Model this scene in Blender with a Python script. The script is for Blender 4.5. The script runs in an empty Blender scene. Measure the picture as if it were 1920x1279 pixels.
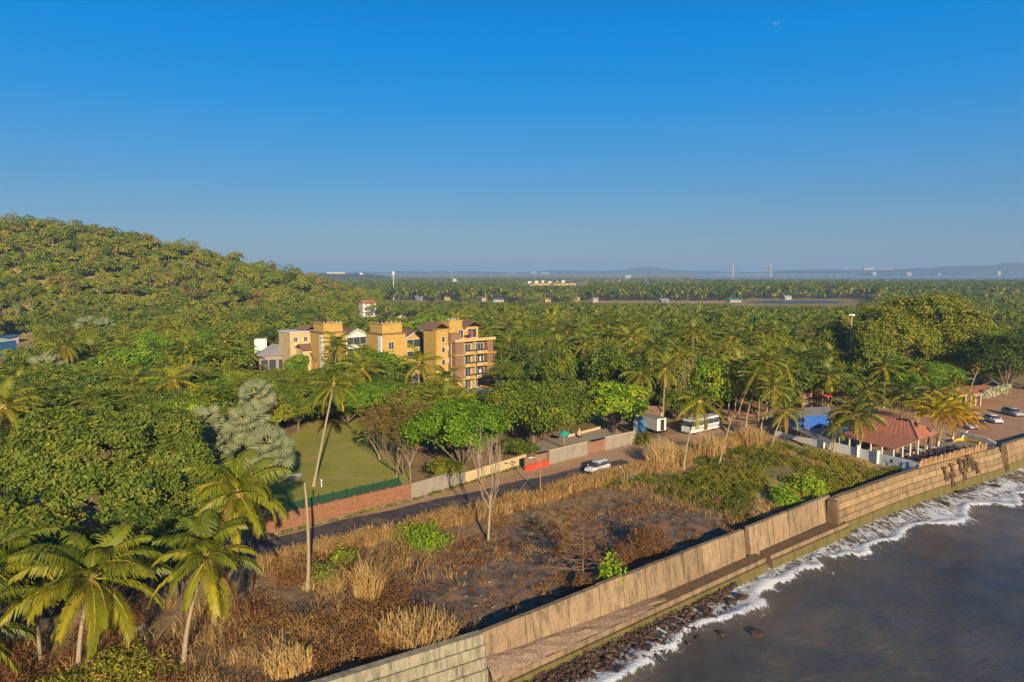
import bpy, bmesh, math, random
import numpy as np
from mathutils import Vector, Matrix
R = math.radians
rng = np.random.default_rng(7)
random.seed(7)
scene = bpy.context.scene
COL = scene.collection
# ------------------------------------------------------------------ camera geometry (drone 30 m up)
F, HC = 1300.0, 30.0
PIT = math.atan((639.5 - 508.0) / F)
CP, SP = math.cos(PIT), math.sin(PIT)

def G(px, py, z=0.0):
    a = (639.5 - py) / F
    t = (z - HC) / (-SP + a * CP)
    return Vector(((px - 960) / F * t, (CP + a * SP) * t, z))

def P(px, py, Y):
    a = (639.5 - py) / F
    t = Y / (CP + a * SP)
    return Vector(((px - 960) / F * t, Y, HC + (-SP + a * CP) * t))

def to_px(x, y, z):
    yc, zc = y, z - HC
    d = yc * CP - zc * SP
    u = yc * SP + zc * CP
    return 960 + F * x / d, 639.5 - F * u / d

# ------------------------------------------------------------------ coast frame
O0 = np.array([-2.3, 52.4]); UU = np.array([0.79, 0.613]); NN = np.array([-0.613, 0.79])
COAST = [G(-700, 1620, 1.4), G(420, 1337, 1.4), G(905, 1187, 1.4), G(1110, 1104, 1.4), G(1395, 993, 1.4), G(1557, 928, 1.4), G(1720, 880, 1.4), G(1870, 837, 1.4), G(1990, 800, 1.4)]
_d = (COAST[-1] - COAST[-2]).normalized()
COAST.append(COAST[-1] + _d * 900)
CO = np.array([(p.x, p.y) for p in COAST])

def coast_s(x, y):
    """signed distance to the coast line, positive out to sea"""
    x = np.asarray(x, float); y = np.asarray(y, float)
    best = np.full(x.shape, 1e9); sg = np.zeros(x.shape)
    for i in range(len(CO) - 1):
        ax, ay = CO[i]; bx, by = CO[i + 1]
        dx, dy = bx - ax, by - ay; L2 = dx * dx + dy * dy
        t = ((x - ax) * dx + (y - ay) * dy) / L2
        t = np.clip(t, 0, 1) if 0 < i < len(CO) - 2 else (np.clip(t, None, 1) if i == 0 else np.clip(t, 0, None))
        ex, ey = x - ax - t * dx, y - ay - t * dy
        d = np.hypot(ex, ey)
        s = np.where(dx * ey - dy * ex < 0, d, -d)
        m = d < best
        best = np.where(m, d, best); sg = np.where(m, s, sg)
    return sg

def un(x, y):
    return (x - O0[0]) * UU[0] + (y - O0[1]) * UU[1], (x - O0[0]) * NN[0] + (y - O0[1]) * NN[1]

def xy(u, n):
    p = O0 + UU * u + NN * n
    return float(p[0]), float(p[1])

def vnoise(x, y, s, seed=0):
    """smooth value noise 0..1"""
    x = np.asarray(x, float) / s; y = np.asarray(y, float) / s
    xi, yi = np.floor(x), np.floor(y); fx, fy = x - xi, y - yi
    fx = fx * fx * (3 - 2 * fx); fy = fy * fy * (3 - 2 * fy)
    def h(i, j):
        v = np.sin(i * 127.1 + j * 311.7 + seed * 74.7) * 43758.5453
        return v - np.floor(v)
    return (h(xi, yi) * (1 - fx) + h(xi + 1, yi) * fx) * (1 - fy) + (h(xi, yi + 1) * (1 - fx) + h(xi + 1, yi + 1) * fx) * fy

def sstep(a, b, x):
    t = np.clip((np.asarray(x, float) - a) / (b - a), 0, 1)
    return t * t * (3 - 2 * t)

HILL_PX = [-1500, -900, -500, -200, 0, 100, 170, 240, 330, 450, 520, 560, 640, 700, 760]
HILL_Z = [30, 50, 58, 54, 51, 49.5, 47, 43, 38, 28.5, 23, 18, 9, 3, 0]
def hill(x, y):
    x = np.asarray(x, float); y = np.asarray(y, float)
    px = 960 + F * x / np.maximum(y, 20) / CP
    hz = np.interp(px, HILL_PX, HILL_Z)
    db = np.interp(px, [-500, 0, 300, 520, 700], [270, 292, 315, 335, 400])
    dc = np.interp(px, [-500, 0, 330, 560, 700], [395, 400, 430, 470, 500])
    up = np.clip((y - db) / (dc - db), 0, 1)
    up = 0.35 * up + 0.65 * (up * up * (3 - 2 * up))
    dn = 1 - sstep(0, 330, y - dc)
    return hz * up * dn + (vnoise(x, y, 26, 3) - .5) * 5 * np.clip(up, 0, 1) * dn * (hz > 4)

def flat_mask(u, n):
    m = sstep(21.5, 24.5, n)                                   # the lane and everything inland of it lies flat
    return 1 - m
def ground_z(x, y):
    x = np.asarray(x, float); y = np.asarray(y, float)
    u, n = un(x, y)
    near = (1 - sstep(85, 95, u)) * flat_mask(u, n)
    b = ((vnoise(x, y, 3.1, 1) - .5) * .34 + (vnoise(x, y, 1.3, 2) - .5) * .2 + (vnoise(x, y, 8, 5) - .5) * .5) * near
    mound = 1.3 * np.exp(-((u - 58) / 15) ** 2 - ((n - 12) / 6.5) ** 2)
    mound = mound * (1 - sstep(76, 79, u)) * flat_mask(u, n)
    z = b + mound + hill(x, y)
    s = coast_s(x, y)
    z = np.where(s > -0.3, -7.5, z)
    z = np.where((s <= -0.3) & (s > -1.6), np.minimum(z, 0.0), z)
    far = sstep(2950, 3050, y) * sstep(1290, 1330, 960 + F * x / np.maximum(y, 20))
    z = np.where(far > 0, z - 8 * far, z)
    return z

def gz(x, y):
    return float(ground_z(np.array([x]), np.array([y]))[0])

# ------------------------------------------------------------------ mesh building
class NB:
    """collects numpy chunks of verts / faces; builds ONE mesh object"""
    def __init__(s): s.V = []; s.Fc = []; s.n = 0
    def add(s, V, Fa, mat=0, tint=0.5):
        V = np.asarray(V, float).reshape(-1, 3); Fa = np.asarray(Fa, int)
        if Fa.size == 0: return
        t = np.broadcast_to(np.asarray(tint, float), (len(Fa),))
        s.V.append(V); s.Fc.append((Fa + s.n, np.full(len(Fa), mat), t)); s.n += len(V)
    def box(s, x0, x1, y0, y1, z0, z1, mat=0, tint=.5):
        V = [(x0,y0,z0),(x1,y0,z0),(x1,y1,z0),(x0,y1,z0),(x0,y0,z1),(x1,y0,z1),(x1,y1,z1),(x0,y1,z1)]
        s.add(V, [(0,3,2,1),(4,5,6,7),(0,1,5,4),(1,2,6,5),(2,3,7,6),(3,0,4,7)], mat, tint); return s
    def hexa(s, V, mat=0, tint=.5):
        s.add(V, [(0,3,2,1),(4,5,6,7),(0,1,5,4),(1,2,6,5),(2,3,7,6),(3,0,4,7)], mat, tint); return s
    def tube(s, pts, rad, k=6, mat=0, tint=.5, caps=True):
        pts = [Vector(p) for p in pts]; n = len(pts)
        if not hasattr(rad, '__len__'): rad = [rad] * n
        V = []; ref = Vector((0.31, 0.17, 0.93))
        for i, p in enumerate(pts):
            d = (pts[min(i + 1, n - 1)] - pts[max(i - 1, 0)]).normalized()
            a = d.cross(ref if abs(d.dot(ref)) < .95 else Vector((1, 0, 0))).normalized(); b = d.cross(a)
            for j in range(k):
                w = 2 * math.pi * j / k
                V.append(p + (a * math.cos(w) + b * math.sin(w)) * rad[i])
        Fa = [(i*k+j, i*k+(j+1) % k, (i+1)*k+(j+1) % k, (i+1)*k+j) for i in range(n-1) for j in range(k)]
        s.add([tuple(v) for v in V], Fa, mat, tint)
        if caps and k == 4: s.add([tuple(v) for v in V], [(3,2,1,0), tuple((n-1)*4+j for j in range(4))], mat, tint)
        elif caps:
            c0 = [tuple(v) for v in V[:k]] + [tuple(pts[0])]; c1 = [tuple(v) for v in V[-k:]] + [tuple(pts[-1])]
            s.add(c0, [((j+1) % k, j, k) for j in range(k)], mat, tint); s.add(c1, [(j, (j+1) % k, k) for j in range(k)], mat, tint)
        return s
    def lathe(s, prof, k=12, mat=0, c=(0,0,0), tint=.5):
        V = [(c[0]+r*math.cos(2*math.pi*j/k), c[1]+r*math.sin(2*math.pi*j/k), c[2]+z) for r, z in prof for j in range(k)]
        n = len(prof)
        s.add(V, [(i*k+j, i*k+(j+1) % k, (i+1)*k+(j+1) % k, (i+1)*k+j) for i in range(n-1) for j in range(k)], mat, tint); return s
    def prism(s, poly, z0, z1, mat=0, tint=.5):
        """vertical prism on a convex polygon"""
        n = len(poly); V = [(p[0], p[1], z0) for p in poly] + [(p[0], p[1], z1) for p in poly]
        s.add(V, [(i, (i+1) % n, n+(i+1) % n, n+i) for i in range(n)], mat, tint)
        c = np.mean(np.array([(p[0], p[1]) for p in poly]), axis=0)
        V2 = V + [(c[0], c[1], z0), (c[0], c[1], z1)]
        s.add(V2, [(n+i, n+(i+1) % n, 2*n+1) for i in range(n)], mat, tint); s.add(V2, [((i+1) % n, i, 2*n) for i in range(n)], mat, tint); return s
    def arrays(s):
        return s
    def mesh(s, name, mats, smooth=False):
        V = np.concatenate(s.V) if s.V else np.zeros((0, 3))
        me = bpy.data.meshes.new(name)
        nf = sum(len(f[0]) for f in s.Fc)
        me.vertices.add(len(V)); me.vertices.foreach_set('co', V.astype(np.float32).ravel())
        tot = np.concatenate([np.full(len(f[0]), f[0].shape[1]) for f in s.Fc])
        loops = np.concatenate([f[0].ravel() for f in s.Fc])
        me.loops.add(len(loops)); me.loops.foreach_set('vertex_index', loops.astype(np.int32))
        me.polygons.add(nf)
        st = np.concatenate([[0], np.cumsum(tot)[:-1]])
        me.polygons.foreach_set('loop_start', st.astype(np.int32))
        try: me.polygons.foreach_set('loop_total', tot.astype(np.int32))
        except Exception: pass
        for m in (mats or []): me.materials.append(m)
        me.polygons.foreach_set('material_index', np.concatenate([f[1] for f in s.Fc]).astype(np.int32))
        me.update(calc_edges=True)
        at = me.attributes.new('tint', 'FLOAT', 'FACE')
        at.data.foreach_set('value', np.concatenate([f[2] for f in s.Fc]).astype(np.float32))
        me.polygons.foreach_set('use_smooth', np.full(nf, smooth))
        return me

def link(name, data, parent=None, loc=None, rot=None, scale=None):
    o = bpy.data.objects.new(name, data); COL.objects.link(o)
    if parent is not None: o.parent = parent
    if loc is not None: o.location = loc
    if rot is not None: o.rotation_euler = rot
    if scale is not None: o.scale = scale
    return o
def part(name, nb, mats, parent, smooth=False, label=None, **kw):
    if not isinstance(mats, (list, tuple)): mats = [mats]
    me = nb.mesh(name, mats, smooth) if isinstance(nb, NB) else nb
    o = link(name, me, parent, **kw)
    if label: o['label'] = label
    return o
def tag(o, label, cat, group=None, kind=None):
    if label: o['label'] = label
    if cat: o['category'] = cat
    if group: o['group'] = group
    if kind: o['kind'] = kind
    return o
def thing(name, label, cat, loc=(0,0,0), rz=0, group=None, scale=None):
    o = link(name, None, None, loc, (0, 0, rz), scale); o.empty_display_size = .3
    return tag(o, label, cat, group)
def single(name, nb, mats, label, cat, group=None, kind=None, smooth=False, **kw):
    o = part(name, nb, mats, None, smooth, **kw); return tag(o, label, cat, group, kind)
def structure(name, nb, mats, smooth=False):
    o = part(name, nb, mats, None, smooth); o['kind'] = 'structure'; return o
def copy_tree(o, parent=None):
    c = o.copy(); COL.objects.link(c)
    if parent is not None: c.parent = parent
    for ch in list(o.children): copy_tree(ch, c)
    return c

# ------------------------------------------------------------------ materials
def mk(name):
    m = bpy.data.materials.new(name); m.use_nodes = True
    nt = m.node_tree; nt.nodes.clear()
    out = nt.nodes.new('ShaderNodeOutputMaterial')
    return m, nt, out
def ramp(nt, stops, fac):
    r = nt.nodes.new('ShaderNodeValToRGB'); e = r.color_ramp.elements
    while len(e) < len(stops): e.new(.5)
    for el, (p, c) in zip(e, stops): el.position = p; el.color = (*c, 1)
    nt.links.new(fac, r.inputs[0]); return r.outputs[0]
def math_(nt, op, a, b=None, clamp=False):
    n = nt.nodes.new('ShaderNodeMath'); n.operation = op; n.use_clamp = clamp
    for i, v in enumerate((a, b)):
        if v is None: continue
        if isinstance(v, (int, float)): n.inputs[i].default_value = v
        else: nt.links.new(v, n.inputs[i])
    return n.outputs[0]
def noise(nt, scale, detail=4, rough=.6, vec=None, dist=0):
    n = nt.nodes.new('ShaderNodeTexNoise'); n.inputs['Scale'].default_value = scale
    n.inputs['Detail'].default_value = detail; n.inputs['Roughness'].default_value = rough; n.inputs['Distortion'].default_value = dist
    if vec is not None: nt.links.new(vec, n.inputs['Vector'])
    return n.outputs['Fac']
def objco(nt, scale=(1,1,1), world=False):
    if world:
        g = nt.nodes.new('ShaderNodeNewGeometry').outputs['Position']
    else: g = nt.nodes.new('ShaderNodeTexCoord').outputs['Object']
    mp = nt.nodes.new('ShaderNodeMapping'); mp.inputs['Scale'].default_value = scale
    nt.links.new(g, mp.inputs['Vector']); return mp.outputs[0]
def mixc(nt, fac, a, b):
    n = nt.nodes.new('ShaderNodeMix'); n.data_type = 'RGBA'
    if isinstance(fac, (int, float)): n.inputs[0].default_value = fac
    else: nt.links.new(fac, n.inputs[0])
    for i, v in ((6, a), (7, b)):
        if isinstance(v, tuple): n.inputs[i].default_value = (*v, 1)
        else: nt.links.new(v, n.inputs[i])
    return n.outputs[2]
def principled(nt, out, col, rough=.8, spec=.3, bump=None, bstr=.4, bdist=.05, metal=0):
    b = nt.nodes.new('ShaderNodeBsdfPrincipled')
    if isinstance(col, tuple): b.inputs['Base Color'].default_value = (*col, 1)
    else: nt.links.new(col, b.inputs['Base Color'])
    if isinstance(rough, (int, float)): b.inputs['Roughness'].default_value = rough
    else: nt.links.new(rough, b.inputs['Roughness'])
    b.inputs['Specular IOR Level'].default_value = spec; b.inputs['Metallic'].default_value = metal
    if bump is not None:
        bn = nt.nodes.new('ShaderNodeBump'); bn.inputs['Strength'].default_value = bstr; bn.inputs['Distance'].default_value = bdist
        nt.links.new(bump, bn.inputs['Height']); nt.links.new(bn.outputs[0], b.inputs['Normal'])
    nt.links.new(b.outputs[0], out.inputs['Surface']); return b

LEAF_GAIN = 1.5; LEAF_TINT = (2.5, 2.02, 1.1)
def leafmat(name, stops, rnd=.5, trans=.25, rough=.55, spec=.25):
    g_ = LEAF_GAIN if name not in ('dry_brush', 'dry_grass_blades', 'pale_blossoms', 'silvery_fans') else (1.45 if name == 'dry_brush' else 1.35)
    stops = [(p_, tuple(min(.75, q_ * g_ * k_) for q_, k_ in zip(c_, [t_ / 1.5 for t_ in LEAF_TINT] if g_ == LEAF_GAIN else (1, 1, 1)))) for p_, c_ in stops]; trans = min(.42, trans * 1.5)
    m, nt, out = mk(name)
    at = nt.nodes.new('ShaderNodeAttribute'); at.attribute_name = 'tint'
    oi = nt.nodes.new('ShaderNodeObjectInfo')
    f = math_(nt, 'ADD', at.outputs['Fac'], math_(nt, 'MULTIPLY', math_(nt, 'SUBTRACT', oi.outputs['Random'], .5), rnd), True)
    col = ramp(nt, stops, f)
    b = nt.nodes.new('ShaderNodeBsdfPrincipled'); nt.links.new(col, b.inputs['Base Color'])
    b.inputs['Roughness'].default_value = rough; b.inputs['Specular IOR Level'].default_value = spec
    t = nt.nodes.new('ShaderNodeBsdfTranslucent'); nt.links.new(col, t.inputs['Color'])
    mx = nt.nodes.new('ShaderNodeMixShader'); mx.inputs[0].default_value = trans
    nt.links.new(b.outputs[0], mx.inputs[1]); nt.links.new(t.outputs[0], mx.inputs[2]); nt.links.new(mx.outputs[0], out.inputs['Surface'])
    return m

def plain(name, c, rough=.7, spec=.3, var=.25, scale=1.5, metal=0, world=False, bump=0, dirt=None, streak=False):
    """a painted / concrete / metal surface with uneven tone and, optionally, weathering of its own shape"""
    m, nt, out = mk(name)
    v = objco(nt, (1, 1, .25) if streak else (1, 1, 1), world)
    n1 = noise(nt, scale, 5, .65, v); n2 = noise(nt, scale * 7, 3, .6, v)
    f = math_(nt, 'ADD', math_(nt, 'MULTIPLY', n1, .7), math_(nt, 'MULTIPLY', n2, .3))
    lo = tuple(x * (1 - var) for x in c); hi = tuple(min(1, x * (1 + var * .8)) for x in c)
    col = ramp(nt, [(.3, lo), (.7, hi)], f)
    if dirt:
        d = noise(nt, scale * 1.7, 6, .7, v, .6)
        r = nt.nodes.new('ShaderNodeMapRange'); r.inputs[1].default_value = .5; r.inputs[2].default_value = .68; nt.links.new(d, r.inputs[0])
        col = mixc(nt, math_(nt, 'MULTIPLY', r.outputs[0], .75), col, dirt)
    principled(nt, out, col, rough, spec, f if bump else None, bump, .03, metal)
    return m

M = {}
OL = [(0, (.016, .036, .006)), (.3, (.046, .086, .012)), (.55, (.09, .135, .016)), (.8, (.135, .165, .022)), (1, (.17, .165, .03))]
M['leaf_olive'] = leafmat('olive_leaves', OL)
M['leaf_bright'] = leafmat('bright_leaves', [(0, (.025, .07, .006)), (.4, (.07, .155, .012)), (.7, (.125, .22, .016)), (1, (.21, .26, .03))], .35)
M['leaf_dark'] = leafmat('dark_leaves', [(0, (.014, .034, .009)), (.4, (.045, .085, .018)), (.75, (.095, .14, .03)), (1, (.16, .19, .045))], .35)
M['leaf_grey'] = leafmat('greyish_leaves', [(0, (.04, .06, .03)), (.5, (.11, .13, .06)), (1, (.22, .21, .12))], .4)
M['leaf_brown'] = leafmat('brownish_leaves', [(0, (.04, .04, .018)), (.5, (.10, .092, .035)), (1, (.17, .145, .06))], .4)
M['palm'] = leafmat('palm_fronds', [(0, (.026, .046, .008)), (.3, (.06, .095, .012)), (.55, (.125, .155, .016)), (.78, (.20, .20, .025)), (1, (.14, .085, .035))], .25, .3, .45, .35)
M['palm_yellow'] = leafmat('yellowing_fronds', [(0, (.07, .09, .008)), (.45, (.17, .18, .014)), (.75, (.25, .22, .016)), (1, (.26, .17, .03))], .2, .3, .45, .3)
M['fan'] = leafmat('silvery_fans', [(0, (.06, .075, .035)), (.5, (.18, .20, .10)), (.8, (.29, .29, .15)), (1, (.34, .28, .10))], .2, .2)
M['rachis'] = plain('frond_ribs', (.46, .36, .07), .6, .3, .3, 6)
M['straw'] = leafmat('dry_grass_blades', [(0, (.14, .08, .03)), (.4, (.36, .22, .08)), (.75, (.55, .37, .14)), (1, (.62, .46, .22))], .3, .25, .7, .1)
M['brush'] = leafmat('dry_brush', [(0, (.05, .026, .012)), (.4, (.14, .065, .025)), (.75, (.24, .12, .045)), (1, (.33, .22, .09))], .3, .15, .8, .1)
M['scrub'] = leafmat('scrub_leaves', [(0, (.03, .05, .008)), (.4, (.085, .115, .016)), (.75, (.16, .17, .03)), (1, (.28, .22, .07))], .3, .25)
M['flower'] = leafmat('pale_blossoms', [(0, (.25, .22, .10)), (1, (.7, .6, .38))], .3, .2)
def bark(name, c, sc=3):
    m, nt, out = mk(name); v = objco(nt, (1, 1, 2.2))
    f = noise(nt, sc, 5, .7, v)
    principled(nt, out, ramp(nt, [(.3, tuple(x * .6 for x in c)), (.7, tuple(x * 1.25 for x in c))], f), .85, .2, f, .5)
    return m
M['bark'] = bark('grey_brown_bark', (.20, .14, .09)); M['palm_bark'] = bark('palm_bark', (.36, .27, .17), 5)
M['pale_bark'] = bark('pale_bark', (.35, .27, .185)); M['twig'] = bark('brown_twigs', (.20, .115, .065)); M['whitewash'] = plain('whitewashed_bark', (.75, .73, .68), .8, .2, .15)
M['nut'] = plain('coconuts', (.36, .22, .04), .5, .3, .4, 4)

# ------------------------------------------------------------------ plant generators
def rdir(n, r=rng):
    v = r.normal(size=(n, 3)); return v / np.linalg.norm(v, axis=1, keepdims=True)
def leafquads(c, nrm, s, asp=1.7, r=rng):
    n = len(c); nrm = nrm / (np.linalg.norm(nrm, axis=1, keepdims=True) + 1e-9)
    t = np.cross(nrm, rdir(n, r)); t /= np.linalg.norm(t, axis=1, keepdims=True) + 1e-9
    b = np.cross(nrm, t); s = np.asarray(s).reshape(-1, 1)
    a1, a2 = t * s * asp * .5, b * s * .5
    bend = nrm * s * .18
    V = np.stack([c - a1 - bend, c - a2 * 1.0, c + a1 - bend, c + a2 * 1.0], 1).reshape(-1, 3)
    return V, np.arange(4 * n).reshape(-1, 4)
def crown(nb, rx, ry, rz, zc, lobes=9, clumps=160, lpc=30, ls=.3, spread=.45, mat=0, r=rng, tm=.5, tv=.16, low=-.35, flat=.3):
    L = rdir(lobes * 3, r); L = L[L[:, 2] > low][:lobes]
    k = .58 + .14 * r.random((len(L), 1))
    LC = L * k * np.array([rx, ry, rz]); LR = (.34 + .2 * r.random(len(L)))
    LC = np.vstack([LC, [[0, 0, rz * .1]]]); LR = np.append(LR, .62)
    i = r.integers(0, len(LC), clumps * 3); d = rdir(clumps * 3, r)
    d[:, 2] = np.where(d[:, 2] < -.45, -d[:, 2], d[:, 2])
    Cc = LC[i] + d * (LR[i] * (.82 + .24 * r.random(clumps * 3)))[:, None] * np.array([rx, ry, rz])
    q = (Cc[:, None, :] - LC[None]) / np.array([rx, ry, rz])
    dep = (np.linalg.norm(q, axis=2) / LR[None]).min(1)
    ok = dep > .74
    Cc, d = Cc[ok][:clumps], d[ok][:clumps]
    n = len(Cc)
    ct = r.normal(tm, tv, n)
    idx = np.repeat(np.arange(n), lpc); N = len(idx)
    pos = Cc[idx] + r.normal(size=(N, 3)) * spread * np.array([1, 1, .62])
    nr = d[idx] * .8 + rdir(N, r) * .75 + np.array([0, 0, flat])
    V, Fa = leafquads(pos + np.array([0, 0, zc]), nr, ls * (.6 + .8 * r.random(N)), 1.6, r)
    nb.add(V, Fa, mat, ct[idx] + r.normal(0, .07, N))
    return Cc + np.array([0, 0, zc])
def limbs(nb, targets, h0, rad, mat=0, r=rng, k=5, trunk_lean=(0, 0)):
    """tapered trunk to h0 with limbs to the target points"""
    tl = Vector((trunk_lean[0], trunk_lean[1], 0))
    top = Vector((0, 0, h0)) + tl
    nb.tube([(0, 0, -.3), tl * .2 + Vector((0, 0, h0 * .4)), top], [rad * 1.35, rad, rad * .75], 7, mat)
    for t in targets:
        t = Vector(t); mid = top.lerp(t, .5) + Vector((r.normal() * .3, r.normal() * .3, abs(r.normal()) * .3))
        nb.tube([top - Vector((0, 0, .3)), mid, t], [rad * .55, rad * .33, rad * .1], k, mat, caps=False)
def tree_meshes(tag_, leaf, w, h, seed, clumps, lpc, ls, spread, lobes=9, bk='bark', tm=.5, trunk_f=.38, zsquash=1.0, flat=.3, tv=.16):
    """(trunk mesh, crown mesh) for a tree w wide, h tall"""
    r = np.random.default_rng(seed)
    cz = h * (trunk_f + (1 - trunk_f) * .45); rz = (h - cz) * .98 * zsquash
    nb = NB(); Cc = crown(nb, w / 2, w / 2, rz, cz, lobes, clumps, lpc, ls, spread, 0, r, tm, flat=flat, tv=tv)
    cm = nb.mesh('crown_' + tag_, [M[leaf]])
    tb = NB(); pick = Cc[r.choice(len(Cc), min(14, len(Cc)), replace=False)]
    limbs(tb, pick, h * trunk_f * .8, max(.16, w * .02), 0, r)
    return tb.mesh('trunk_' + tag_, [M[bk]], True), cm
def tree_joined(tag_, leaf, w, h, seed, clumps, lpc, ls, spread, lobes=7, bk='bark', tm=.5):
    r = np.random.default_rng(seed); nb = NB()
    cz = h * .62; Cc = crown(nb, w / 2, w / 2, h * .37, cz, lobes, clumps, lpc, ls, spread, 0, r, tm)
    limbs(nb, Cc[:5], h * .35, max(.15, w * .02), 1, r, 4)
    return nb.mesh('tree_' + tag_, [M[leaf], M[bk]])

def frond(L, elev, droop, r, nl=30, wid=.09, hang=.55, ll=.24, twist=0., segs=10):
    """one coconut frond from the origin outward along +X; returns NB-ready chunks (V, quads, tints) and the rib"""
    S = np.linspace(0, 1, segs + 1); th = elev - droop * S ** 1.35
    dx = np.cos((th[1:] + th[:-1]) / 2) * L / segs; dz = np.sin((th[1:] + th[:-1]) / 2) * L / segs
    X = np.concatenate([[0], np.cumsum(dx)]); Z = np.concatenate([[0], np.cumsum(dz)])
    side = twist * S * L * .3
    Vs, Fs = [], []; n0 = 0
    s = np.linspace(.14, .995, nl)
    px, pz, pt, ps = np.interp(s, S, X), np.interp(s, S, Z), np.interp(s, S, th), np.interp(s, S, side)
    fw = np.stack([np.cos(pt), np.zeros(nl), np.sin(pt)], 1); up = np.stack([-np.sin(pt), np.zeros(nl), np.cos(pt)], 1)
    for sg in (-1, 1):
        prof = np.sin(np.pi * (.12 + .8 * s)) ** .7
        ln = L * ll * prof * (.7 + .45 * r.random(nl)) * np.where(r.random(nl) < .07, .35, 1)
        sd = np.array([0, sg, 0])
        f = (.35 + .75 * s)[:, None]
        d1 = sd * .85 + fw * f + up * .28 + np.array([0, 0, -hang * .25])
        d1 /= np.linalg.norm(d1, axis=1, keepdims=True)
        hg = hang * (.7 + .6 * r.random(nl))[:, None]
        d2 = d1 + np.array([0, 0, -1.]) * hg * 1.5
        d2 /= np.linalg.norm(d2, axis=1, keepdims=True)
        p0 = np.stack([px, ps, pz], 1); p1 = p0 + d1 * ln[:, None] * .45; p2 = p1 + d2 * ln[:, None] * .55
        w = (fw * .8 + up * .25) * (wid * L / 5)
        Vv = np.stack([p0 - w * .6, p0 + w * .6, p1 - w, p1 + w, p2 - w * .25, p2 + w * .25], 1).reshape(-1, 3)
        b = np.arange(nl)[:, None] * 6
        Fa = np.concatenate([b + np.array([0, 1, 3, 2]), b + np.array([2, 3, 5, 4])])
        Vs.append(Vv); Fs.append(Fa + n0); n0 += len(Vv)
    return np.concatenate(Vs), np.concatenate(Fs), list(zip(X, side, Z))
def rotz(V, a):
    c, s = math.cos(a), math.sin(a); V = np.asarray(V); return np.stack([V[:, 0]*c - V[:, 1]*s, V[:, 0]*s + V[:, 1]*c, V[:, 2]], 1)
def palm_crown(nb, L, nf, seed, nl=26, wid=.1, mats=(0, 1, 2), rib=True, lo=-.75, hi=1.45, yellow=0., nuts=True, segs=9):
    r = np.random.default_rng(seed)
    for i in range(nf):
        t = (i + .5) / nf
        el = hi + (lo - hi) * t ** .9 + r.normal(0, .1)
        az = i * 2.39996 + r.normal(0, .15)
        dr = .6 + .8 * r.random() + (.35 if el > .5 else 0)
        V, Fa, rc = frond(L * (.82 + .3 * r.random()), el, dr, r, nl, wid, .4 + .55 * r.random(), .27, twist=r.normal(0, .45), segs=segs)
        tb = .36 + .22 * t + r.normal(0, .07) + yellow + (.22 if t > .9 else 0)
        nb.add(rotz(V, az), Fa, mats[0], tb + r.normal(0, .04, len(Fa)))
        if rib:
            q = rotz(np.array(rc), az)
            nb.tube([tuple(v) for v in q[::3]], [.055 * L / 5, .04 * L / 5, .028 * L / 5, .012 * L / 5][:len(q[::3])], 3, mats[1], caps=False)
    for i in range(2 + seed % 3):
        V, Fa, rc = frond(L * (.7 + .2 * r.random()), -1.05 - .25 * r.random(), .25, r, max(8, nl * 2 // 3), wid * .7, 1.1, .15, twist=r.normal(0, .4), segs=segs)
        nb.add(rotz(V, r.random() * 6.28), Fa, mats[0], .97)
    if nuts:
        for i in range(9):
            a = r.random() * 6.28; q = Vector((math.cos(a) * .3, math.sin(a) * .3, -.25 - r.random() * .25)) * (L / 5)
            nb.lathe([(.01, -.15), (.12, -.08), (.14, .02), (.08, .12), (.01, .15)], 6, mats[2], q)
        nb.lathe([(.2, -.7), (.26, -.2), (.16, .15), (.03, .5)], 7, mats[1], (0, 0, 0))
def palm_trunk(vec, r0=.2, bend=None, mat='palm_bark', white=0, seed=0):
    """curved palm trunk from the origin to vec"""
    v = Vector(vec); nb = NB(); n = 12
    b = Vector(bend) if bend is not None else Vector((-v.x * .22, -v.y * .22, 0))
    pts, rad = [], []
    for i in range(n + 1):
        t = i / n; p = v * t + b * (4 * t * (1 - t)) * .8; pts.append(p)
        rad.append(r0 * (1.0 - .45 * t + .55 * max(0, .12 - t) / .12))
    if white:
        k = max(1, int(n * white)); nb.tube(pts[:k + 1], [q * 1.04 for q in rad[:k + 1]], 8, 1); nb.tube(pts[k:], rad[k:], 8, 0)
    else: nb.tube(pts, rad, 8, 0)
    return nb.mesh('palm_trunk', [M[mat], M['whitewash']], True)
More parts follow.
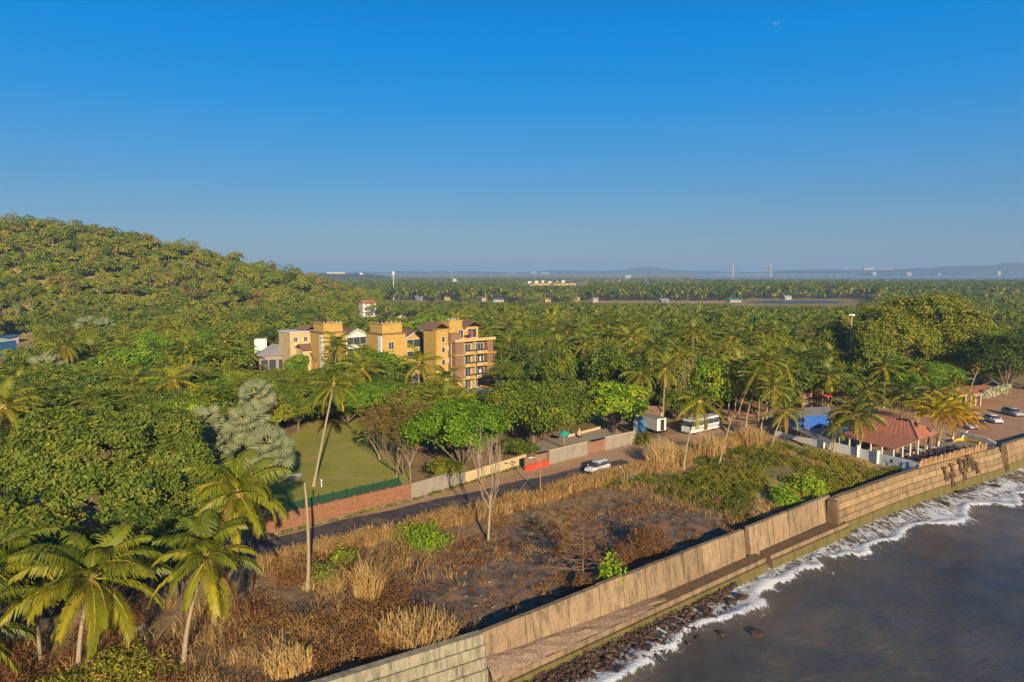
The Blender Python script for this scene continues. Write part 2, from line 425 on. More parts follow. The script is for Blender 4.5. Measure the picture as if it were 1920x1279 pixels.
def fan_crown(nb, n, seed, Rf=1.3, pet=1.9, mats=(0, 1)):
    r = np.random.default_rng(seed)
    for i in range(n):
        t = (i + .5) / n; el = 1.3 - 2.1 * t ** .95 + r.normal(0, .12); az = i * 2.39996 + r.normal(0, .2)
        pl = pet * (.85 + .3 * r.random()) * (.8 + .35 * t); Rr = Rf * (.8 + .35 * r.random())
        d = np.array([math.cos(el), 0, math.sin(el)]); c = d * pl
        nb.tube([tuple(x) for x in rotz(np.array([[0, 0, 0], c * .5 + [0, 0, .05], c]), az)], [.07, .055, .04], 4, mats[1], caps=False)
        el2 = max(el - .35 - .35 * r.random(), -1.5); fx = np.array([math.cos(el2), 0, math.sin(el2)]); fy = np.array([0, 1, 0]); fu = np.cross(fx, fy)
        K = 26; V = []; Fa = []
        for k in range(K):
            a = (-2.35 + 4.7 * (k + .5) / K); rr = Rr * (.82 + .22 * math.cos(a * .5)) * (.92 + .16 * r.random()); da = 4.7 / K * .5
            u1 = fx * math.cos(a) + fy * math.sin(a); fold = (fu * .09 * (1 if k % 2 else -1))
            lft = fx * math.cos(a - da) + fy * math.sin(a - da); rgt = fx * math.cos(a + da) + fy * math.sin(a + da)
            dz = np.array([0, 0, -.06 * Rr * (.5 + 1.0 * r.random())]); b = len(V)
            V += [c, c + lft * rr * .6 - fold * .5 * rr, c + u1 * rr + dz, c + rgt * rr * .6 + fold * .5 * rr]
            Fa.append((b, b + 1, b + 2, b + 3))
        nb.add(rotz(np.array(V), az), Fa, mats[0], .42 + .3 * t * r.random() + r.normal(0, .09, K) + (.3 if t > .93 else 0))
def bare_branches(nb, p, d, L, rad, depth, r, mat=0, spread=.6, up=.25, k=4, kids=(3, 5), ends=None):
    p = Vector(p); d = Vector(d).normalized(); n = 3; pts = [p.copy()]; q = p.copy(); dd = d.copy()
    for i in range(n):
        dd = (dd + Vector(r.normal(0, .13, 3)) + Vector((0, 0, up * .2))).normalized(); q = q + dd * (L / n); pts.append(q.copy())
    nb.tube(pts, [rad, rad * .85, rad * .7, rad * .5], k if depth > 1 else 3, mat, caps=False)
    if depth == 0:
        if ends is not None: ends.append(q.copy())
        return
    m = r.integers(kids[0], kids[1] + 1)
    for i in range(m):
        t = .35 + .65 * (i + r.random()) / m; b = pts[min(3, int(t * 3))].lerp(pts[min(3, int(t * 3) + 1)], (t * 3) % 1)
        nd = (dd + Vector(r.normal(0, spread, 3)) + Vector((0, 0, up))).normalized()
        bare_branches(nb, b, nd, L * (.5 + .25 * r.random()), rad * .5, depth - 1, r, mat, spread, up, k, kids, ends)
def tuft(nb, n, h, rad, r, c=(0, 0, 0), mat=0, tm=.5, wid=.05, lean=.35):
    a = r.random(n) * 6.283; rr = np.sqrt(r.random(n)) * rad; hh = h * (.55 + .6 * r.random(n))
    b = np.stack([np.cos(a) * rr, np.sin(a) * rr, np.zeros(n)], 1) + np.array(c)
    ln = r.normal(0, lean, (n, 2)) + np.stack([np.cos(a), np.sin(a)], 1) * (rr / max(rad, .01))[:, None] * lean * .6
    t1 = b + np.stack([ln[:, 0] * hh * .35, ln[:, 1] * hh * .35, hh * .6], 1); t2 = b + np.stack([ln[:, 0] * hh, ln[:, 1] * hh, hh * (.95 - .25 * np.hypot(ln[:, 0], ln[:, 1]))], 1)
    w = rdir(n, r) * np.array([1, 1, 0]) * wid
    V = np.stack([b - w, b + w, t1 - w * .9, t1 + w * .9, t2 - w * .5, t2 + w * .5], 1).reshape(-1, 3)
    i = np.arange(n)[:, None] * 6
    nb.add(V, np.concatenate([i + np.array([0, 1, 3, 2]), i + np.array([2, 3, 5, 4])]), mat, np.tile(r.normal(tm, .15, n), 2))
def bush(nb, w, h, r, c=(0, 0, 0), n=200, ls=.16, mat=0, tm=.5, twigs=20, tmat=1):
    d = rdir(n, r); d[:, 2] = np.abs(d[:, 2]); rr = (.55 + .45 * r.random((n, 1)))
    lump = 1 + .3 * np.sin(d[:, :1] * 5 + r.random() * 6) * np.cos(d[:, 1:2] * 4 + r.random() * 6)
    pos = d * rr * lump * np.array([w / 2, w / 2, h]) + np.array(c)
    V, Fa = leafquads(pos, d * .7 + rdir(n, r) * .8 + np.array([0, 0, .3]), ls * (.6 + .8 * r.random(n)), 1.8, r)
    nb.add(V, Fa, mat, tm + r.normal(0, .16, n))
    for i in range(twigs):
        e = d[i % n] * rr[i % n] * np.array([w / 2, w / 2, h]) * 1.1
        nb.tube([c, tuple(np.array(c) + e)], [.025, .008], 3, tmat, caps=False)
# ================================================================== SKY, SUN, CAMERA, AIR
w = bpy.data.worlds.new('World'); scene.world = w; w.use_nodes = True
nt = w.node_tree; nt.nodes.clear()
SUN_EL = 18.5; SUN_AZ = 165.0
sky = nt.nodes.new('ShaderNodeTexSky'); sky.sky_type = 'NISHITA'; sky.sun_disc = False
sky.sun_elevation = R(SUN_EL); sky.sun_rotation = R(SUN_AZ); sky.altitude = 30; sky.air_density = 1.0; sky.dust_density = 0.35; sky.ozone_density = 3.2
hs = nt.nodes.new('ShaderNodeHueSaturation'); hs.inputs['Saturation'].default_value = 1.5; hs.inputs['Hue'].default_value = .487; hs.inputs['Value'].default_value = 1.0
bg = nt.nodes.new('ShaderNodeBackground'); bg.inputs['Strength'].default_value = 0.09
wo = nt.nodes.new('ShaderNodeOutputWorld')
nt.links.new(sky.outputs[0], hs.inputs['Color'])
tcw = nt.nodes.new('ShaderNodeTexCoord'); sxyz = nt.nodes.new('ShaderNodeSeparateXYZ'); nt.links.new(tcw.outputs['Generated'], sxyz.inputs[0])
grad = ramp(nt, [(0, (.155, .27, .425)), (.083, (.118, .27, .50)), (.153, (.068, .28, .62)), (.226, (.022, .265, .70)), (.30, (.004, .245, .72)), (.36, (.002, .20, .63)), (.55, (.015, .09, .26)), (1, (.02, .06, .16))], sxyz.outputs['Z'])
vm = nt.nodes.new('ShaderNodeVectorMath'); vm.operation = 'SCALE'; vm.inputs['Scale'].default_value = 7.9; nt.links.new(grad, vm.inputs[0])
nt.links.new(mixc(nt, .82, hs.outputs[0], vm.outputs[0]), bg.inputs['Color']); nt.links.new(bg.outputs[0], wo.inputs['Surface'])

sl = bpy.data.lights.new('sun', 'SUN'); sl.energy = 5.0; sl.angle = R(.6); sl.color = (1.0, .82, .56)
so = link('sun', sl)
az = R(SUN_AZ); sd = Vector((math.sin(az) * math.cos(R(SUN_EL)), math.cos(az) * math.cos(R(SUN_EL)), math.sin(R(SUN_EL))))
so.rotation_euler = (-sd).to_track_quat('-Z', 'Y').to_euler(); so.location = sd * 60 + Vector((0, 0, 60))

cam = bpy.data.cameras.new('camera'); cam.sensor_width = 36; cam.lens = F / 1920 * 36; cam.clip_end = 40000; cam.clip_start = 1
co = link('camera', cam); co.location = (0, 0, HC); co.rotation_euler = (math.pi / 2 - PIT, 0, 0); scene.camera = co
vs = scene.view_settings; vs.view_transform = 'Standard'; vs.look = 'None'; vs.gamma = 1; vs.exposure = 0.5
scene.cycles.max_bounces = 5; scene.cycles.diffuse_bounces = 2; scene.cycles.transparent_max_bounces = 4; scene.cycles.volume_bounces = 0
scene.cycles.use_denoising = True

hz = NB(); hz.box(-14000, 14000, -300, 16000, -60, 96)
mh, nt, out = mk('haze_air')
pv = nt.nodes.new('ShaderNodeVolumePrincipled'); pv.inputs['Color'].default_value = (.42, .66, 1, 1); pv.inputs['Density'].default_value = 1.9e-4; pv.inputs['Anisotropy'].default_value = 0.0
nt.links.new(pv.outputs[0], out.inputs['Volume'])
o = part('haze', hz, mh, None); o['kind'] = 'stuff'

# ================================================================== GROUND
def lin(a, b, st): return list(np.arange(a, b, st))
gx = lin(-90, 150, 1.1); xo = []; s = 1.6; v = 150.
while v < 14000: xo.append(v); v += s; s *= 1.13
xl = []; s = 1.6; v = -90. - 1.6
while v > -14000: xl.append(v); s *= 1.11; v -= s
gx = np.array(sorted(xl) + gx + xo)
gy = lin(30, 150, 1.1); s = 1.3; v = 150.
while v < 640: gy.append(v); s = min(s * 1.05, 9); v += s
while v < 16000: gy.append(v); s *= 1.12; v += s
yl = []; s = 2; v = 28.
while v > -280: yl.append(v); s *= 1.3; v -= s
gy = np.array(sorted(yl) + gy)
X, Y = np.meshgrid(gx, gy); xf, yf = X.ravel(), Y.ravel()
zf = ground_z(xf, yf); uf, nf_ = un(xf, yf); sf = coast_s(xf, yf)
shelf = -2.55 - .15 * (sf - 0)  - .05 * np.maximum(0, uf - 6) + (vnoise(xf, yf, 2.2, 9) - .5) * .7 + (vnoise(xf, yf, .9, 4) - .5) * .35
zf = np.where((sf > -.3) & (sf < 40) & (uf < 60), np.maximum(zf, np.minimum(shelf, -2.6)), zf)
nb = NB(); W_, H_ = len(gx), len(gy)
idx = np.arange(W_ * H_).reshape(H_, W_)
Q = np.stack([idx[:-1, :-1], idx[:-1, 1:], idx[1:, 1:], idx[1:, :-1]], -1).reshape(-1, 4)
nb.add(np.stack([xf, yf, zf], 1), Q)
wob = (vnoise(xf, yf, 6, 11) - .5) * 7 + (vnoise(xf, yf, 2.2, 12) - .5) * 3
ub, nbk = uf + wob, nf_ + wob * .55
burnt = sstep(-12, -4, ub) * (1 - sstep(38, 46, ub)) * (1 - sstep(17, 22, nbk)) * (nf_ > -2)
burnt = np.maximum(burnt, .9 * (1 - sstep(2.2, 4.5, nf_ + wob * .1)) * (nf_ > -2) * (uf < 84) * (uf > -40))  # strip behind the seawall is the wall's shadow, painted in the ash colour
green = sstep(40, 50, ub) * (1 - sstep(82, 84, uf)) * (1 - sstep(22, 26, nbk)) * (nf_ > -3)
green = np.maximum(green, sstep(150, 180, yf))
dirt = sstep(23.5, 26, nf_) * (1 - sstep(37, 40, nf_)) * (uf < 86) + sstep(84, 88, uf) * (nf_ > -6) * (yf < 150)
pxf = 960 + F * xf / np.maximum(yf, 20)
dirt = np.maximum(dirt, ((yf > 268) & (yf < 296) & (pxf < 55)) * 1.0)
dirt = np.maximum(dirt, (yf > 610) * (yf < 690) * (np.abs(xf - 145) < 75) * .75)
shore = (sf > -.4) * 1.0
def ground_mat():
    m, nt, out = mk('ground_soil'); v = objco(nt, world=True)
    def A(n_):
        a = nt.nodes.new('ShaderNodeAttribute'); a.attribute_name = n_; return a.outputs['Fac']
    big, mid, fine = noise(nt, .12, 5, .65, v), noise(nt, .9, 6, .7, v), noise(nt, 5, 4, .7, v)
    base = ramp(nt, [(.3, (.20, .12, .055)), (.5, (.32, .205, .095)), (.7, (.43, .30, .15))], mid)
    ash = ramp(nt, [(.34, (.025, .018, .015)), (.46, (.105, .075, .055)), (.57, (.22, .16, .12)), (.70, (.50, .39, .30))], mixc(nt, .45, mid, fine))
    ash = mixc(nt, ramp(nt, [(.5, (0, 0, 0)), (.66, (1, 1, 1))], noise(nt, .35, 5, .7, v)), ash, (.36, .19, .085))
    grn = ramp(nt, [(.3, (.14, .12, .03)), (.48, (.28, .22, .07)), (.66, (.52, .37, .18))], mixc(nt, .5, big, mid))
    red = ramp(nt, [(.25, (.36, .20, .11)), (.5, (.50, .30, .17)), (.75, (.60, .41, .27))], mixc(nt, .6, mid, big))
    sho = ramp(nt, [(.3, (.03, .018, .01)), (.55, (.11, .055, .028)), (.75, (.19, .10, .055))], mixc(nt, .5, mid, fine))
    c = mixc(nt, A('zone_green'), base, grn); c = mixc(nt, A('zone_burnt_shade'), c, ash); c = mixc(nt, A('zone_dirt'), c, red); c = mixc(nt, A('zone_shore'), c, sho)
    principled(nt, out, c, .9, .15, mixc(nt, .5, mid, fine), .8, .25); return m
M['ground'] = ground_mat()
me = nb.mesh('ground', [M['ground']], True)
for n_, a_ in (('zone_burnt_shade', burnt), ('zone_green', green), ('zone_dirt', dirt), ('zone_shore', shore)):
    at = me.attributes.new(n_, 'FLOAT', 'POINT'); at.data.foreach_set('value', np.clip(a_, 0, 1).astype(np.float32))
o = link('ground', me); o['kind'] = 'structure'

def flatpoly(pts, z, nb=None, sub=1, tint=.5):
    nb = nb or NB(); n = len(pts); c = np.mean(np.array([(p[0], p[1]) for p in pts]), 0)
    V = [(p[0], p[1], z) for p in pts] + [(c[0], c[1], z)]
    nb.add(V, [(i, (i + 1) % n, n) for i in range(n)], 0, tint); return nb
def ribbon(top, bot, z, nb=None):
    nb = nb or NB(); n = len(top)
    V = [(p[0], p[1], z) for p in bot] + [(p[0], p[1], z) for p in top]
    nb.add(V, [(i, i + 1, n + i + 1, n + i) for i in range(n - 1)]); return nb
def groundsheet(name, c_stops, scale=.8, rough=.9, extra=None, bs=.4):
    m, nt, out = mk(name); v = objco(nt, world=True)
    f = mixc(nt, .5, noise(nt, scale, 6, .7, v), noise(nt, scale * .17, 4, .6, v)); c = ramp(nt, c_stops, f)
    if extra:
        c = mixc(nt, ramp(nt, [(.52, (0, 0, 0)), (.64, (1, 1, 1))], noise(nt, scale * .6, 6, .75, v, .5)), c, extra)
    principled(nt, out, c, rough, .2, noise(nt, scale * 6, 3, .6, v), bs, .05); return m
# the lane: worn asphalt with dirt drifted over it
us = np.linspace(-45, 50, 60)
rn = [xy(u, 28.0 + .5 * math.sin(u * .09) + .3 * math.sin(u * .31)) for u in us]; rf = [xy(u, 33.5 - .9 * max(0, (u - 30) / 12) + .35 * math.sin(u * .13 + 1) + .25 * math.sin(u * .5)) for u in us]
M['asphalt'] = groundsheet('worn_asphalt', [(.3, (.05, .045, .05)), (.5, (.085, .072, .072)), (.7, (.15, .115, .10))], .5, .85, (.24, .155, .11))
structure('lane', ribbon(rf, rn, .012), M['asphalt'])
M['lawn'] = groundsheet('lawn_grass', [(.3, (.17, .20, .025)), (.45, (.28, .28, .04)), (.58, (.38, .33, .06)), (.72, (.54, .41, .14))], .3, .95, (.42, .30, .11), .9)
lawn = [G(*p) for p in ((500, 948), (540, 820), (600, 780), (650, 770), (745, 850), (772, 896), (765, 912), (640, 950), (500, 985))]
structure('lawn', flatpoly(lawn, .01), M['lawn'])
M['sand'] = groundsheet('parking_sand', [(.3, (.36, .19, .11)), (.5, (.48, .27, .16)), (.7, (.58, .36, .22))], .3, .95, (.34, .18, .11))
structure('parking_ground', flatpoly([G(*p) for p in ((1560, 770), (1700, 735), (1960, 722), (2050, 780), (1900, 824), (1872, 836), (1760, 800), (1600, 800))], .008), M['sand'])
M['yard'] = groundsheet('yard_concrete', [(.3, (.30, .25, .18)), (.7, (.42, .36, .27))], .5, .8)
structure('yard_paving', flatpoly([G(*p) for p in ((1010, 828), (1040, 815), (1120, 805), (1165, 808), (1190, 818), (1110, 845), (1030, 862), (985, 850))], .012), M['yard'])
structure('garden_lawn', flatpoly([G(*p) for p in ((1040, 790), (1080, 775), (1140, 795), (1120, 806), (1065, 815))], .009), groundsheet('dry_lawn', [(.3, (.16, .13, .03)), (.7, (.26, .19, .07))], .4))
structure('pool_terrace', flatpoly([G(*p) for p in ((850, 728), (935, 718), (985, 735), (930, 750), (850, 748))], .012), M['yard'])
structure('courtyard_ground', flatpoly([G(*p) for p in ((855, 755), (895, 745), (940, 775), (905, 800), (860, 785))], .009), groundsheet('brown_earth', [(.3, (.09, .06, .045)), (.7, (.18, .125, .09))], .4))
M['tanfield'] = groundsheet('bare_field', [(.3, (.42, .24, .12)), (.7, (.62, .38, .20))], .02)
structure('field', flatpoly([(75, 646), (215, 632), (222, 674), (75, 674)], .3), M['tanfield'])
M['creekw'] = None

# ================================================================== WATER
def water_mat(name, sea=True):
    m, nt, out = mk(name); v = objco(nt, world=True)
    vv = objco(nt, (.55, 1, 1), True)
    big = noise(nt, .05, 4, .6, v); w1 = noise(nt, .55, 4, .62, vv, .4); w2 = noise(nt, 2.4, 3, .6, vv)
    col = ramp(nt, [(.34, (.05, .052, .05)), (.5, (.09, .08, .066)), (.66, (.165, .122, .08))], mixc(nt, .35, big, noise(nt, .25, 4, .6, v)))
    b = nt.nodes.new('ShaderNodeBsdfPrincipled'); b.inputs['Roughness'].default_value = .3; b.inputs['Specular IOR Level'].default_value = .17
    bn = nt.nodes.new('ShaderNodeBump'); bn.inputs['Strength'].default_value = .6; bn.inputs['Distance'].default_value = .32
    nt.links.new(math_(nt, 'ADD', w1, math_(nt, 'MULTIPLY', w2, .35)), bn.inputs['Height']); nt.links.new(bn.outputs[0], b.inputs['Normal'])
    if sea:
        a = nt.nodes.new('ShaderNodeAttribute'); a.attribute_name = 'foam'
        fv = objco(nt, (1, 1, 1), True)
        mpp = nt.nodes.new('ShaderNodeMapping'); mpp.inputs['Rotation'].default_value = (0, 0, R(-38)); mpp.inputs['Scale'].default_value = (1.0, .45, 1)
        nt.links.new(fv, mpp.inputs['Vector'])
        fn = noise(nt, 1.0, 9, .76, mpp.outputs[0], 1.3); fn2 = noise(nt, .22, 3, .6, v)
        th = math_(nt, 'ADD', math_(nt, 'MULTIPLY', fn, 1.25), math_(nt, 'SUBTRACT', math_(nt, 'MULTIPLY', fn2, .34), .22))
        f = math_(nt, 'SUBTRACT', math_(nt, 'ADD', th, a.outputs['Fac']), .96)
        mr = nt.nodes.new('ShaderNodeMapRange'); mr.inputs[1].default_value = 0.0; mr.inputs[2].default_value = .10; nt.links.new(f, mr.inputs[0])
        col = mixc(nt, mr.outputs[0], col, (.74, .76, .78))
        nt.links.new(mixc(nt, mr.outputs[0], (.2, .2, .2), (.8, .8, .8)), b.inputs['Roughness'])
    nt.links.new(col, b.inputs['Base Color']); nt.links.new(b.outputs[0], out.inputs['Surface']); return m
SEA = -3.3
FR = np.array([(G(*p, SEA).x, G(*p, SEA).y) for p in ((1010, 1400), (1150, 1300), (1235, 1240), (1330, 1180), (1400, 1140), (1480, 1085), (1570, 1048), (1660, 1000), (1760, 965), (1850, 944), (1920, 925), (2050, 885))])
def polydist(x, y, PL):
    best = np.full(x.shape, 1e9); sg = np.zeros(x.shape)
    for i in range(len(PL) - 1):
        a, b = PL[i], PL[i + 1]; d = b - a; L2 = d @ d
        t = np.clip(((x - a[0]) * d[0] + (y - a[1]) * d[1]) / L2, 0, 1)
        ex, ey = x - a[0] - t * d[0], y - a[1] - t * d[1]; q = np.hypot(ex, ey)
        m_ = q < best; best = np.where(m_, q, best); sg = np.where(m_, np.where(d[0] * ey - d[1] * ex < 0, q, -q), sg)
    return sg
sx = lin(-14, 125, .5); s = 1.; v = 125.
xo = []
while v < 14000: xo.append(v); v += s; s *= 1.25
xl = []; s = 1.; v = -15.
while v > -14000: xl.append(v); v -= s; s *= 1.25
sx = np.array(sorted(xl) + sx + xo)
sy = lin(40, 122, .5); s = 1.; v = 122.
while v < 15500: sy.append(v); v += s; s *= 1.25
yl = []; s = 1.; v = 39.
while v > -280: yl.append(v); v -= s; s *= 1.25
sy = np.array(sorted(yl) + sy)
X, Y = np.meshgrid(sx, sy); xf, yf = X.ravel(), Y.ravel()
near = ((xf > -14) & (xf < 125) & (yf > 38) & (yf < 122))
sf = polydist(xf, yf, FR) + (vnoise(xf, yf, 6, 21) - .5) * 3.6 + (vnoise(xf, yf, 1.8, 22) - .5) * 1.8 - 1.1 * sstep(28, 60, un(xf, yf)[0])
sc = coast_s(xf, yf); uf, nf_ = un(xf, yf)
foam = np.where(sf > 0, .60 * np.exp(-sf / .8), 0)
foam = np.where(sf <= 0, .385 + .24 * np.exp(sf / 1.6) + .05 * np.exp(-((sf + 3.5) / 1.2) ** 2), foam)
foam = np.maximum(foam, .335 * np.exp(-np.maximum(sf, 0) / 5.0) * (sf > 0))
foam *= (1 - .25 * sstep(.7, 1, vnoise(xf, yf, 9, 33)))
foam = np.where(uf < 18, foam * np.where(sf < -2.5, .8, 1), foam)
zf = np.full(xf.shape, SEA) + near * ((vnoise(xf, yf, 4.5, 31) - .5) * .22 + (vnoise(xf * .7 - yf * .7, xf * .2 + yf * .2, 2.0, 32) - .5) * .14 + .32 * np.exp(-((sf + .3) / .8) ** 2))
nb = NB(); W_, H_ = len(sx), len(sy); idx = np.arange(W_ * H_).reshape(H_, W_)
nb.add(np.stack([xf, yf, zf], 1), np.stack([idx[:-1, :-1], idx[:-1, 1:], idx[1:, 1:], idx[1:, :-1]], -1).reshape(-1, 4))
me = nb.mesh('sea', [water_mat('sea_water')], True)
at = me.attributes.new('foam', 'FLOAT', 'POINT'); at.data.foreach_set('value', (foam * near).astype(np.float32))
o = link('sea', me); o['kind'] = 'structure'
structure('creek', flatpoly([G(1396, 568), G(1480, 569), G(1570, 569), G(1585, 566.5), G(1550, 564.5), G(1450, 564.5)], .35), water_mat('creek_water', False))

# ================================================================== FAR HILLS
def ridge(name, D, depth, pts, seed, stops):
    px = np.arange(pts[0][0], pts[-1][0], 4.); K = 14; base = -5
    ty = np.interp(px, [p[0] for p in pts], [p[1] for p in pts])
    top = HC + (508 - ty) / F * D + (vnoise(px, px * 0, 40, seed) - .5) * 10 * D / 6000 + (vnoise(px, px * 0, 11, seed) - .5) * 5 * D / 6000
    V = []
    for k in range(K):
        q = k / (K - 1); prof = math.sin(math.pi * min(q * 1.0, 1)) ** .8
        yy = D + (q - .5) * depth
        xx = (px - 960) / F * D * (yy / D) / CP
        V.append(np.stack([xx, np.full(len(px), yy) + (vnoise(px, px * 0, 25, seed + k) - .5) * depth * .08, base + (top - base) * prof * (1 + .1 * (vnoise(px, px * 0 + k, 18, seed) - .5))], 1))
    V = np.concatenate(V); n = len(px); i = np.arange(n * K).reshape(K, n)
    nb = NB(); nb.add(V, np.stack([i[:-1, :-1], i[:-1, 1:], i[1:, 1:], i[1:, :-1]], -1).reshape(-1, 4))
    m, nt, out = mk(name + '_cover'); v = objco(nt, world=True); f = noise(nt, 26 / D, 6, .7, v)
    principled(nt, out, ramp(nt, stops, f), .95, .1); structure(name, nb, m, True)
HS = [(.35, (.03, .05, .015)), (.6, (.08, .095, .03)), (.75, (.14, .11, .06))]
ridge('far_hills', 7800, 1900, [(-900, 520), (200, 517), (520, 514), (700, 509), (800, 508), (950, 510), (1040, 506), (1110, 509), (1215, 501), (1280, 507), (1400, 510), (1480, 507), (1600, 505), (1760, 504), (1800, 509), (2300, 508), (3000, 512)], 3, HS)
ridge('estuary_hills', 5600, 1100, [(1420, 524), (1455, 508), (1520, 506), (1640, 505), (1720, 503), (1760, 500), (1830, 498), (1890, 493), (1990, 492), (2150, 496), (2400, 506), (2800, 512)], 5, HS)
ridge('wooded_hill', 2700, 420, [(380, 540), (470, 519), (560, 514), (620, 513), (690, 514), (730, 519), (765, 531), (790, 540)], 7, HS)
# ================================================================== SEAWALLS
def stone(name, c, stain, sc=.5, algae=False, joint=None):
    m, nt, out = mk(name); v = objco(nt, (1, 1, 1), True); vs_ = objco(nt, (1.5, 1.5, .25), True)
    f = mixc(nt, .5, noise(nt, sc, 6, .7, v), noise(nt, sc * 8, 4, .65, v))
    col = ramp(nt, [(.32, tuple(q * .72 for q in c)), (.5, c), (.7, tuple(q * 1.22 for q in c))], f)
    st = noise(nt, 1.1, 6, .75, vs_, .4)
    col = mixc(nt, ramp(nt, [(.46, (0, 0, 0)), (.66, (.9, .9, .9))], st), col, stain)
    oi = nt.nodes.new('ShaderNodeObjectInfo'); mr_ = nt.nodes.new('ShaderNodeMapRange'); mr_.inputs[3].default_value = .80; mr_.inputs[4].default_value = 1.12; nt.links.new(oi.outputs['Random'], mr_.inputs[0])
    sc_ = nt.nodes.new('ShaderNodeVectorMath'); sc_.operation = 'SCALE'; nt.links.new(col, sc_.inputs[0]); nt.links.new(mr_.outputs[0], sc_.inputs['Scale'])
    principled(nt, out, sc_.outputs[0], .88, .15, f, .6, .08); return m
M['wall_tan'] = stone('tan_concrete', (.325, .225, .13), (.11, .085, .055))
M['wall_pale'] = stone('weathered_pale_concrete', (.36, .315, .215), (.10, .095, .06), .8)
M['algae'] = stone('algae_stone', (.17, .135, .045), (.07, .075, .02), 1.2)
M['ledge'] = stone('wet_ledge', (.20, .13, .07), (.10, .07, .04), 1.0)
M['stone_step'] = stone('cut_stone', (.345, .235, .125), (.14, .10, .055), .9)
def sweep(nb, pts, prof, mats=0, caps=True):
    """profile (seaward offset, z) swept along world points; profile closed"""
    pts = [Vector((p[0], p[1], 0)) for p in pts]; n = len(pts); k = len(prof); V = []
    for i, p in enumerate(pts):
        d = (pts[min(i + 1, n - 1)] - pts[max(i - 1, 0)]).normalized(); o = Vector((d.y, -d.x, 0))
        for s_, z_ in prof: q = p + o * s_; V.append((q.x, q.y, z_))
    for j in range(k):
        mm = mats[j] if isinstance(mats, (list, tuple)) else mats
        nb.add(V, [(i * k + j, i * k + (j + 1) % k, (i + 1) * k + (j + 1) % k, (i + 1) * k + j) for i in range(n - 1)], mm)
    if caps:
        for a in (0, (n - 1) * k):
            c = np.mean(np.array(V[a:a + k]), 0); VV = V[a:a + k] + [tuple(c)]
            nb.add(VV, [(j, (j + 1) % k, k) for j in range(k)], mats[0] if isinstance(mats, (list, tuple)) else mats)
    return nb
def topy(px, tab): return float(np.interp(px, [t[0] for t in tab], [t[1] for t in tab]))
TAB = [(-300, 1560), (420, 1337), (905, 1187), (1110, 1104), (1395, 993), (1557, 928)]
def wpt(px, z=1.4): return G(px, topy(px, TAB), z)
def lerp_pts(a, b, n): return [a.lerp(b, i / n) for i in range(n + 1)]

def panel_wall(label, joints, ledge_px, gravel=False):
    c = wpt(joints[0]); t = thing('seawall', label, 'seawall', (0, 0, 0))
    for a, b in zip(joints[:-1], joints[1:]):
        pa, pb = wpt(a), wpt(b); d = (pb - pa).normalized(); nb = NB()
        jt = rng.normal(0, .02); top = 1.4 + rng.normal(0, .035)
        q = [pa + d * .045, pb - d * .045]
        sweep(nb, q, [(-.02 + jt, top), (-.47 + jt, top), (-.47 + jt, -2.2), (.42 + jt, -2.2), (.36 + jt, -1.65)])
        part('panel', nb, M['wall_tan'], t)
    la, lb = wpt(ledge_px[0]), wpt(ledge_px[1]); nb = NB()
    sweep(nb, lerp_pts(la, lb, 6), [(.3, -1.68), (1.7, -1.76), (1.73, -2.25), (.3, -2.25)], [0, 1, 1, 1])
    part('ledge', nb, [M['ledge'], M['wall_tan']], t)
    nb = NB(); sweep(nb, lerp_pts(la, lb, 6), [(.25, -2.27), (1.92, -2.3), (2.0, -2.8), (2.1, -5.6), (.25, -5.6)], [0, 1, 1, 1, 1])
    part('footing', nb, [M['ledge'], M['algae']], t)
    return t
wl = panel_wall('long tan concrete seawall of upright panels with a ledge, below the burnt field', [905, 985, 1065, 1123, 1168, 1210, 1247, 1280, 1316, 1349, 1396], (905, 1412))
panel_wall('short tan seawall section of five panels between the gap and the stepped stone wall', [1404, 1449, 1478, 1508, 1533, 1556], (1422, 1568))
# recesses cut as darker ribs under the ledge of the long wall
# gravel ramp on the ledge of the long wall
nb = NB(); K = 18; rowsV = []
for i in range(K + 1):
    q = i / K; p = wpt(900 + 330 * q); d = (wpt(1200) - wpt(900)).normalized(); o_ = Vector((d.y, -d.x, 0))
    zt = -.45 - 1.2 * q ** .8
    for k, (s_, f_) in enumerate(((.28, 1), (.7, .9), (1.1, .65), (1.5, .3), (1.75, 0))):
        e = p + o_ * (s_ + rng.normal(0, .06)); rowsV.append((e.x, e.y, -1.77 + (zt + 1.77) * f_ + rng.normal(0, .05)))
nb.add(rowsV, [(i * 5 + j, i * 5 + j + 1, (i + 1) * 5 + j + 1, (i + 1) * 5 + j) for i in range(K) for j in range(4)])
m, nt, out = mk('pinkish_gravel'); v = objco(nt, world=True); f = noise(nt, 5, 6, .75, v)
principled(nt, out, ramp(nt, [(.3, (.15, .095, .065)), (.5, (.30, .20, .135)), (.7, (.46, .34, .25))], f), .95, .1, f, 1, .12)
single('gravel_bank', nb, m, 'pinkish gravel piled on the ledge against the near end of the long seawall', 'gravel', None, 'stuff')

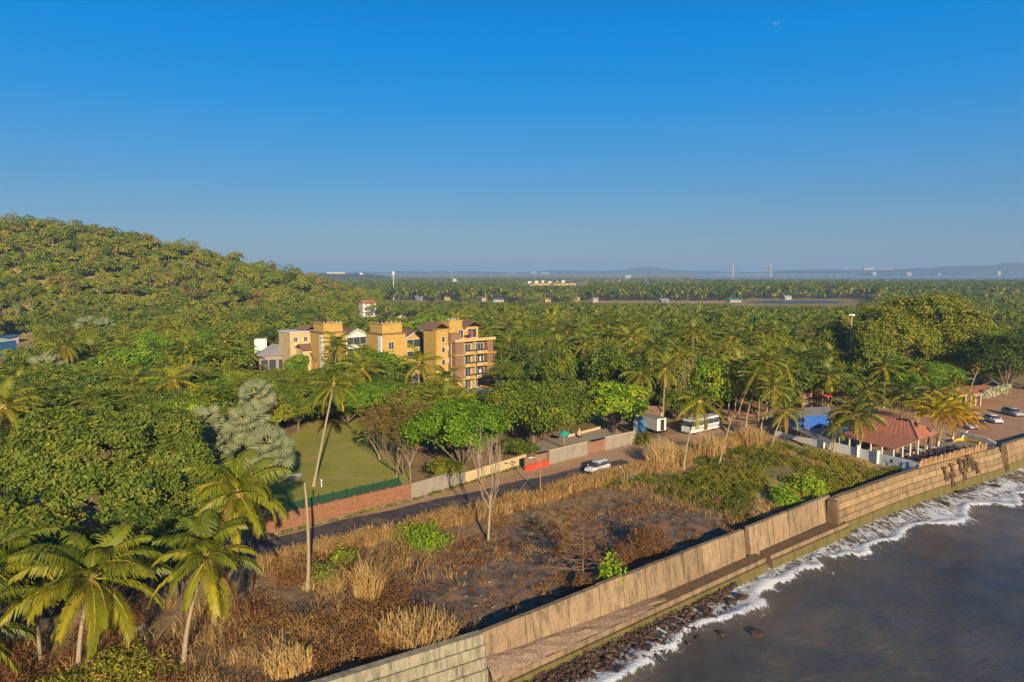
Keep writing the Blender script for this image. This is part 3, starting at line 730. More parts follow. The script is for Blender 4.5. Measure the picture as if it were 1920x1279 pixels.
def stepped(label, pts, top, tiers, th, out_, mat, algae_last=1, ztop_fn=None):
    t = thing('stone_seawall', label, 'seawall')
    for k in range(tiers):
        nb = NB(); z1 = top - k * th; s1 = .12 + k * out_
        z0 = z1 - th if k < tiers - 1 else -5.8
        sweep(nb, pts, [(s1, z1), (-.75 + k * out_ if k else -.6, z1 + .002), (-.75, z0), (s1 + .07, z0)])
        mm = M['algae'] if k >= tiers - algae_last else M[mat]
        part('tier', nb, mm, t)
    return t
def smooth_pts(px, ys, z, n):
    xs = np.linspace(px[0], px[-1], n); yy = np.interp(xs, px, ys)
    k = np.ones(5) / 5; yp = np.convolve(np.pad(yy, 2, mode='edge'), k, 'valid'); yp[0], yp[-1] = yy[0], yy[-1]
    return [G(a, b, z) for a, b in zip(xs, yp)]
stepped('pale weathered stepped seawall below the dry brush at the bottom edge', lerp_pts(wpt(300 + 0), wpt(904), 10), 1.4, 4, .85, .28, 'wall_pale', 0)
RW = smooth_pts([1562, 1640, 1720, 1800, 1872], [936, 906, 879, 858, 838], 1.2, 18)
rw = stepped('long curved stepped stone seawall with brown figures in relief below the restaurant terrace', RW, 1.2, 5, .80, .26, 'stone_step', 1)
nb = NB(); e0 = RW[0]; dd = (RW[1] - RW[0]).normalized(); oo = Vector((dd.y, -dd.x, 0))
for k in range(6):
    q0 = e0 - dd * (.75 - .04 * k) ; q1 = e0 - dd * .02
    sweep(nb, [q0, q1], [(.75 + .13 * k, 1.15 - k * 1.0), (-.4, 1.15 - k * 1.0), (-.4, .17 - k * 1.0), (.8 + .13 * k, .17 - k * 1.0)])
part('end_pier', nb, M['ledge'], rw)
# brown relief figures climbing across the tiers
r = np.random.default_rng(5)
def relief(u_, z, hh, seed):
    rr = np.random.default_rng(seed); nb = NB()
    i = int(u_ * 17); p = RW[i].lerp(RW[min(i + 1, 17)], u_ * 17 - i); d = (RW[min(i + 1, 17)] - RW[i]).normalized(); o_ = Vector((d.y, -d.x, 0))
    def pt(a, zz, s_=0): q = p + d * a + o_ * (.25 + s_ + (1.2 - (z + zz)) * .29); return (q.x, q.y, z + zz)
    ln = rr.normal(0, .25)
    nb.tube([pt(0, 0), pt(ln * .4, .45 * hh, .08), pt(ln * .7, .78 * hh, .1)], [.2, .27, .15], 6, 0)
    nb.lathe([(.02, -.18), (.17, -.08), (.19, .05), (.1, .17), (.01, .2)], 8, 0, pt(ln, .93 * hh, .12))
    for sg in (-1, 1):
        nb.tube([pt(ln * .5, .68 * hh, .1), pt(sg * .4, (.75 + .2 * rr.random()) * hh, .12), pt(sg * (.55 + .2 * rr.random()), (.6 + .5 * rr.random()) * hh, .05)], [.12, .1, .07], 5, 0)
        nb.tube([pt(0, .1), pt(sg * .28, -.32 * hh, .08), pt(sg * (.2 + .3 * rr.random()), -.75 * hh, .02)], [.16, .13, .09], 5, 0)
    return nb
M['relief'] = stone('rusty_relief', (.17, .095, .05), (.09, .05, .03), 3)
for k, (u_, z) in enumerate(((.655, -.55), (.70, -.35), (.748, .0), (.775, -.15), (.80, .35), (.82, -.2), (.685, -1.6), (.76, -1.3), (.84, -.9))):
    part('relief_figure', relief(u_, z, 1.0 + .25 * r.random(), 40 + k), M['relief'], rw, True)
stepped('pale yellowish stone seawall beyond the second gap at the right edge', smooth_pts([1886, 1930, 2000], [833, 821, 797], 1.3, 6), 1.3, 4, 1.1, .2, 'stone_step', 1)

# rocks at the foot of the wall
def rock(nb, c, s_, r, mat=0, tint=.5):
    bm = bmesh.new(); bmesh.ops.create_icosphere(bm, subdivisions=1, radius=1)
    V = np.array([v.co[:] for v in bm.verts]); Fa = np.array([[v.index for v in f.verts] for f in bm.faces]); bm.free()
    V = V * (1 + r.normal(0, .17, (len(V), 1))) * np.array([1, .55 + .5 * r.random(), .35 + .35 * r.random()]) * s_
    nb.add(rotz(V, r.random() * 6.28) + np.array(c), Fa, mat, tint)
m, nt, out = mk('wet_rock'); v = objco(nt, world=True)
at = nt.nodes.new('ShaderNodeAttribute'); at.attribute_name = 'tint'
principled(nt, out, mixc(nt, .5, ramp(nt, [(0, (.015, .012, .011)), (.5, (.06, .037, .027)), (1, (.18, .10, .068))], at.outputs['Fac']), ramp(nt, [(.3, (.02, .012, .01)), (.7, (.15, .085, .055))], noise(nt, 3, 5, .7, v))), .55, .4, noise(nt, 6, 4, .7, v), .6, .06)
M['rock'] = m
nb = NB(); r = np.random.default_rng(11)
for i in range(3200):
    px = 880 + 470 * r.random() ** .9; p = wpt(px); q = r.random()
    d = (wpt(1200) - wpt(900)).normalized(); o_ = Vector((d.y, -d.x, 0)); s_ = 2.0 + abs(r.normal(0, .8)) + (3.2 * r.random() if q < .4 else 0)
    if px > 1230: s_ = 2.1 + 3.2 * r.random() * (1350 - px) / 120
    e = p + o_ * s_; rock(nb, (e.x, e.y, -2.75 - .13 * (s_ - 2) + r.normal(0, .08)), .04 + .30 * r.random() ** 5, r, 0, r.random() ** 1.3)
single('loose_rocks', nb, M['rock'], 'mass of loose reddish rocks along the foot of the near seawall', 'rocks', None, 'stuff')
BL = [(1240, 1165), (1262, 1150), (1292, 1158), (1188, 1205), (1150, 1225), (1225, 1195), (1300, 1182), (1335, 1160), (1372, 1128), (1392, 1122), (1110, 1238), (1210, 1218), (1270, 1185), (1420, 1190), (1355, 1190), (1775, 945), (1742, 929), (1800, 924), (1868, 913)]
BT = ['dark boulder where the foam meets the rubble', 'brown boulder beside the rubble strip', 'squat brown boulder washed by foam']
for k, (px, py) in enumerate(BL):
    p = G(px, py, SEA); nb = NB(); rock(nb, (0, 0, 0), .45 + .35 * r.random(), r, 0, .1 + .5 * r.random())
    lab = 'dark wet boulder in the shallows below the stepped stone seawall' if px > 1700 else ('lone dark rock out in the water past the foam line' if (px, py) == (1420, 1190) else 'brown wet boulder among the rubble at the foot of the long seawall')
    single('boulder', nb, M['rock'], lab, 'boulder', 'boulders at the waterline', smooth=False, loc=(p.x, p.y, SEA + .1))
# ================================================================== BUILDINGS
M['orange'] = plain('orange_render', (.50, .32, .085), .85, .2, .14, .5, dirt=(.42, .22, .06)); M['brown_p'] = plain('brown_cladding', (.25, .14, .085), .8, .2, .2, .6)
M['cream'] = plain('cream_render', (.55, .42, .22), .85, .2, .14, .5, dirt=(.42, .32, .17)); M['white'] = plain('white_render', (.66, .64, .60), .8, .25, .12, .6, dirt=(.5, .48, .42))
M['far_white'] = plain('hazy_white_render', (.40, .385, .36), .85, .2, .1, .2); M['hazy_ochre'] = plain('hazy_ochre_paint', (.42, .30, .08), .8, .2, .15, .6); M['far_blue'] = plain('hazy_blue_paint', (.09, .15, .28), .8, .2, .15, .6); M['khaki'] = plain('khaki_screen', (.20, .16, .08), .85, .2, .15, .6); M['grey'] = plain('grey_concrete', (.30, .255, .20), .85, .2, .2, .5, dirt=(.2, .17, .14)); M['browntile'] = plain('brown_roof_tiles', (.22, .125, .09), .8, .2, .25, 1.5)  # far white, ochre and blue are dulled: distance haze put into the paint
M['redroof'] = plain('red_oxide_sheet', (.44, .165, .105), .65, .2, .25, .6, dirt=(.31, .13, .09), streak=True); M['rustroof'] = plain('rusty_sheet', (.29, .15, .10), .75, .2, .3, .8, dirt=(.18, .09, .06))
M['blue'] = plain('blue_paint', (.03, .12, .45), .6, .3, .2, .8); M['palewall'] = plain('pale_lime_wall', (.80, .78, .72), .85, .2, .12, .5, dirt=(.42, .47, .40), streak=True)
M['yellow'] = plain('yellow_paint', (.72, .50, .03), .6, .3, .15, .8); M['tarp'] = plain('blue_tarpaulin', (.05, .17, .35), .45, .4, .25, .7); M['slate'] = plain('grey_sheet_roof', (.26, .25, .26), .6, .3, .2, .6)
M['dark'] = plain('dark_opening', (.035, .03, .03), .8, .2, .2); M['wood'] = plain('weathered_wood', (.33, .19, .09), .8, .2, .3, 3, streak=True); M['bamboo'] = plain('bamboo_pickets', (.42, .25, .11), .75, .25, .3, 5, streak=True)
M['teal'] = plain('teal_cloth', (.01, .36, .28), .7, .2, .15); M['redcloth'] = plain('red_cloth', (.62, .07, .03), .7, .2, .2); M['orangecl'] = plain('orange_cushion', (.75, .30, .02), .7, .2, .15)
M['steel'] = plain('galvanised_steel', (.50, .49, .46), .45, .5, .12, 2, .3); M['carwhite'] = plain('white_car_paint', (.62, .62, .62), .22, .5, .05, .6); M['cargrey'] = plain('silver_grey_paint', (.36, .38, .39), .28, .5, .06, .6); M['cardark'] = plain('dark_blue_paint', (.03, .035, .07), .25, .5, .1)
M['tyre'] = plain('tyre_rubber', (.02, .02, .02), .85, .2, .2, 4); M['rim'] = plain('alloy_rim', (.45, .45, .46), .35, .5, .1, 3, .7); M['lampglass'] = plain('lamp_glass', (.75, .75, .70), .15, .6, .05); M['redlamp'] = plain('red_lamp', (.40, .02, .02), .2, .5, .1)
M['purple'] = plain('dark_chair_plastic', (.055, .04, .075), .5, .4, .25, 2); M['tabletop'] = plain('dark_table_top', (.10, .075, .09), .45, .4, .25, 2); M['seaglass'] = plain('pool_tiles', (.02, .16, .26), .3, .5, .2, 1)
m, nt, out = mk('window_glass'); principled(nt, out, (.05, .06, .065), .08, .6); M['glass'] = m
m, nt, out = mk('laterite_blocks'); v = objco(nt)
br = nt.nodes.new('ShaderNodeTexBrick'); br.inputs['Scale'].default_value = 1.0; br.inputs['Brick Width'].default_value = .42; br.inputs['Row Height'].default_value = .22; br.inputs['Mortar Size'].default_value = .012
br.inputs['Color1'].default_value = (.28, .125, .062, 1); br.inputs['Color2'].default_value = (.20, .082, .042, 1); br.inputs['Mortar'].default_value = (.30, .17, .10, 1)
mp = nt.nodes.new('ShaderNodeMapping'); mp.inputs['Rotation'].default_value = (R(90), 0, 0); nt.links.new(v, mp.inputs[0]); nt.links.new(mp.outputs[0], br.inputs['Vector'])
n1 = noise(nt, 2.5, 6, .7, v); cc = mixc(nt, ramp(nt, [(.45, (0, 0, 0)), (.7, (.8, .8, .8))], n1), br.outputs['Color'], (.34, .175, .095))
principled(nt, out, cc, .9, .1, n1, .7, .06); M['laterite'] = m
m, nt, out = mk('green_netting'); tr = nt.nodes.new('ShaderNodeBsdfTransparent'); df = nt.nodes.new('ShaderNodeBsdfDiffuse'); df.inputs[0].default_value = (.07, .20, .10, 1)
mx = nt.nodes.new('ShaderNodeMixShader'); mx.inputs[0].default_value = .16; nt.links.new(tr.outputs[0], mx.inputs[1]); nt.links.new(df.outputs[0], mx.inputs[2]); nt.links.new(mx.outputs[0], out.inputs[0]); M['net'] = m

def window(parent, x, z, w_, h, y, axis='y', fr='white', sgn=-1, mull=1, name='window'):
    """framed window on a wall plane: axis 'y' faces -y (sgn -1), 'x' faces sgn x"""
    nb, pn = NB(), NB(); t = .09
    def bx(n_, a0, a1, c0, c1, d0, d1):
        lo, hi = min(y + sgn * d0, y + sgn * d1), max(y + sgn * d0, y + sgn * d1)
        if axis == 'y': n_.box(a0, a1, lo, hi, c0, c1)
        else: n_.box(lo, hi, a0, a1, c0, c1)
    bx(nb, x, x + t, z, z + h, -.02, .07); bx(nb, x + w_ - t, x + w_, z, z + h, -.02, .07); bx(nb, x + t, x + w_ - t, z, z + t, -.02, .07); bx(nb, x + t, x + w_ - t, z + h - t, z + h, -.02, .07)
    for i in range(mull):
        c = x + w_ * (i + 1) / (mull + 1); bx(nb, c - .035, c + .035, z + t, z + h - t, -.02, .06)
    bx(pn, x + t * .9, x + w_ - t * .9, z + t * .9, z + h - t * .9, -.01, .025)
    f = part(name, nb, M[fr], parent); part('pane', pn, M['glass'], f); return f
def gable(nb, x0, x1, y0, y1, z0, zr, over=.35, th=.14, axis='y', mat=0):
    """pitched roof, ridge along axis"""
    if axis == 'y':
        c = (x0 + x1) / 2; k = (zr - z0) / (c - x0)
        for a, b in ((x0 - over, c), (x1 + over, c)):
            za = z0 - k * over
            nb.hexa([(a, y0 - over, za), (b, y0 - over, zr), (b, y1 + over, zr), (a, y1 + over, za), (a, y0 - over, za + th), (b, y0 - over, zr + th), (b, y1 + over, zr + th), (a, y1 + over, za + th)], mat)
    else:
        c = (y0 + y1) / 2; k = (zr - z0) / (c - y0)
        for a, b in ((y0 - over, c), (y1 + over, c)):
            za = z0 - k * over
            nb.hexa([(x0 - over, a, za), (x0 - over, b, zr), (x1 + over, b, zr), (x1 + over, a, za), (x0 - over, a, za + th), (x0 - over, b, zr + th), (x1 + over, b, zr + th), (x1 + over, a, za + th)], mat)
def gable_end(nb, x0, x1, y, z0, zr, th=.12, mat=0):
    c = (x0 + x1) / 2; nb.add([(x0, y, z0), (x1, y, z0), (c, y, zr), (x0, y + th, z0), (x1, y + th, z0), (c, y + th, zr)], [(0, 1, 2), (5, 4, 3)], mat)
AB = R(40.5); AX = Vector((math.cos(AB), math.sin(AB), 0)); AY = Vector((-math.sin(AB), math.cos(AB), 0))

# ---- the five-storey hotel block
fr_ = G(926, 725); hA = thing('hotel_block', 'tall orange five storey hotel block with stacked balconies beside the pool', 'hotel', fr_ - AX * 12, AB)
Wd = 12
nb = NB(); nb.box(0, Wd, 1.7, 9, -.3, 12.5); part('wall', nb, M['orange'], hA)
nb = NB(); nb.box(-.02, 2.6, .25, 1.7, 2.95, 12.3); nb.box(-.05, 0, 1.7, 8.6, 3, 12.3); part('cladding', nb, M['brown_p'], hA)
nb = NB(); nb.box(Wd - 1.9, Wd + .03, .3, 1.7, -.3, 12.3); nb.box(Wd + .0, Wd + .05, 1.7, 9, 0, 12.3); part('cladding', nb, M['brown_p'], hA)
nb = NB(); nb.box(6.15, 6.45, .35, 1.7, -.3, 12.3); nb.box(2.6, 2.85, .35, 1.7, -.3, 12.3); part('partition', nb, M['cream'], hA)
for k, z in enumerate((2.75, 5.85, 8.95, 12.3)):
    nb = NB(); nb.box(-.35, Wd + .75, -.15, 1.68, z, z + .26); part('balcony_slab', nb, M['orange'], hA)
    nb = NB()
    for a, b, mm in ((2.85, 4.0, 0), (4.0, 6.1, 1), (6.5, 8.0, 0), (8.0, Wd - 1.95, 1)) if k < 3 else ((-.3, Wd + .6, 0),): nb.box(a, b, -.1, .02, z + .26, z + (.85 if k < 3 else .75), mm)
    part('parapet', nb, [M['cream'], M['orange']], hA)
    if k < 3:
        nb = NB(); nb.box(2.9, Wd - 2.0, -.06, -.03, z + .85, z + 1.25); part('balustrade_glass', nb, M['glass'], hA)
for k, z in enumerate((.1, 3.05, 6.15, 9.25)):
    for x in (3.1, 6.9): window(hA, x, z, 2.7 if x < 5 else 3.0, 2.35, 1.7, mull=2)
    window(hA, 3.2, z + .6, .9, 1.5, -.05, 'x', sgn=-1)
# curtains and hung laundry on two balconies
nb = NB(); nb.box(7.4, 7.9, .12, .2, 6.9, 8.2, 0); nb.box(8.2, 8.7, .12, .2, 3.9, 5.0, 1); nb.box(7.3, 8.0, .14, .22, 4.1, 4.9, 0); part('hung_laundry', nb, [M['white'], M['purple']], hA)
nb = NB(); nb.box(3.2, 10.2, 4.2, 9, 12.56, 15.6); part('penthouse', nb, M['orange'], hA)
nb = NB(); nb.box(0, 3.0, 2.2, 8.8, 12.56, 14.3); part('penthouse', nb, M['brown_p'], hA)
window(hA, 6.7, 12.75, 2.9, 2.4, 4.2, mull=1); window(hA, 3.7, 12.75, 1.6, 2.3, 4.2, mull=1)
nb = NB(); gable(nb, 5.6, 10.8, 3.6, 9.2, 15.65, 17.0, .5); part('roof', nb, M['browntile'], hA)
nb = NB(); nb.box(1.2, 5.3, 4.6, 8.8, 12.57, 17.3); nb.box(1.0, 5.5, 4.4, 9.0, 17.3, 17.5); part('stair_tower', nb, M['orange'], hA)
nb = NB()
for x in (1.5, 2.4, 3.0, 3.5, 4.4): nb.box(x, x + .12, 5.2, 5.35, 17.5, 18.0)
part('roof_vents', nb, M['white'], hA)
nb = NB(); nb.box(-3.6, -.03, 3.4, 9, -.3, 15.3); nb.box(-3.8, .1, 3.2, 9.1, 15.3, 15.5); part('side_wing', nb, M['orange'], hA)
for z in (3.2, 6.4, 9.6, 12.2): window(hA, -2.0, z, 1.0, 1.5, 3.4, mull=0)
nb = NB(); gable(nb, -3.4, 1.2, 5, 11, 15.6, 16.9, .6); part('roof', nb, M['browntile'], hA)
for x, z in ((.9, 4.2), (.9, 7.3), (.9, 10.4)): part('air_conditioner', NB().box(-.42, -.06, x + 2.2, x + 3.0, z, z + .6), M['white'], hA)
part('drain_pipe', NB().tube([(-.12, 1.9, 0), (-.12, 1.9, 12.3)], .07, 5), M['white'], hA); part('drain_pipe', NB().tube([(Wd + .13, 2.0, 0), (Wd + .13, 2.0, 12.3)], .07, 5), M['white'], hA)
part('water_tank', NB().lathe([(.02, 0), (.65, 0), (.7, .1), (.7, 1.1), (.5, 1.3), (.02, 1.35)], 12, 0, (9.3, 7.6, 15.62)), M['dark'], hA, True)
nb = NB(); nb.box(4.5, 5.4, .3, 1.1, 13.35, 13.42); nb.tube([(4.95, .7, 12.6), (4.95, .7, 14.7)], .04, 5); nb.lathe([(1.1, 0), (.9, .15), (.05, .45)], 8, 0, (4.95, .7, 14.4)); part('terrace_parasol', nb, M['redcloth'], hA)

def villa(label, corner, wide, deep, ztop, gab, loc_kind):
    """corner: front-right corner; tower at left, white gabled wing at right"""
    t = thing('villa_block', label, 'villa', corner - AX * wide, AB); x1 = wide
    a = wide * .46
    nb = NB(); nb.box(0, a + .4, .5, deep, -.3, ztop - 2.6); part('wall', nb, M['orange'], t)
    nb = NB(); nb.box(-.25, a + .6, .25, deep, ztop - 2.6, ztop - 2.3); part('cornice', nb, M['brown_p'], t)
    nb = NB(); nb.box(.6, a, 1.6, deep - 1, ztop - 2.3, ztop); nb.box(.35, a + .2, 1.35, deep - .8, ztop, ztop + .2); part('stair_tower', nb, M['orange'], t)
    nb = NB()
    for x in np.linspace(.8, a - .3, 5): nb.box(x, x + .12, 2, 2.15, ztop + .2, ztop + .62)
    part('roof_vents', nb, M['white'], t)
    nb = NB(); nb.box(a + .42, x1, .9, deep, -.3, gab); gable_end(nb, a + .42, x1, .9, gab, gab + 1.5); part('gable_wing', nb, M['white'] if loc_kind else M['orange'], t)
    nb = NB(); gable(nb, a + .42, x1, .9, deep, gab + .05, gab + 1.6, .6); part('roof', nb, M['browntile'], t)
    nb = NB(); k = (x1 - a - .42) / 2; c = a + .42 + k
    for s_ in (-1, 1):
        nb.hexa([(c, .12, gab + 1.62), (c + s_ * (k + .62), .12, gab - .4), (c + s_ * (k + .62), .28, gab - .4), (c, .28, gab + 1.62), (c, .12, gab + 1.9), (c + s_ * (k + .62), .12, gab - .1), (c + s_ * (k + .62), .28, gab - .1), (c, .28, gab + 1.9)])
    part('bargeboard', nb, M['white'], t)
    for i in range(4):
        z = gab - 2.7 - 3.1 * i
        window(t, a + .9, z, x1 - a - 1.3, 2.2, .9, mull=2); window(t, 1.6 if a > 3 else .6, z, 1.7, 2.0, .5, mull=1)
    part('water_tank', NB().lathe([(.02, 0), (.6, 0), (.65, .1), (.65, 1.0), (.45, 1.2), (.02, 1.25)], 12, 0, (1.6, 3.4, ztop + .2)), M['dark'], t, True)
    nb = NB(); nb.box(-.4, -.02, .7, 2.4, -.3, ztop - 3.0); part('side_shaft', nb, M['white'], t)
    return t
def atD(px, D): return Vector(((px - 960) / F * D / CP * (1 + 0), D, 0))
vB = villa('orange hotel villa with white trimmed gable between the tall block and the white shaft', atD(806, 184), 14, 9, 16.4, 12.6, 0)
vC = villa('orange villa with a white gabled wing and big windows left of the middle villa', atD(692, 196), 13.5, 9, 15.6, 12.0, 1)
# parts of the left villa seen beside it: cream block, tall pale shaft, brown roofs
t = thing('cream_annexe', 'low cream annexe with brown pitched roofs and a blue water tank', 'annexe', atD(606, 200) - AX * 12, AB)
nb = NB(); nb.box(2.5, 12, 1, 9, -.3, 12.6); part('wall', nb, M['cream'], t); nb = NB(); nb.box(2.2, 12.2, .7, 9.2, 12.6, 12.85); part('cornice', nb, M['white'], t)
nb = NB(); gable(nb, 7, 12, 2, 8, 12.9, 14, .3); part('roof', nb, M['rustroof'], t)
nb = NB(); nb.box(4.2, 12, -3.6, .98, -.3, 8.2); part('lower_wing', nb, M['cream'], t); nb = NB(); gable(nb, 4.2, 12, -4, 1, 8.2, 9.4, .5, axis='x'); part('roof', nb, M['browntile'], t)
nb = NB(); nb.box(6.5, 12.5, -6.8, -3.62, -.3, 5.2); part('lower_wing', nb, M['orange'], t); nb = NB(); nb.hexa([(6, -7.2, 5.1), (13, -7.2, 5.1), (13, -3.7, 7.0), (6, -3.7, 7.0), (6, -7.2, 5.25), (13, -7.2, 5.25), (13, -3.7, 7.15), (6, -3.7, 7.15)]); part('roof', nb, M['browntile'], t)
for x in (7.2, 10): window(t, x, 2.6, 1.6, 1.5, -6.8)
for x in (3.5, 6.5): window(t, x, 9.9, 1.2, 1.4, 1)
nb = NB(); nb.lathe([(.01, 0), (.75, 0), (.8, .15), (.8, 1.2), (.7, 1.45), (.3, 1.6), (.3, 1.72), (.01, 1.75)], 14, 0, (8.6, -.9, 9.55)); nb.box(7.7, 9.5, -1.8, 0, 8.9, 9.55, 1); part('water_tank', nb, [M['blue'], M['cream']], t, True)
t = thing('pale_shaft', 'tall pale narrow shaft with flat white cap against an orange stair block', 'stair shaft', atD(606, 190), AB)
nb = NB(); nb.box(0, .9, 0, 1.1, -.3, 13.0); part('shaft', nb, M['palewall'], t); nb = NB(); nb.box(-.1, 3.6, -.15, 3.4, 13.0, 13.35); part('cap', nb, M['white'], t)
nb = NB(); nb.box(.92, 3.4, .3, 3.2, -.3, 12.98); part('stair_block', nb, M['orange'], t)
for z in (3.0, 6.5, 9.8): window(t, 1.5, z, .9, 1.1, .3, mull=0)
# grey roofed house
t = thing('grey_house', 'grey house with a broad hipped grey roof and a white roof room', 'house', atD(484, 197), AB - R(22))
nb = NB(); nb.box(0, 11, 0, 8, -.3, 6.0); part('wall', nb, M['grey'], t)
nb = NB(); nb.add([(-.8, -.8, 6), (11.8, -.8, 6), (11.8, 8.8, 6), (-.8, 8.8, 6), (3.5, 4, 8.6), (7.5, 4, 8.6), (-.8, -.8, 5.8), (11.8, -.8, 5.8), (11.8, 8.8, 5.8), (-.8, 8.8, 5.8)], [(0, 1, 5, 4), (2, 3, 4, 5), (0, 6, 7, 1), (1, 7, 8, 2), (2, 8, 9, 3), (3, 9, 6, 0)]); nb.add([(-.8, -.8, 6), (11.8, -.8, 6), (11.8, 8.8, 6), (-.8, 8.8, 6), (3.5, 4, 8.6), (7.5, 4, 8.6)], [(1, 2, 5), (3, 0, 4)]); part('roof', nb, M['slate'], t)
nb = NB(); nb.box(-1.2, 2.2, 4.5, 8, 6.1, 10.2); part('roof_room', nb, M['white'], t)
for x in (.6, 2.8, 5.4, 8): window(t, x, 1.6, 1.8, 2.9, 0, fr='dark', mull=1)

def house(label, px, D, w_, d_, h, wall, roof, rz=None, z0=None, rtype='gable', cat='house', name='house', win='white'):
    c = atD(px, D); z0 = gz(c.x, c.y) if z0 is None else z0
    t = thing(name, label, cat, (c.x, c.y, z0), R(18) if rz is None else rz)
    nb = NB(); nb.box(-w_ / 2, w_ / 2, 0, d_, -.4, h); part('wall', nb, M[wall], t)
    nb = NB()
    if rtype == 'gable': gable(nb, -w_ / 2, w_ / 2, 0, d_, h, h + d_ * .22, .5, axis='x')
    elif rtype == 'flat': nb.box(-w_ / 2 - .3, w_ / 2 + .3, -.3, d_ + .3, h, h + .3)
    else: nb.hexa([(-w_/2-.5, -.6, h - .3), (w_/2+.5, -.6, h - .3), (w_/2+.5, d_ + .4, h + .9), (-w_/2-.5, d_ + .4, h + .9), (-w_/2-.5, -.6, h - .15), (w_/2+.5, -.6, h - .15), (w_/2+.5, d_ + .4, h + 1.05), (-w_/2-.5, d_ + .4, h + 1.05)])
    part('roof', nb, M[roof], t)
    nwin = max(1, int(w_ // 3)); fl = max(1, int(h // 2.9))
    for k in range(fl):
        for i in range(nwin): window(t, -w_ / 2 + w_ * (i + .5) / nwin - .6, .9 + k * 2.9, 1.2, 1.3, 0, fr=win, mull=1)
    nb = NB(); nb.box(w_ * .2, w_ * .2 + 1, -.06, 0.0, 0, 2.1); part('door', nb, M['wood'], t)
    return t
h_ = house('white three storey villa with a small red roof in the trees behind the middle villa', 694, 436, 8.6, 8, 8.4, 'white', 'redroof', R(30))
nb = NB(); nb.box(-4.9, 4.9, -1.4, -.02, 2.9, 3.1); nb.box(-4.9, 4.9, -1.4, -.02, 5.8, 6.0); part('balcony', nb, M['white'], h_)
house('low white bungalow right of the white three storey villa', 755, 440, 5, 5, 2.6, 'white', 'slate', rtype='flat')
house('blue walled house beside the far white mast', 787, 705, 8, 6, 3.6, 'far_blue', 'slate', R(10)); house('small yellow house in the far palms right of the blue house', 840, 712, 6.5, 6, 3.8, 'hazy_ochre', 'browntile', R(10))
house('white cottage at the far palm edge left of the blue sheeted shed', 908, 690, 4.5, 5, 3.2, 'far_white', 'rustroof', R(8))
house('long shed under blue sheeting at the edge of the bare field', 935, 672, 10, 6, 2.6, 'far_white', 'far_blue', R(5), cat='shed', name='shed', rtype='lean')
house('pale yellow hut on the left end of the bare field', 1027, 652, 5.4, 6, 3.6, 'hazy_ochre', 'rustroof', R(8)); house('white hut among palm stems in the middle of the bare field edge', 1116, 655, 4.6, 5, 3.9, 'far_white', 'slate', R(-5))
house('tiny cream hut behind the bare field', 1081, 690, 6, 5, 3.5, 'cream', 'rustroof', R(8)); house('white hut with a blue tarpaulin lean-to on the bare field', 1246, 655, 8, 6, 2.8, 'far_blue', 'far_white', R(5), rtype='lean')
house('turquoise roofed shed at the end of the creek', 1377, 662, 11, 7, 2.5, 'far_white', 'teal', R(4), cat='shed', name='shed', rtype='lean'); house('white boathouse on the far bank of the creek', 1475, 725, 7, 6, 2.8, 'far_white', 'far_white', R(4), name='boathouse', cat='boathouse')
h_ = house('yellow house with cream upper room behind the giant trees on the right', 1815, 330, 8, 7, 7.4, 'yellow', 'white', R(-12), rtype='flat'); nb = NB(); nb.box(1.2, 4.6, 1, 5, 7.7, 11.2); part('roof_room', nb, M['cream'], h_)
h_ = house('blue painted upper storey house with pale flat roof at the right edge', 1890, 315, 10.5, 8, 7.2, 'blue', 'slate', R(-14), rtype='flat'); nb = NB(); nb.box(-5.35, 5.35, -.12, -.02, 2.3, 3.4); nb.box(-.4, .4, -.13, -.02, 3.4, 7.2); part('white_band', nb, M['white'], h_)
house('mustard house with dark brown tiled roof half hidden by palms under the mast', 1578, 183, 7.5, 7, 6.2, 'yellow', 'browntile', R(25)); house('small yellow house with a dark tin roof behind the giant trees', 1872, 235, 9, 6, 4.6, 'yellow', 'dark', R(-15))
house('blue roofed low house at the left edge under the hill', -22, 283, 15, 7, 2.4, 'white', 'tarp', R(-5), rtype='lean'); house('pale blue walled house at the left edge', -34, 243, 12, 8, 5.0, 'tarp', 'white', R(-8), rtype='flat')
# far buildings
c = atD(1036, 1390); t = thing('resort', 'long far resort of orange and white blocks with red roofs beyond the palms', 'resort', (c.x, c.y, 0), R(4))
nb = NB(); nb.box(-46, 46, 0, 16, -1, 5.6); part('wall', nb, M['orange'], t); nb = NB()
for k in range(6): gable(nb, -30 + k * 13, -19 + k * 13, -2, 14, 5.6, 8.2, .3)
part('roof', nb, M['redroof'], t)
for k in range(6):
    nb = NB(); nb.box(-48 + k * 13.6, -41 + k * 13.6, 17, 25, -1, 9.0 + (k % 3) * .8); part('stair_head', nb, M['white'], t)
for k in range(12): window(t, -44 + k * 7.4, 2, 3, 2, 0)
c = atD(633, 2640); t = thing('hilltop_building', 'long cream building on the far wooded hilltop', 'building', (c.x, c.y, 13), 0); nb = NB(); nb.box(-34, 34, 0, 20, -20, 11); part('wall', nb, M['cream'], t)
for k in range(9): window(t, -31 + k * 7, 3, 4, 4, 0)
nb = NB(); nb.box(-36, 36, -1, 21, 11, 12.4); part('roof', nb, M['white'], t)
c = atD(680, 2630); t = thing('hilltop_dome', 'white domed building with a red roofed wing on the far hilltop', 'building', (c.x, c.y, 10), 0); nb = NB(); nb.lathe([(8, -20), (8, 4), (7.5, 8), (5, 12), (.1, 14)], 14, 0); part('dome', nb, M['white'], t, True); nb = NB(); nb.box(9, 30, 0, 12, -20, 5); part('wall', nb, M['cream'], t); nb = NB(); gable(nb, 9, 30, 0, 12, 5, 8, .5, axis='x'); part('roof', nb, M['redroof'], t)
r = np.random.default_rng(3)
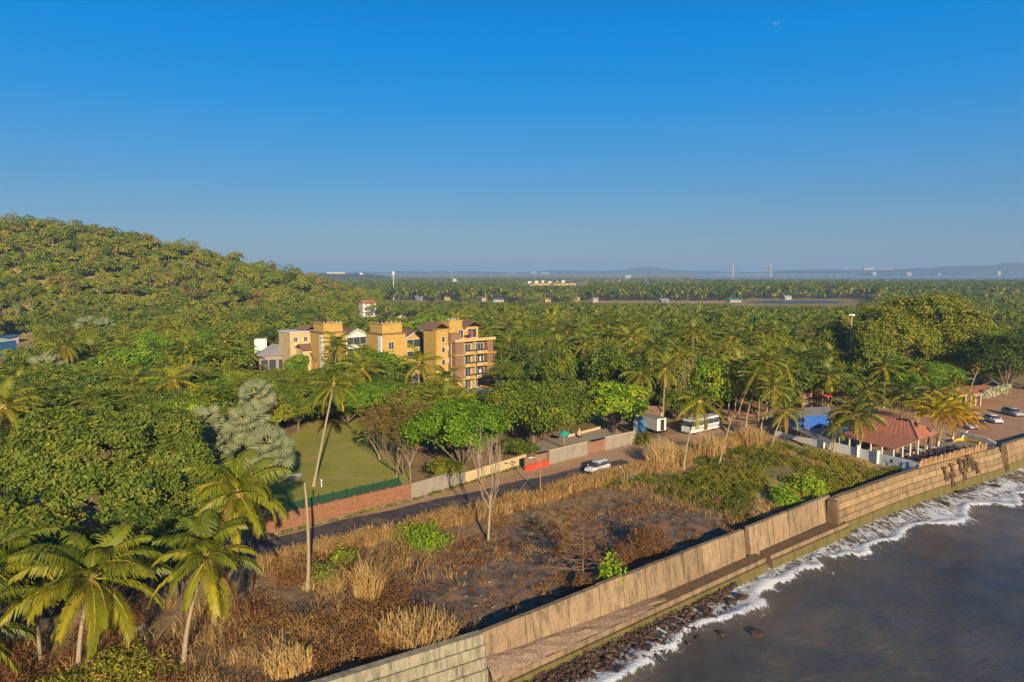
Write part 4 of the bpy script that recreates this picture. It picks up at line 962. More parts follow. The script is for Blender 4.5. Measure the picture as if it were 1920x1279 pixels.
for k, (px, py, D, w_, h) in enumerate(((960, 514, 6600, 90, 14), (1000, 512.5, 6700, 60, 22), (1022, 513, 6650, 80, 16), (905, 515, 6500, 60, 10), (1585, 507, 5500, 50, 16), (1630, 504, 5450, 80, 14), (1660, 504.5, 5460, 110, 12), (1640, 513, 5050, 26, 14), (1705, 514, 5020, 30, 16), (1763, 513, 5020, 26, 14), (1874, 511, 5050, 24, 14), (1178, 520, 2500, 20, 10), (1158, 526, 2200, 22, 7), (1134, 527, 2100, 16, 6), (852, 529, 1500, 6, 10))):
    p = P(px, py, D); t = thing('far_building', '', 'building', (p.x, p.y, p.z), R(r.normal(0, 12)))
    t['label'] = ['pale warehouse row on the distant plain', 'white tower block on the distant plain', 'white shed row on the distant plain', 'small white block on the distant plain at its left end', 'white block on the near crest of the estuary hills', 'wide white block on the estuary hills skyline', 'long white terrace on the estuary hills skyline', 'white house low on the estuary hills above the water', 'bright white house on the estuary shore', 'white house on the estuary shore under the hill rise', 'lone white house high on the right end of the estuary hills', 'white house in the far scrub right of the resort', 'small pinkish house in the far scrub right of the resort', 'tiny pale hut in the far scrub beside the resort', 'tiny white tower in the far trees left of the resort'][k]
    nb = NB(); nb.box(-w_/2, w_/2, 0, w_ * .4, -60, h * .35); part('wall', nb, M['far_white'], t); nb = NB(); gable(nb, -w_/2, w_/2, 0, w_ * .4, h * .35, h * .75, 1, axis='x'); part('roof', nb, M['far_white'] if k % 3 else M['rustroof'], t)
# cable stayed bridge
D = 4000.; t = thing('cable_stayed_bridge', 'pale cable stayed bridge with two pylons across the far estuary', 'bridge', (0, D, 0))
def bx_(px): return (px - 960) / F * D / CP
nb = NB(); nb.box(bx_(1336), bx_(1500), -7, 7, 7, 9.5); nb.box(bx_(1500), bx_(1600), -7, 7, 8.5, 10.2); part('deck', nb, M['grey'], t)
for px in (1370, 1440):
    nb = NB()
    for yy in (-10, 10): nb.hexa([(bx_(px) - 2.6, yy - 2, -8), (bx_(px) + 2.6, yy - 2, -8), (bx_(px) + 2.6, yy + 2, -8), (bx_(px) - 2.6, yy + 2, -8), (bx_(px) - 1.8, yy * .8 - 1.5, 66), (bx_(px) + 1.8, yy * .8 - 1.5, 66), (bx_(px) + 1.8, yy * .8 + 1.5, 66), (bx_(px) - 1.8, yy * .8 + 1.5, 66)])
    nb.box(bx_(px) - 1.5, bx_(px) + 1.5, -8, 8, 40, 43); part('pylon', nb, M['far_white'], t)
    nb = NB()
    for s_ in (-1, 1):
        for k in range(1, 10): nb.tube([(bx_(px), 9 * s_, 30 + k * 3.9), (bx_(px) + k * 8.6, 8 * s_, 9.4)], .22, 3, caps=False); nb.tube([(bx_(px), 9 * s_, 30 + k * 3.9), (bx_(px) - k * 8.6, 8 * s_, 9.4)], .22, 3, caps=False)
    part('stay_cables', nb, M['rustroof'], t)
nb = NB()
for px in range(1340, 1600, 14):
    if abs(px - 1370) > 8 and abs(px - 1440) > 8: nb.box(bx_(px) - 1.5, bx_(px) + 1.5, -4, 4, -8, 7.0)
part('piers', nb, M['grey'], t)

# ================================================================== POLES AND MASTS
def mast(name, label, c, h, r0, mat, heads, cat):
    t = thing(name, label, cat, c); nb = NB(); nb.tube([(0, 0, -.5), (0, 0, h * .5), (0, 0, h)], [r0, r0 * .8, r0 * .55], 10); part('pole', nb, M[mat], t, True)
    nb = NB(); nb.lathe([(r0 * 2, -.1), (r0 * 2, .15), (r0 * 1.2, .2)], 10); part('base_plate', nb, M['steel'], t)
    if heads == 'flood':
        nb = NB(); nb.lathe([(.02, 0), (.5, .02), (.5, .1), (.02, .12)], 12, 0, (0, 0, h)); part('head_ring', nb, M['steel'], t)
        for k in range(4):
            a = k * 1.57; nb = NB(); x, y = math.cos(a) * .5, math.sin(a) * .5; nb.box(x - .2, x + .2, y - .2, y + .2, h - .15, h + .3); part('floodlight', nb, M['lampglass'], t)
    return t
p = G(1591, 719); mast('light_mast', 'tall cream light mast rising from the palms behind the restaurant', (p.x, p.y, 0), 18.3, .27, 'cream', 'flood', 'light mast')
p = atD(739.5, 700); t = mast('phone_mast', 'white telephone mast standing above the far trees', (p.x, p.y, 0), 29, .55, 'white', None, 'mast')
for k in range(3):
    a = k * 2.094; nb = NB(); x, y = math.cos(a) * 1.0, math.sin(a) * 1.0; nb.box(x - .35, x + .35, y - .35, y + .35, 26, 29.5); part('antenna', nb, M['white'], t)
p = atD(848, 1900); mast('radio_mast', 'thin radio mast on the horizon beside the telephone mast', (p.x, p.y, 0), 30, .6, 'steel', None, 'mast'); nbq = None
p = G(1013, 930); t = mast('utility_pole', 'grey utility pole with a small street lamp on the near edge of the lane', (p.x, p.y, 0), 5.7, .10, 'wood', None, 'utility pole')
nb = NB(); nb.tube([(0, 0, 5.0), (-.6, -.25, 5.35), (-1.15, -.45, 5.4)], .035, 5); part('lamp_arm', nb, M['steel'], t)
nb = NB(); nb.box(-1.55, -1.05, -.58, -.36, 5.33, 5.45); part('lamp_head', nb, M['white'], t)
nb = NB(); nb.box(-.5, .5, -.05, .05, 5.45, 5.55); nb.box(-.45, -.38, -.04, .04, 5.55, 5.75); nb.box(.38, .45, -.04, .04, 5.55, 5.75); part('crossarm', nb, M['wood'], t)
nb = NB(); nb.tube([(0, 0, 4.6), (-2.9, 1.6, .0)], .02, 4); part('stay_wire', nb, M['steel'], t)
for lab, (px, py), h, nm in (('thin dark post standing in the shade left of the restaurant', (1422, 790), 4.6, 'post'),):
    p = G(px, py); single(nm, NB().tube([(0, 0, -.3), (0, 0, h * .5), (.05, 0, h)], [.12, .11, .1], 7), M['pale_bark'], lab, 'post', loc=(p.x, p.y, 0))

# ================================================================== LANE WALLS
def wallrun(name, label, pts, h, th, mat, z0=-.2, cat='wall', cap=None, hts=None):
    """straight runs of wall through world points, inner thickness behind the face"""
    p0, p1 = Vector(pts[0]), Vector(pts[-1]); d = (p1 - p0); L = d.length; a = math.atan2(d.y, d.x)
    t = thing(name, label, cat, (p0.x, p0.y, 0), a); nb = NB(); nb.box(0, L, 0, th, z0, h); part('wall_face', nb, M[mat], t)
    if cap: nb = NB(); nb.box(-.0, L, -.05, th + .05, h, h + .1); part('coping', nb, M[cap], t)
    return t, L
LW = [G(470, 1012), G(771, 936), G(873, 905), G(987, 869)]
t, L = wallrun('laterite_wall', 'long red laterite block wall along the lane in front of the lawn', LW[:2], 2.15, .35, 'laterite')
nb = NB(); nb.box(0, L, -.35, 0, -.2, .18); part('plinth', nb, M['grey'], t)
for k in range(9):
    x = L * (k + .5) / 9; nb = NB(); nb.box(x - .12, x + .12, -.02, .37, 2.15, 2.3); part('cap_block', nb, M['laterite'], t)
tf = thing('net_fence', 'green netting fence on thin posts behind the red laterite wall', 'fence', (LW[0].x, LW[0].y, 0), t.rotation_euler.z)
nb = NB(); nb.box(L * .12, L, 1.2, 1.23, .2, 3.0); part('netting', nb, M['net'], tf)
for k in range(10): x = L * (.12 + .088 * k + .03); part('post', NB().box(x - .05, x + .05, 1.13, 1.19, -.2, 3.1), M['dark'], tf)
wallrun('concrete_wall', 'grey stained concrete wall between the laterite wall and the spreading tree', LW[1:3], 2.0, .25, 'grey', cap='grey')
wallrun('cream_wall', 'low cream wall half hidden under the spreading tree', LW[2:4], 1.5, .25, 'cream')
cw = [G(990, 868), G(1030, 871), G(1101, 853), G(1135, 844), G(1191, 832)]
t, L = wallrun('orange_wall', 'low orange wall with a dark recessed opening beside the lane', [G(987, 884), G(1030, 872)], .8, .3, 'redcloth'); nb = NB(); nb.box(0, L, .32, .5, -.2, 2.0); part('recess', nb, M['brown_p'], t)
wallrun('yard_wall', 'plain beige wall of the yard between the orange wall and the brown gate', cw[1:3], 2.15, .25, 'cream_g' if False else 'grey', cap='cream')
t, L = wallrun('yard_gate', 'brown sheet metal gate set between the two beige yard walls', cw[2:4], 1.95, .08, 'rustroof', z0=.05, cat='gate')
for x in (.15, L / 2, L - .15): part('gate_rib', NB().box(x - .05, x + .05, -.05, 0, .05, 1.95), M['wood'], t)
wallrun('yard_wall', 'stained beige yard wall right of the brown gate ending at the white pillar', cw[3:5], 2.15, .25, 'grey', cap='cream')
# inside the yard
def parasol(label, c, rad, h, mat, cat='parasol'):
    t = thing('parasol', label, cat, c); part('pole', NB().tube([(0, 0, 0), (0, 0, h)], .04, 6), M['steel'], t)
    nb = NB(); nb.lathe([(rad, -.55), (rad * .97, -.42), (rad * .55, -.12), (.04, .15)], 8, 0, (0, 0, h)); part('canopy', nb, M[mat], t); return t
p = G(1058, 833); parasol('closed-in teal parasol standing in the walled yard', (p.x, p.y, 0), .95, 2.3, 'teal')
for lab, px, py, a in (('sagging red awning on poles at the back of the walled yard', 1032, 822, .3), ('red awning sheet tilted beside the teal parasol', 1049, 819, -.5)):
    p = G(px, py); t = thing('awning', lab, 'awning', (p.x, p.y, 0), a)
    nb = NB(); V = [(x * 1.5 - 1.5, y * 1.1 - 1.1, 2.3 + .25 * math.sin(x * 2) - .2 * y + .15 * ((x + y) % 2)) for x in range(3) for y in range(3)]; nb.add(V, [(i * 3 + j, (i + 1) * 3 + j, (i + 1) * 3 + j + 1, i * 3 + j + 1) for i in range(2) for j in range(2)]); nb.add([(v[0], v[1], v[2] - .03) for v in V], [(i * 3 + j, i * 3 + j + 1, (i + 1) * 3 + j + 1, (i + 1) * 3 + j) for i in range(2) for j in range(2)]); part('cloth', nb, M['redcloth'], t)
    for x, y in ((-1.4, -1), (1.3, -1), (-1.4, 1), (1.3, 1)): part('pole', NB().tube([(x, y, 0), (x, y, 2.3)], .04, 5), M['wood'], t)
p = G(1086, 820); t = thing('garden_statue', 'small pale statue on a dark base in the walled yard', 'statue', (p.x, p.y, 0)); part('base', NB().lathe([(.4, 0), (.4, .25), (.3, .3)], 8), M['dark'], t); nb = NB(); nb.lathe([(.16, .3), (.22, .6), (.17, .95), (.24, 1.2), (.1, 1.38), (.13, 1.5), (.12, 1.62), (.02, 1.7)], 8); nb.tube([(.2, 0, 1.15), (.35, -.1, .85), (.25, -.2, .7)], .06, 5); nb.tube([(-.2, 0, 1.15), (-.34, -.1, .85), (-.22, -.2, .72)], .06, 5); part('figure', nb, M['cream'], t, True)
p = G(603, 913); t = thing('garden_lamp', 'short white garden lamp on the lawn', 'garden lamp', (p.x, p.y, 0)); part('post', NB().lathe([(.09, 0), (.07, .6), (.06, .75)], 8), M['white'], t); part('globe', NB().lathe([(.04, .75), (.14, .85), (.14, 1.0), (.02, 1.1)], 8), M['lampglass'], t, True)
p = G(562, 905); p = G(552, 902); t = thing('garden_bench', 'dark slatted bench in the palm shade at the edge of the lawn', 'bench', (p.x, p.y, 0), R(10)); nb = NB()
for k in range(4): nb.box(-1, 1, -.25 + k * .13, -.15 + k * .13, .42, .46)
part('seat', nb, M['slate'], t); nb = NB()
for k in range(3): nb.box(-1, 1, .28, .32, .55 + k * .14, .65 + k * .14)
part('backrest', nb, M['slate'], t)
for x in (-.85, .85): part('leg', NB().box(x - .04, x + .04, -.25, .32, 0, .42), M['dark'], t)
# low courtyard walls inside the yard
wallrun('low_wall', 'low stone wall crossing the yard beside the shade tree', [G(1018, 826), G(1062, 845)], .6, .25, 'grey'); wallrun('low_wall', 'low pale kerb wall along the back of the yard paving', [G(1066, 820), G(1126, 804)], .45, .25, 'cream')
t, L = wallrun('gate_pillar', 'white gate pillar with a pale blue gate at the end of the yard wall', [G(1194, 812), G(1212, 807)], 2.2, .2, 'tarp', cat='gate pillar'); part('pillar', NB().box(-.5, -.02, -.1, .4, -.1, 2.5), M['white'], t)
# shed and box trailer
p = G(1222, 800); t = thing('rusty_shed', 'small white shed with a rusty pitched roof behind the white box trailer', 'shed', (p.x, p.y + 3, 0), R(-25)); part('wall', NB().box(-2.3, 2.3, -1.8, 1.8, 0, 2.3), M['white'], t); nb = NB(); gable(nb, -2.3, 2.3, -1.8, 1.8, 2.3, 3.4, .5, axis='x'); part('roof', nb, M['rustroof'], t); part('door', NB().box(1.2, 2.0, -1.86, -1.8, 0, 1.9), M['wood'], t)
def wheelset(t, xs, ys, rad, w_=.2, z=None):
    for x in xs:
        for y in ys:
            nb = NB(); n = 14; rr = [(rad * .62, -w_/2), (rad * .95, -w_/2), (rad, -w_/4), (rad, w_/4), (rad * .95, w_/2), (rad * .62, w_/2)]
            V = [(x + q * math.cos(2*math.pi*j/n), y + s_, rad + q * math.sin(2*math.pi*j/n)) for q, s_ in rr for j in range(n)]
            nb.add(V, [(i*n+j, i*n+(j+1) % n, (i+1)*n+(j+1) % n, (i+1)*n+j) for i in range(5) for j in range(n)]); wh = part('wheel', nb, M['tyre'], t, True)
            nb = NB(); s2 = w_/2 - .02
            for sg in (-1, 1):
                V = [(x + rad * .63 * math.cos(2*math.pi*j/n), y + sg * s2, rad + rad * .63 * math.sin(2*math.pi*j/n)) for j in range(n)] + [(x, y + sg * (s2 - .03), rad)]
                nb.add(V, [(j, (j+1) % n, n) if sg < 0 else ((j+1) % n, j, n) for j in range(n)])
            part('rim', nb, M['rim'], wh)
a_ = G(1213, 807); b_ = G(1244, 818); d = (b_ - a_); t = thing('box_trailer', 'white box trailer standing on wheels at the end of the yard wall', 'trailer', ((a_.x + b_.x) / 2, (a_.y + b_.y) / 2 + 1.0, 0), math.atan2(d.y, d.x))
part('box', NB().box(-2.3, 2.3, -1, 1, .75, 3.0), M['white'], t); part('roof_cap', NB().box(-2.33, 2.33, -1.03, 1.03, 3.0, 3.08), M['grey'], t); part('door', NB().box(2.3, 2.34, -.25, .55, .8, 2.8), M['dark'], t); part('chassis', NB().box(-2.4, 2.9, -.8, .8, .55, .73), M['dark'], t); wheelset(t, (-1.2, 1.3), (-.85, .85), .36)

# ================================================================== VEHICLES
def loft(nb, st, mat=0):
    """stations: (x, half width bottom, z bottom, half width top, z top)"""
    V = []
    for x, wb, zb, wt, zt in st: V += [(x, -wb, zb), (x, -wb * 1.02, zb + (zt - zb) * .45), (x, -wt, zt - .05), (x, -wt + .1, zt), (x, wt - .1, zt), (x, wt, zt - .05), (x, wb * 1.02, zb + (zt - zb) * .45), (x, wb, zb)]
    n = len(st); nb.add(V, [(i*8+j, (i+1)*8+j, (i+1)*8+(j+1) % 8, i*8+(j+1) % 8) for i in range(n-1) for j in range(8)], mat)
    for a in (0, (n-1)*8): nb.add(V[a:a+8] + [tuple(np.mean(np.array(V[a:a+8]), 0))], [((j+1) % 8, j, 8) if a == 0 else (j, (j+1) % 8, 8) for j in range(8)], mat)
def car(label, c, heading, paint, kind='hatch', name='parked_car'):
    t = thing(name, label, 'car', c, heading); Lh = 2.0 if kind == 'hatch' else 2.25; rh = 1.5 if kind == 'hatch' else 1.62
    nb = NB(); loft(nb, [(Lh, .70, .38, .62, .62), (Lh - .12, .80, .25, .74, .76), (Lh - .75, .84, .2, .80, .93), (Lh - 1.1, .86, .2, .82, .99), (-Lh + .5, .86, .2, .82, 1.0), (-Lh + .1, .82, .25, .78, .96), (-Lh, .74, .38, .70, .85)]); part('body', nb, M[paint], t, True)
    nb = NB(); x0, x1 = -Lh + .12, Lh - .95
    loft(nb, [(x1, .74, .92, .70, .98), (x1 - .75, .77, .92, .60, rh - .05), (x0 + .4, .77, .92, .60, rh - .05), (x0, .74, .92, .68, 1.0)]); part('window_band', nb, M['glass'], t, True)
    nb = NB(); loft(nb, [(x1 - .70, .63, rh - .09, .60, rh), (-.2, .66, rh - .08, .62, rh + .04), (x0 + .36, .63, rh - .09, .58, rh)])
    for x in (x1 - .95, .05, x0 + .75):
        for s_ in (-1, 1): nb.hexa([(x - .04, s_ * .80 - .02, .95), (x + .04, s_ * .80 - .02, .95), (x + .04, s_ * .80 + .02, .95), (x - .04, s_ * .80 + .02, .95), (x - .06, s_ * .62 - .02, rh - .04), (x + .02, s_ * .62 - .02, rh - .04), (x + .02, s_ * .62 + .02, rh - .04), (x - .06, s_ * .62 + .02, rh - .04)])
    part('roof', nb, M[paint], t, True)
    for s_ in (-1, 1):
        nb = NB(); nb.lathe([(.02, -.09), (.15, -.05), (.15, .05), (.02, .09)], 8, 0, (Lh - .12, s_ * .58, .66)); part('headlight', nb, M['lampglass'], t)
        part('tail_light', NB().box(-Lh - .01, -Lh + .12, s_ * .66 - .09, s_ * .66 + .09, .7, .95), M['redlamp'], t)
        part('mirror', NB().box(x1 - .35, x1 - .2, s_ * .93 - .09, s_ * .93 + .09, .95, 1.08), M[paint], t)
    part('bumper', NB().box(Lh - .1, Lh + .04, -.66, .66, .3, .45), M['dark'], t)
    wheelset(t, (-Lh + .72, Lh - .75), (-.76, .76), .32); return t
def hd(a, b): d = G(*b) - G(*a); return math.atan2(d.y, d.x)
LANEH = math.atan2(.613, .79)
p = G(1120, 884); car('white estate car parked alone on the dirt lane below the yard wall', (p.x, p.y, .01), LANEH + math.pi + .12, 'carwhite', 'wagon')
p = G(1862, 792); car('white hatchback parked in the middle of the reddish car park', (p.x, p.y, .01), hd((1842, 783), (1884, 797)), 'carwhite', 'hatch')
p = G(1898, 779); car('silver grey estate car with tall roof behind the white hatchback in the car park', (p.x, p.y, .01), hd((1880, 773), (1918, 783)), 'cargrey', 'wagon')
p = G(1816, 803); car('white car half hidden behind the yellow palm clump', (p.x, p.y, .01), hd((1842, 783), (1884, 797)), 'carwhite', 'hatch')
p = G(1829, 794); car('dark blue car beside the half hidden white car', (p.x, p.y, .01), hd((1842, 783), (1884, 797)), 'cardark', 'hatch')
# bus
a_, b_ = G(1342, 805), G(1288, 817); d = b_ - a_; hdg = math.atan2(d.y, d.x); t = thing('white_bus', 'white coach parked under the big coconut palm beside the lane', 'bus', ((a_.x + b_.x) / 2, (a_.y + b_.y) / 2 + .9, 0), hdg); Lb = max(3.7, d.length / 2)
nb = NB(); loft(nb, [(Lb, 1.05, .45, 1.0, 1.45), (Lb - .1, 1.14, .38, 1.1, 1.55), (-Lb + .1, 1.14, .38, 1.1, 1.55), (-Lb, 1.08, .45, 1.02, 1.5)]); part('body', nb, M['carwhite'], t)
nb = NB(); loft(nb, [(Lb - .06, 1.06, 1.5, 1.0, 1.6), (Lb - .45, 1.1, 1.5, .98, 2.5), (-Lb + .12, 1.1, 1.5, .98, 2.5)]); part('window_band', nb, M['glass'], t)
nb = NB(); loft(nb, [(Lb - .4, 1.03, 2.42, .95, 2.78), (-Lb + .08, 1.03, 2.42, .95, 2.78)])
for k in range(6):
    x = -Lb + .2 + k * (2 * Lb - .7) / 5
    for s_ in (-1, 1): nb.hexa([(x - .07, s_ * 1.12 - .03, 1.45), (x + .07, s_ * 1.12 - .03, 1.45), (x + .07, s_ * 1.12 + .02, 1.45), (x - .07, s_ * 1.12 + .02, 1.45), (x - .07, s_ * 1.01 - .03, 2.5), (x + .07, s_ * 1.01 - .03, 2.5), (x + .07, s_ * 1.01 + .02, 2.5), (x - .07, s_ * 1.01 + .02, 2.5)])
part('roof', nb, M['carwhite'], t)
for s_ in (-1, 1): part('headlight', NB().lathe([(.02, -.1), (.17, -.06), (.17, .06), (.02, .1)], 8, 0, (Lb - .05, s_ * .8, .8)), M['lampglass'], t); part('mirror', NB().box(Lb - .1, Lb + .12, s_ * 1.3 - .12, s_ * 1.3 + .12, 1.7, 2.1), M['dark'], t)
part('bumper', NB().box(Lb - .04, Lb + .12, -1.0, 1.0, .35, .55), M['grey'], t); part('door', NB().box(-.5, .2, 1.135, 1.165, .5, 1.5), M['dark'], t); part('stripe', NB().box(-Lb + .3, Lb - .5, 1.125, 1.155, .9, 1.15), M['slate'], t); wheelset(t, (-Lb + 1.4, Lb - 1.3), (-1.0, 1.0), .46, .26)

# ================================================================== POOL TERRACE
pl = [G(*p) for p in ((882, 736), (910, 729), (936, 733), (918, 742), (890, 743))]
nb = NB(); nb.prism([(p.x, p.y) for p in pl], .01, .035); single('swimming_pool', nb, M['seaglass'], 'small blue swimming pool in front of the tall hotel block', 'pool')
lg = None
for k in range(5):
    p = G(908 + k * 7.5, 727.5 + k * 1.6)
    if lg is None:
        lg = thing('sun_lounger', 'orange sun lounger in the row beside the blue pool', 'sun lounger', (p.x, p.y, 0), R(-120), 'orange sun loungers by the pool'); part('seat', NB().box(-.9, .5, -.33, .33, .28, .42), M['orangecl'], lg)
        nb = NB(); nb.hexa([(.5, -.33, .28), (1.1, -.33, .7), (1.1, .33, .7), (.5, .33, .28), (.5, -.33, .42), (1.05, -.33, .84), (1.05, .33, .84), (.5, .33, .42)]); part('backrest', nb, M['orangecl'], lg)
        for x in (-.8, .4):
            for y in (-.28, .28): part('leg', NB().box(x - .03, x + .03, y - .03, y + .03, 0, .28), M['wood'], lg)
    else: c = copy_tree(lg); c.location = (p.x, p.y, 0)
p = G(912, 726); parasol('cream parasol over tables at the foot of the hotel', (p.x, p.y, 0), 1.5, 2.4, 'cream')
a_, b_ = G(930, 729), G(972, 742); d = b_ - a_; t = thing('picket_fence', 'white paling fence running from the hotel corner past the pool', 'fence', (a_.x, a_.y, 0), math.atan2(d.y, d.x)); nb = NB()
for k in range(int(d.length / .35)): nb.box(k * .35, k * .35 + .22, 0, .06, 0, 2.3)
part('pickets', nb, M['palewall'], t); part('rail', NB().box(0, d.length, .06, .12, 1.7, 1.85), M['palewall'], t); part('rail', NB().box(0, d.length, .06, .12, .4, .55), M['palewall'], t)
# ================================================================== BEACH RESTAURANT
def V3(p): return (p.x, p.y, p.z)
def roof_sheet(nb, A, B, C, D, n=26, th=.08, corr=.035):
    """corrugated sheet A-B (high edge) to D-C (low edge)"""
    A, B, C, D = map(Vector, (A, B, C, D)); V = []
    for lay in (0, -th):
        for i in range(n + 1):
            q = i / n; u_ = A.lerp(B, q); v_ = D.lerp(C, q); z = lay + (corr if i % 2 else 0); V += [(u_.x, u_.y, u_.z + z), (v_.x, v_.y, v_.z + z)]
    m_ = 2 * (n + 1); F_ = []
    for i in range(n): F_ += [(2*i, 2*i+1, 2*i+3, 2*i+2), (m_+2*i, m_+2*i+2, m_+2*i+3, m_+2*i+1), (2*i+1, m_+2*i+1, m_+2*i+3, 2*i+3)]
    nb.add(V, F_)
rest = thing('beach_restaurant', 'open sided beach restaurant under red sheet roofs behind the stepped seawall', 'restaurant', (0, 0, 0))
eA, eB, eC = G(1596, 798, 3.5), G(1722, 824, 3.5), G(1758, 812, 3.5); eD = eA + (eC - eB)
cR = (eC - eB) * .5; ax = (eB - eA).normalized(); rL = eA + cR + ax * 2.4 + Vector((0, 0, 2.0)); rR = eB + cR - ax * 3.0 + Vector((0, 0, 2.0))
nb = NB(); roof_sheet(nb, rL, rR, eB, eA); roof_sheet(nb, rR, rL, eD, eC)
for a, b, c in ((rR, eB, eC), (rL, eD, eA)):
    nb.add([V3(a), V3(b), V3(c)], [(0, 1, 2)]); nb.add([(a.x, a.y, a.z - .08), (b.x, b.y, b.z - .08), (c.x, c.y, c.z - .08)], [(2, 1, 0)])
mr = part('main_roof', nb, M['redroof'], rest)
nb = NB(); nb.tube([V3(rL + Vector((0, 0, .05))), V3(rR + Vector((0, 0, .05))), V3(eB + Vector((0, 0, .06)))], .11, 6); nb.tube([V3(rR + Vector((0, 0, .05))), V3(eC + Vector((0, 0, .06)))], .11, 6); part('ridge_cap', nb, M['rustroof'], mr)
lA, lB, lC, lD = G(1602, 801, 3.3), G(1722, 826, 3.3), G(1678, 843, 2.5), G(1572, 816, 2.5)
nb = NB(); roof_sheet(nb, lA, lB, lC, lD, 34); part('lean_to_roof', nb, M['redroof'], rest)
nb = NB(); nb.tube([V3(lD), V3(lC)], .09, 5); nb.tube([V3(lC), V3(lB)], .08, 5); part('eaves_beam', nb, M['wood'], rest)
for q in np.linspace(.02, .98, 6): p = lD.lerp(lC, q); part('post', NB().tube([(p.x, p.y, -.1), (p.x, p.y, 2.5)], .13, 7), M['white'], rest)
for q in (.33, .66, 1.0): p = lC.lerp(lB, q); part('post', NB().tube([(p.x, p.y, -.1), (p.x, p.y, 2.5 + .8 * q)], .13, 7), M['white'], rest)
for a, b in ((eB, eC), (eD, eC)):
    for q in (.35, .7, 1): p = a.lerp(b, q); part('post', NB().tube([(p.x, p.y, -.1), (p.x, p.y, 3.5)], .14, 7), M['wood'], rest)
nb = NB(); q = [lD, lC, eB, eC, eD]; nb.prism([(p.x, p.y) for p in q], -.1, .1); part('floor_slab', nb, M['grey'], rest)
cc = (eA + eB + eC + eD) / 4; a_ = math.atan2(ax.y, ax.x)
nb = NB(); V = []; c0 = eD.lerp(eA, .5); 
bar = NB().box(-3.5, 3.5, -.4, .4, .1, 1.2, 0).box(-3.7, 3.7, -.6, .6, 1.2, 1.28, 1); o = part('bar_counter', bar, [M['wood'], M['tabletop']], rest, loc=(cc.x - 2, cc.y + 1, 0), rot=(0, 0, a_))
# white boundary walls
wb = [G(1452, 817), G(1500, 830), G(1545, 842), G(1608, 858), G(1645, 868), G(1690, 881), G(1712, 887)]
t = thing('white_wall', 'long whitewashed boundary wall from the palms down to the stepped seawall', 'wall', (0, 0, 0)); 
def wallpart(a, b, h0, h1, mat, parent, name='wall_face', th=.22):
    d = (b - a).normalized(); n = Vector((-d.y, d.x, 0)) * th; nb = NB()
    nb.hexa([(a.x, a.y, -.3), (b.x, b.y, -.3), (b.x + n.x, b.y + n.y, -.3), (a.x + n.x, a.y + n.y, -.3), (a.x, a.y, h0), (b.x, b.y, h1), (b.x + n.x, b.y + n.y, h1), (a.x + n.x, a.y + n.y, h0)]); return part(name, nb, M[mat], parent)
hh = [1.0, 1.0, 1.5, 1.55, 1.55, 1.7, 1.75]
for i in range(6): wallpart(wb[i], wb[i + 1].lerp(wb[i], .004), hh[i], hh[i + 1], 'palewall', t)
nb = NB(); a, b = wb[6], RW[8] if False else G(1716, 884, 1.0)
V = []; d = (wb[6] - wb[5]).normalized(); n = Vector((-d.y, d.x, 0)) * .22
prof = [(0, 1.75), (.35, 1.7), (.7, 1.5), (.92, 1.1), (1.0, .5)]
for s_, z in prof:
    e = wb[6] + d * s_; V += [(e.x, e.y, -.3), (e.x, e.y, z), (e.x + n.x, e.y + n.y, z), (e.x + n.x, e.y + n.y, -.3)]
nb.add(V, [(i*4+j, (i+1)*4+j, (i+1)*4+(j+1) % 4, i*4+(j+1) % 4) for i in range(4) for j in range(4)]); nb.add(V[-4:], [(0, 1, 2, 3)]); part('rounded_end', nb, M['palewall'], t)
for i in (2, 3, 4): p = wb[i]; part('pillar', NB().box(p.x - .25, p.x + .25, p.y - .25, p.y + .25, -.2, 2.0), M['white'], t)
t = thing('screen_fence', 'drab khaki screen fence behind the white wall under the leaning palms', 'fence', (0, 0, 0)); q = [G(1464, 822) + Vector((.4, 1.2, 0)), G(1527, 838) + Vector((.4, 1.2, 0)), G(1546, 843) + Vector((.4, 1.2, 0))]
wallpart(q[0], q[1], 2.1, 2.1, 'tabletop' if False else 'khaki' if 'khaki' in M else 'grey', t, 'screen', .05); wallpart(q[1], q[2], 2.1, 1.9, 'grey', t, 'screen', .05)
for k in range(6): p = q[0].lerp(q[1], k / 5); part('post', NB().box(p.x - .05, p.x + .05, p.y - .1, p.y - .02, 0, 2.2), M['wood'], t)
p = wb[2] + Vector((.5, -.15, 0)); nb = NB(); nb.tube([(math.cos(k / 20 * 6.283) * .85, 0, 1.45 + math.sin(k / 20 * 6.283) * .85) for k in range(21)], .06, 5, caps=False)
for k in range(6): nb.tube([(0, 0, 1.45), (math.cos(k * 1.047) * .85, 0, 1.45 + math.sin(k * 1.047) * .85)], .03, 4)
t = single('cart_wheel', nb, M['wood'], 'old wooden cart wheel leaning on the white wall pillar', 'cart wheel', loc=(p.x, p.y, -.3), rot=(0, 0, a_))
t = thing('white_wall', 'short whitewashed wall between the car park and the restaurant terrace', 'wall', (0, 0, 0)); q = [G(1795, 822), G(1850, 836), G(1866, 840)]
wallpart(q[0], q[1], 1.4, 1.3, 'palewall', t); wallpart(q[1].lerp(q[0], -.004), q[2], 1.3, .9, 'palewall', t)
t = thing('yellow_counter', 'low yellow curved counter at the right end of the restaurant terrace', 'counter', (0, 0, 0)); nb = NB(); cp = [G(1790, 833), G(1795, 829), G(1806, 828), G(1822, 832), G(1836, 836)]
for a, b in zip(cp[:-1], cp[1:]): wallpart(a, b, .6, .6, 'yellow', t, 'counter_panel', .3)
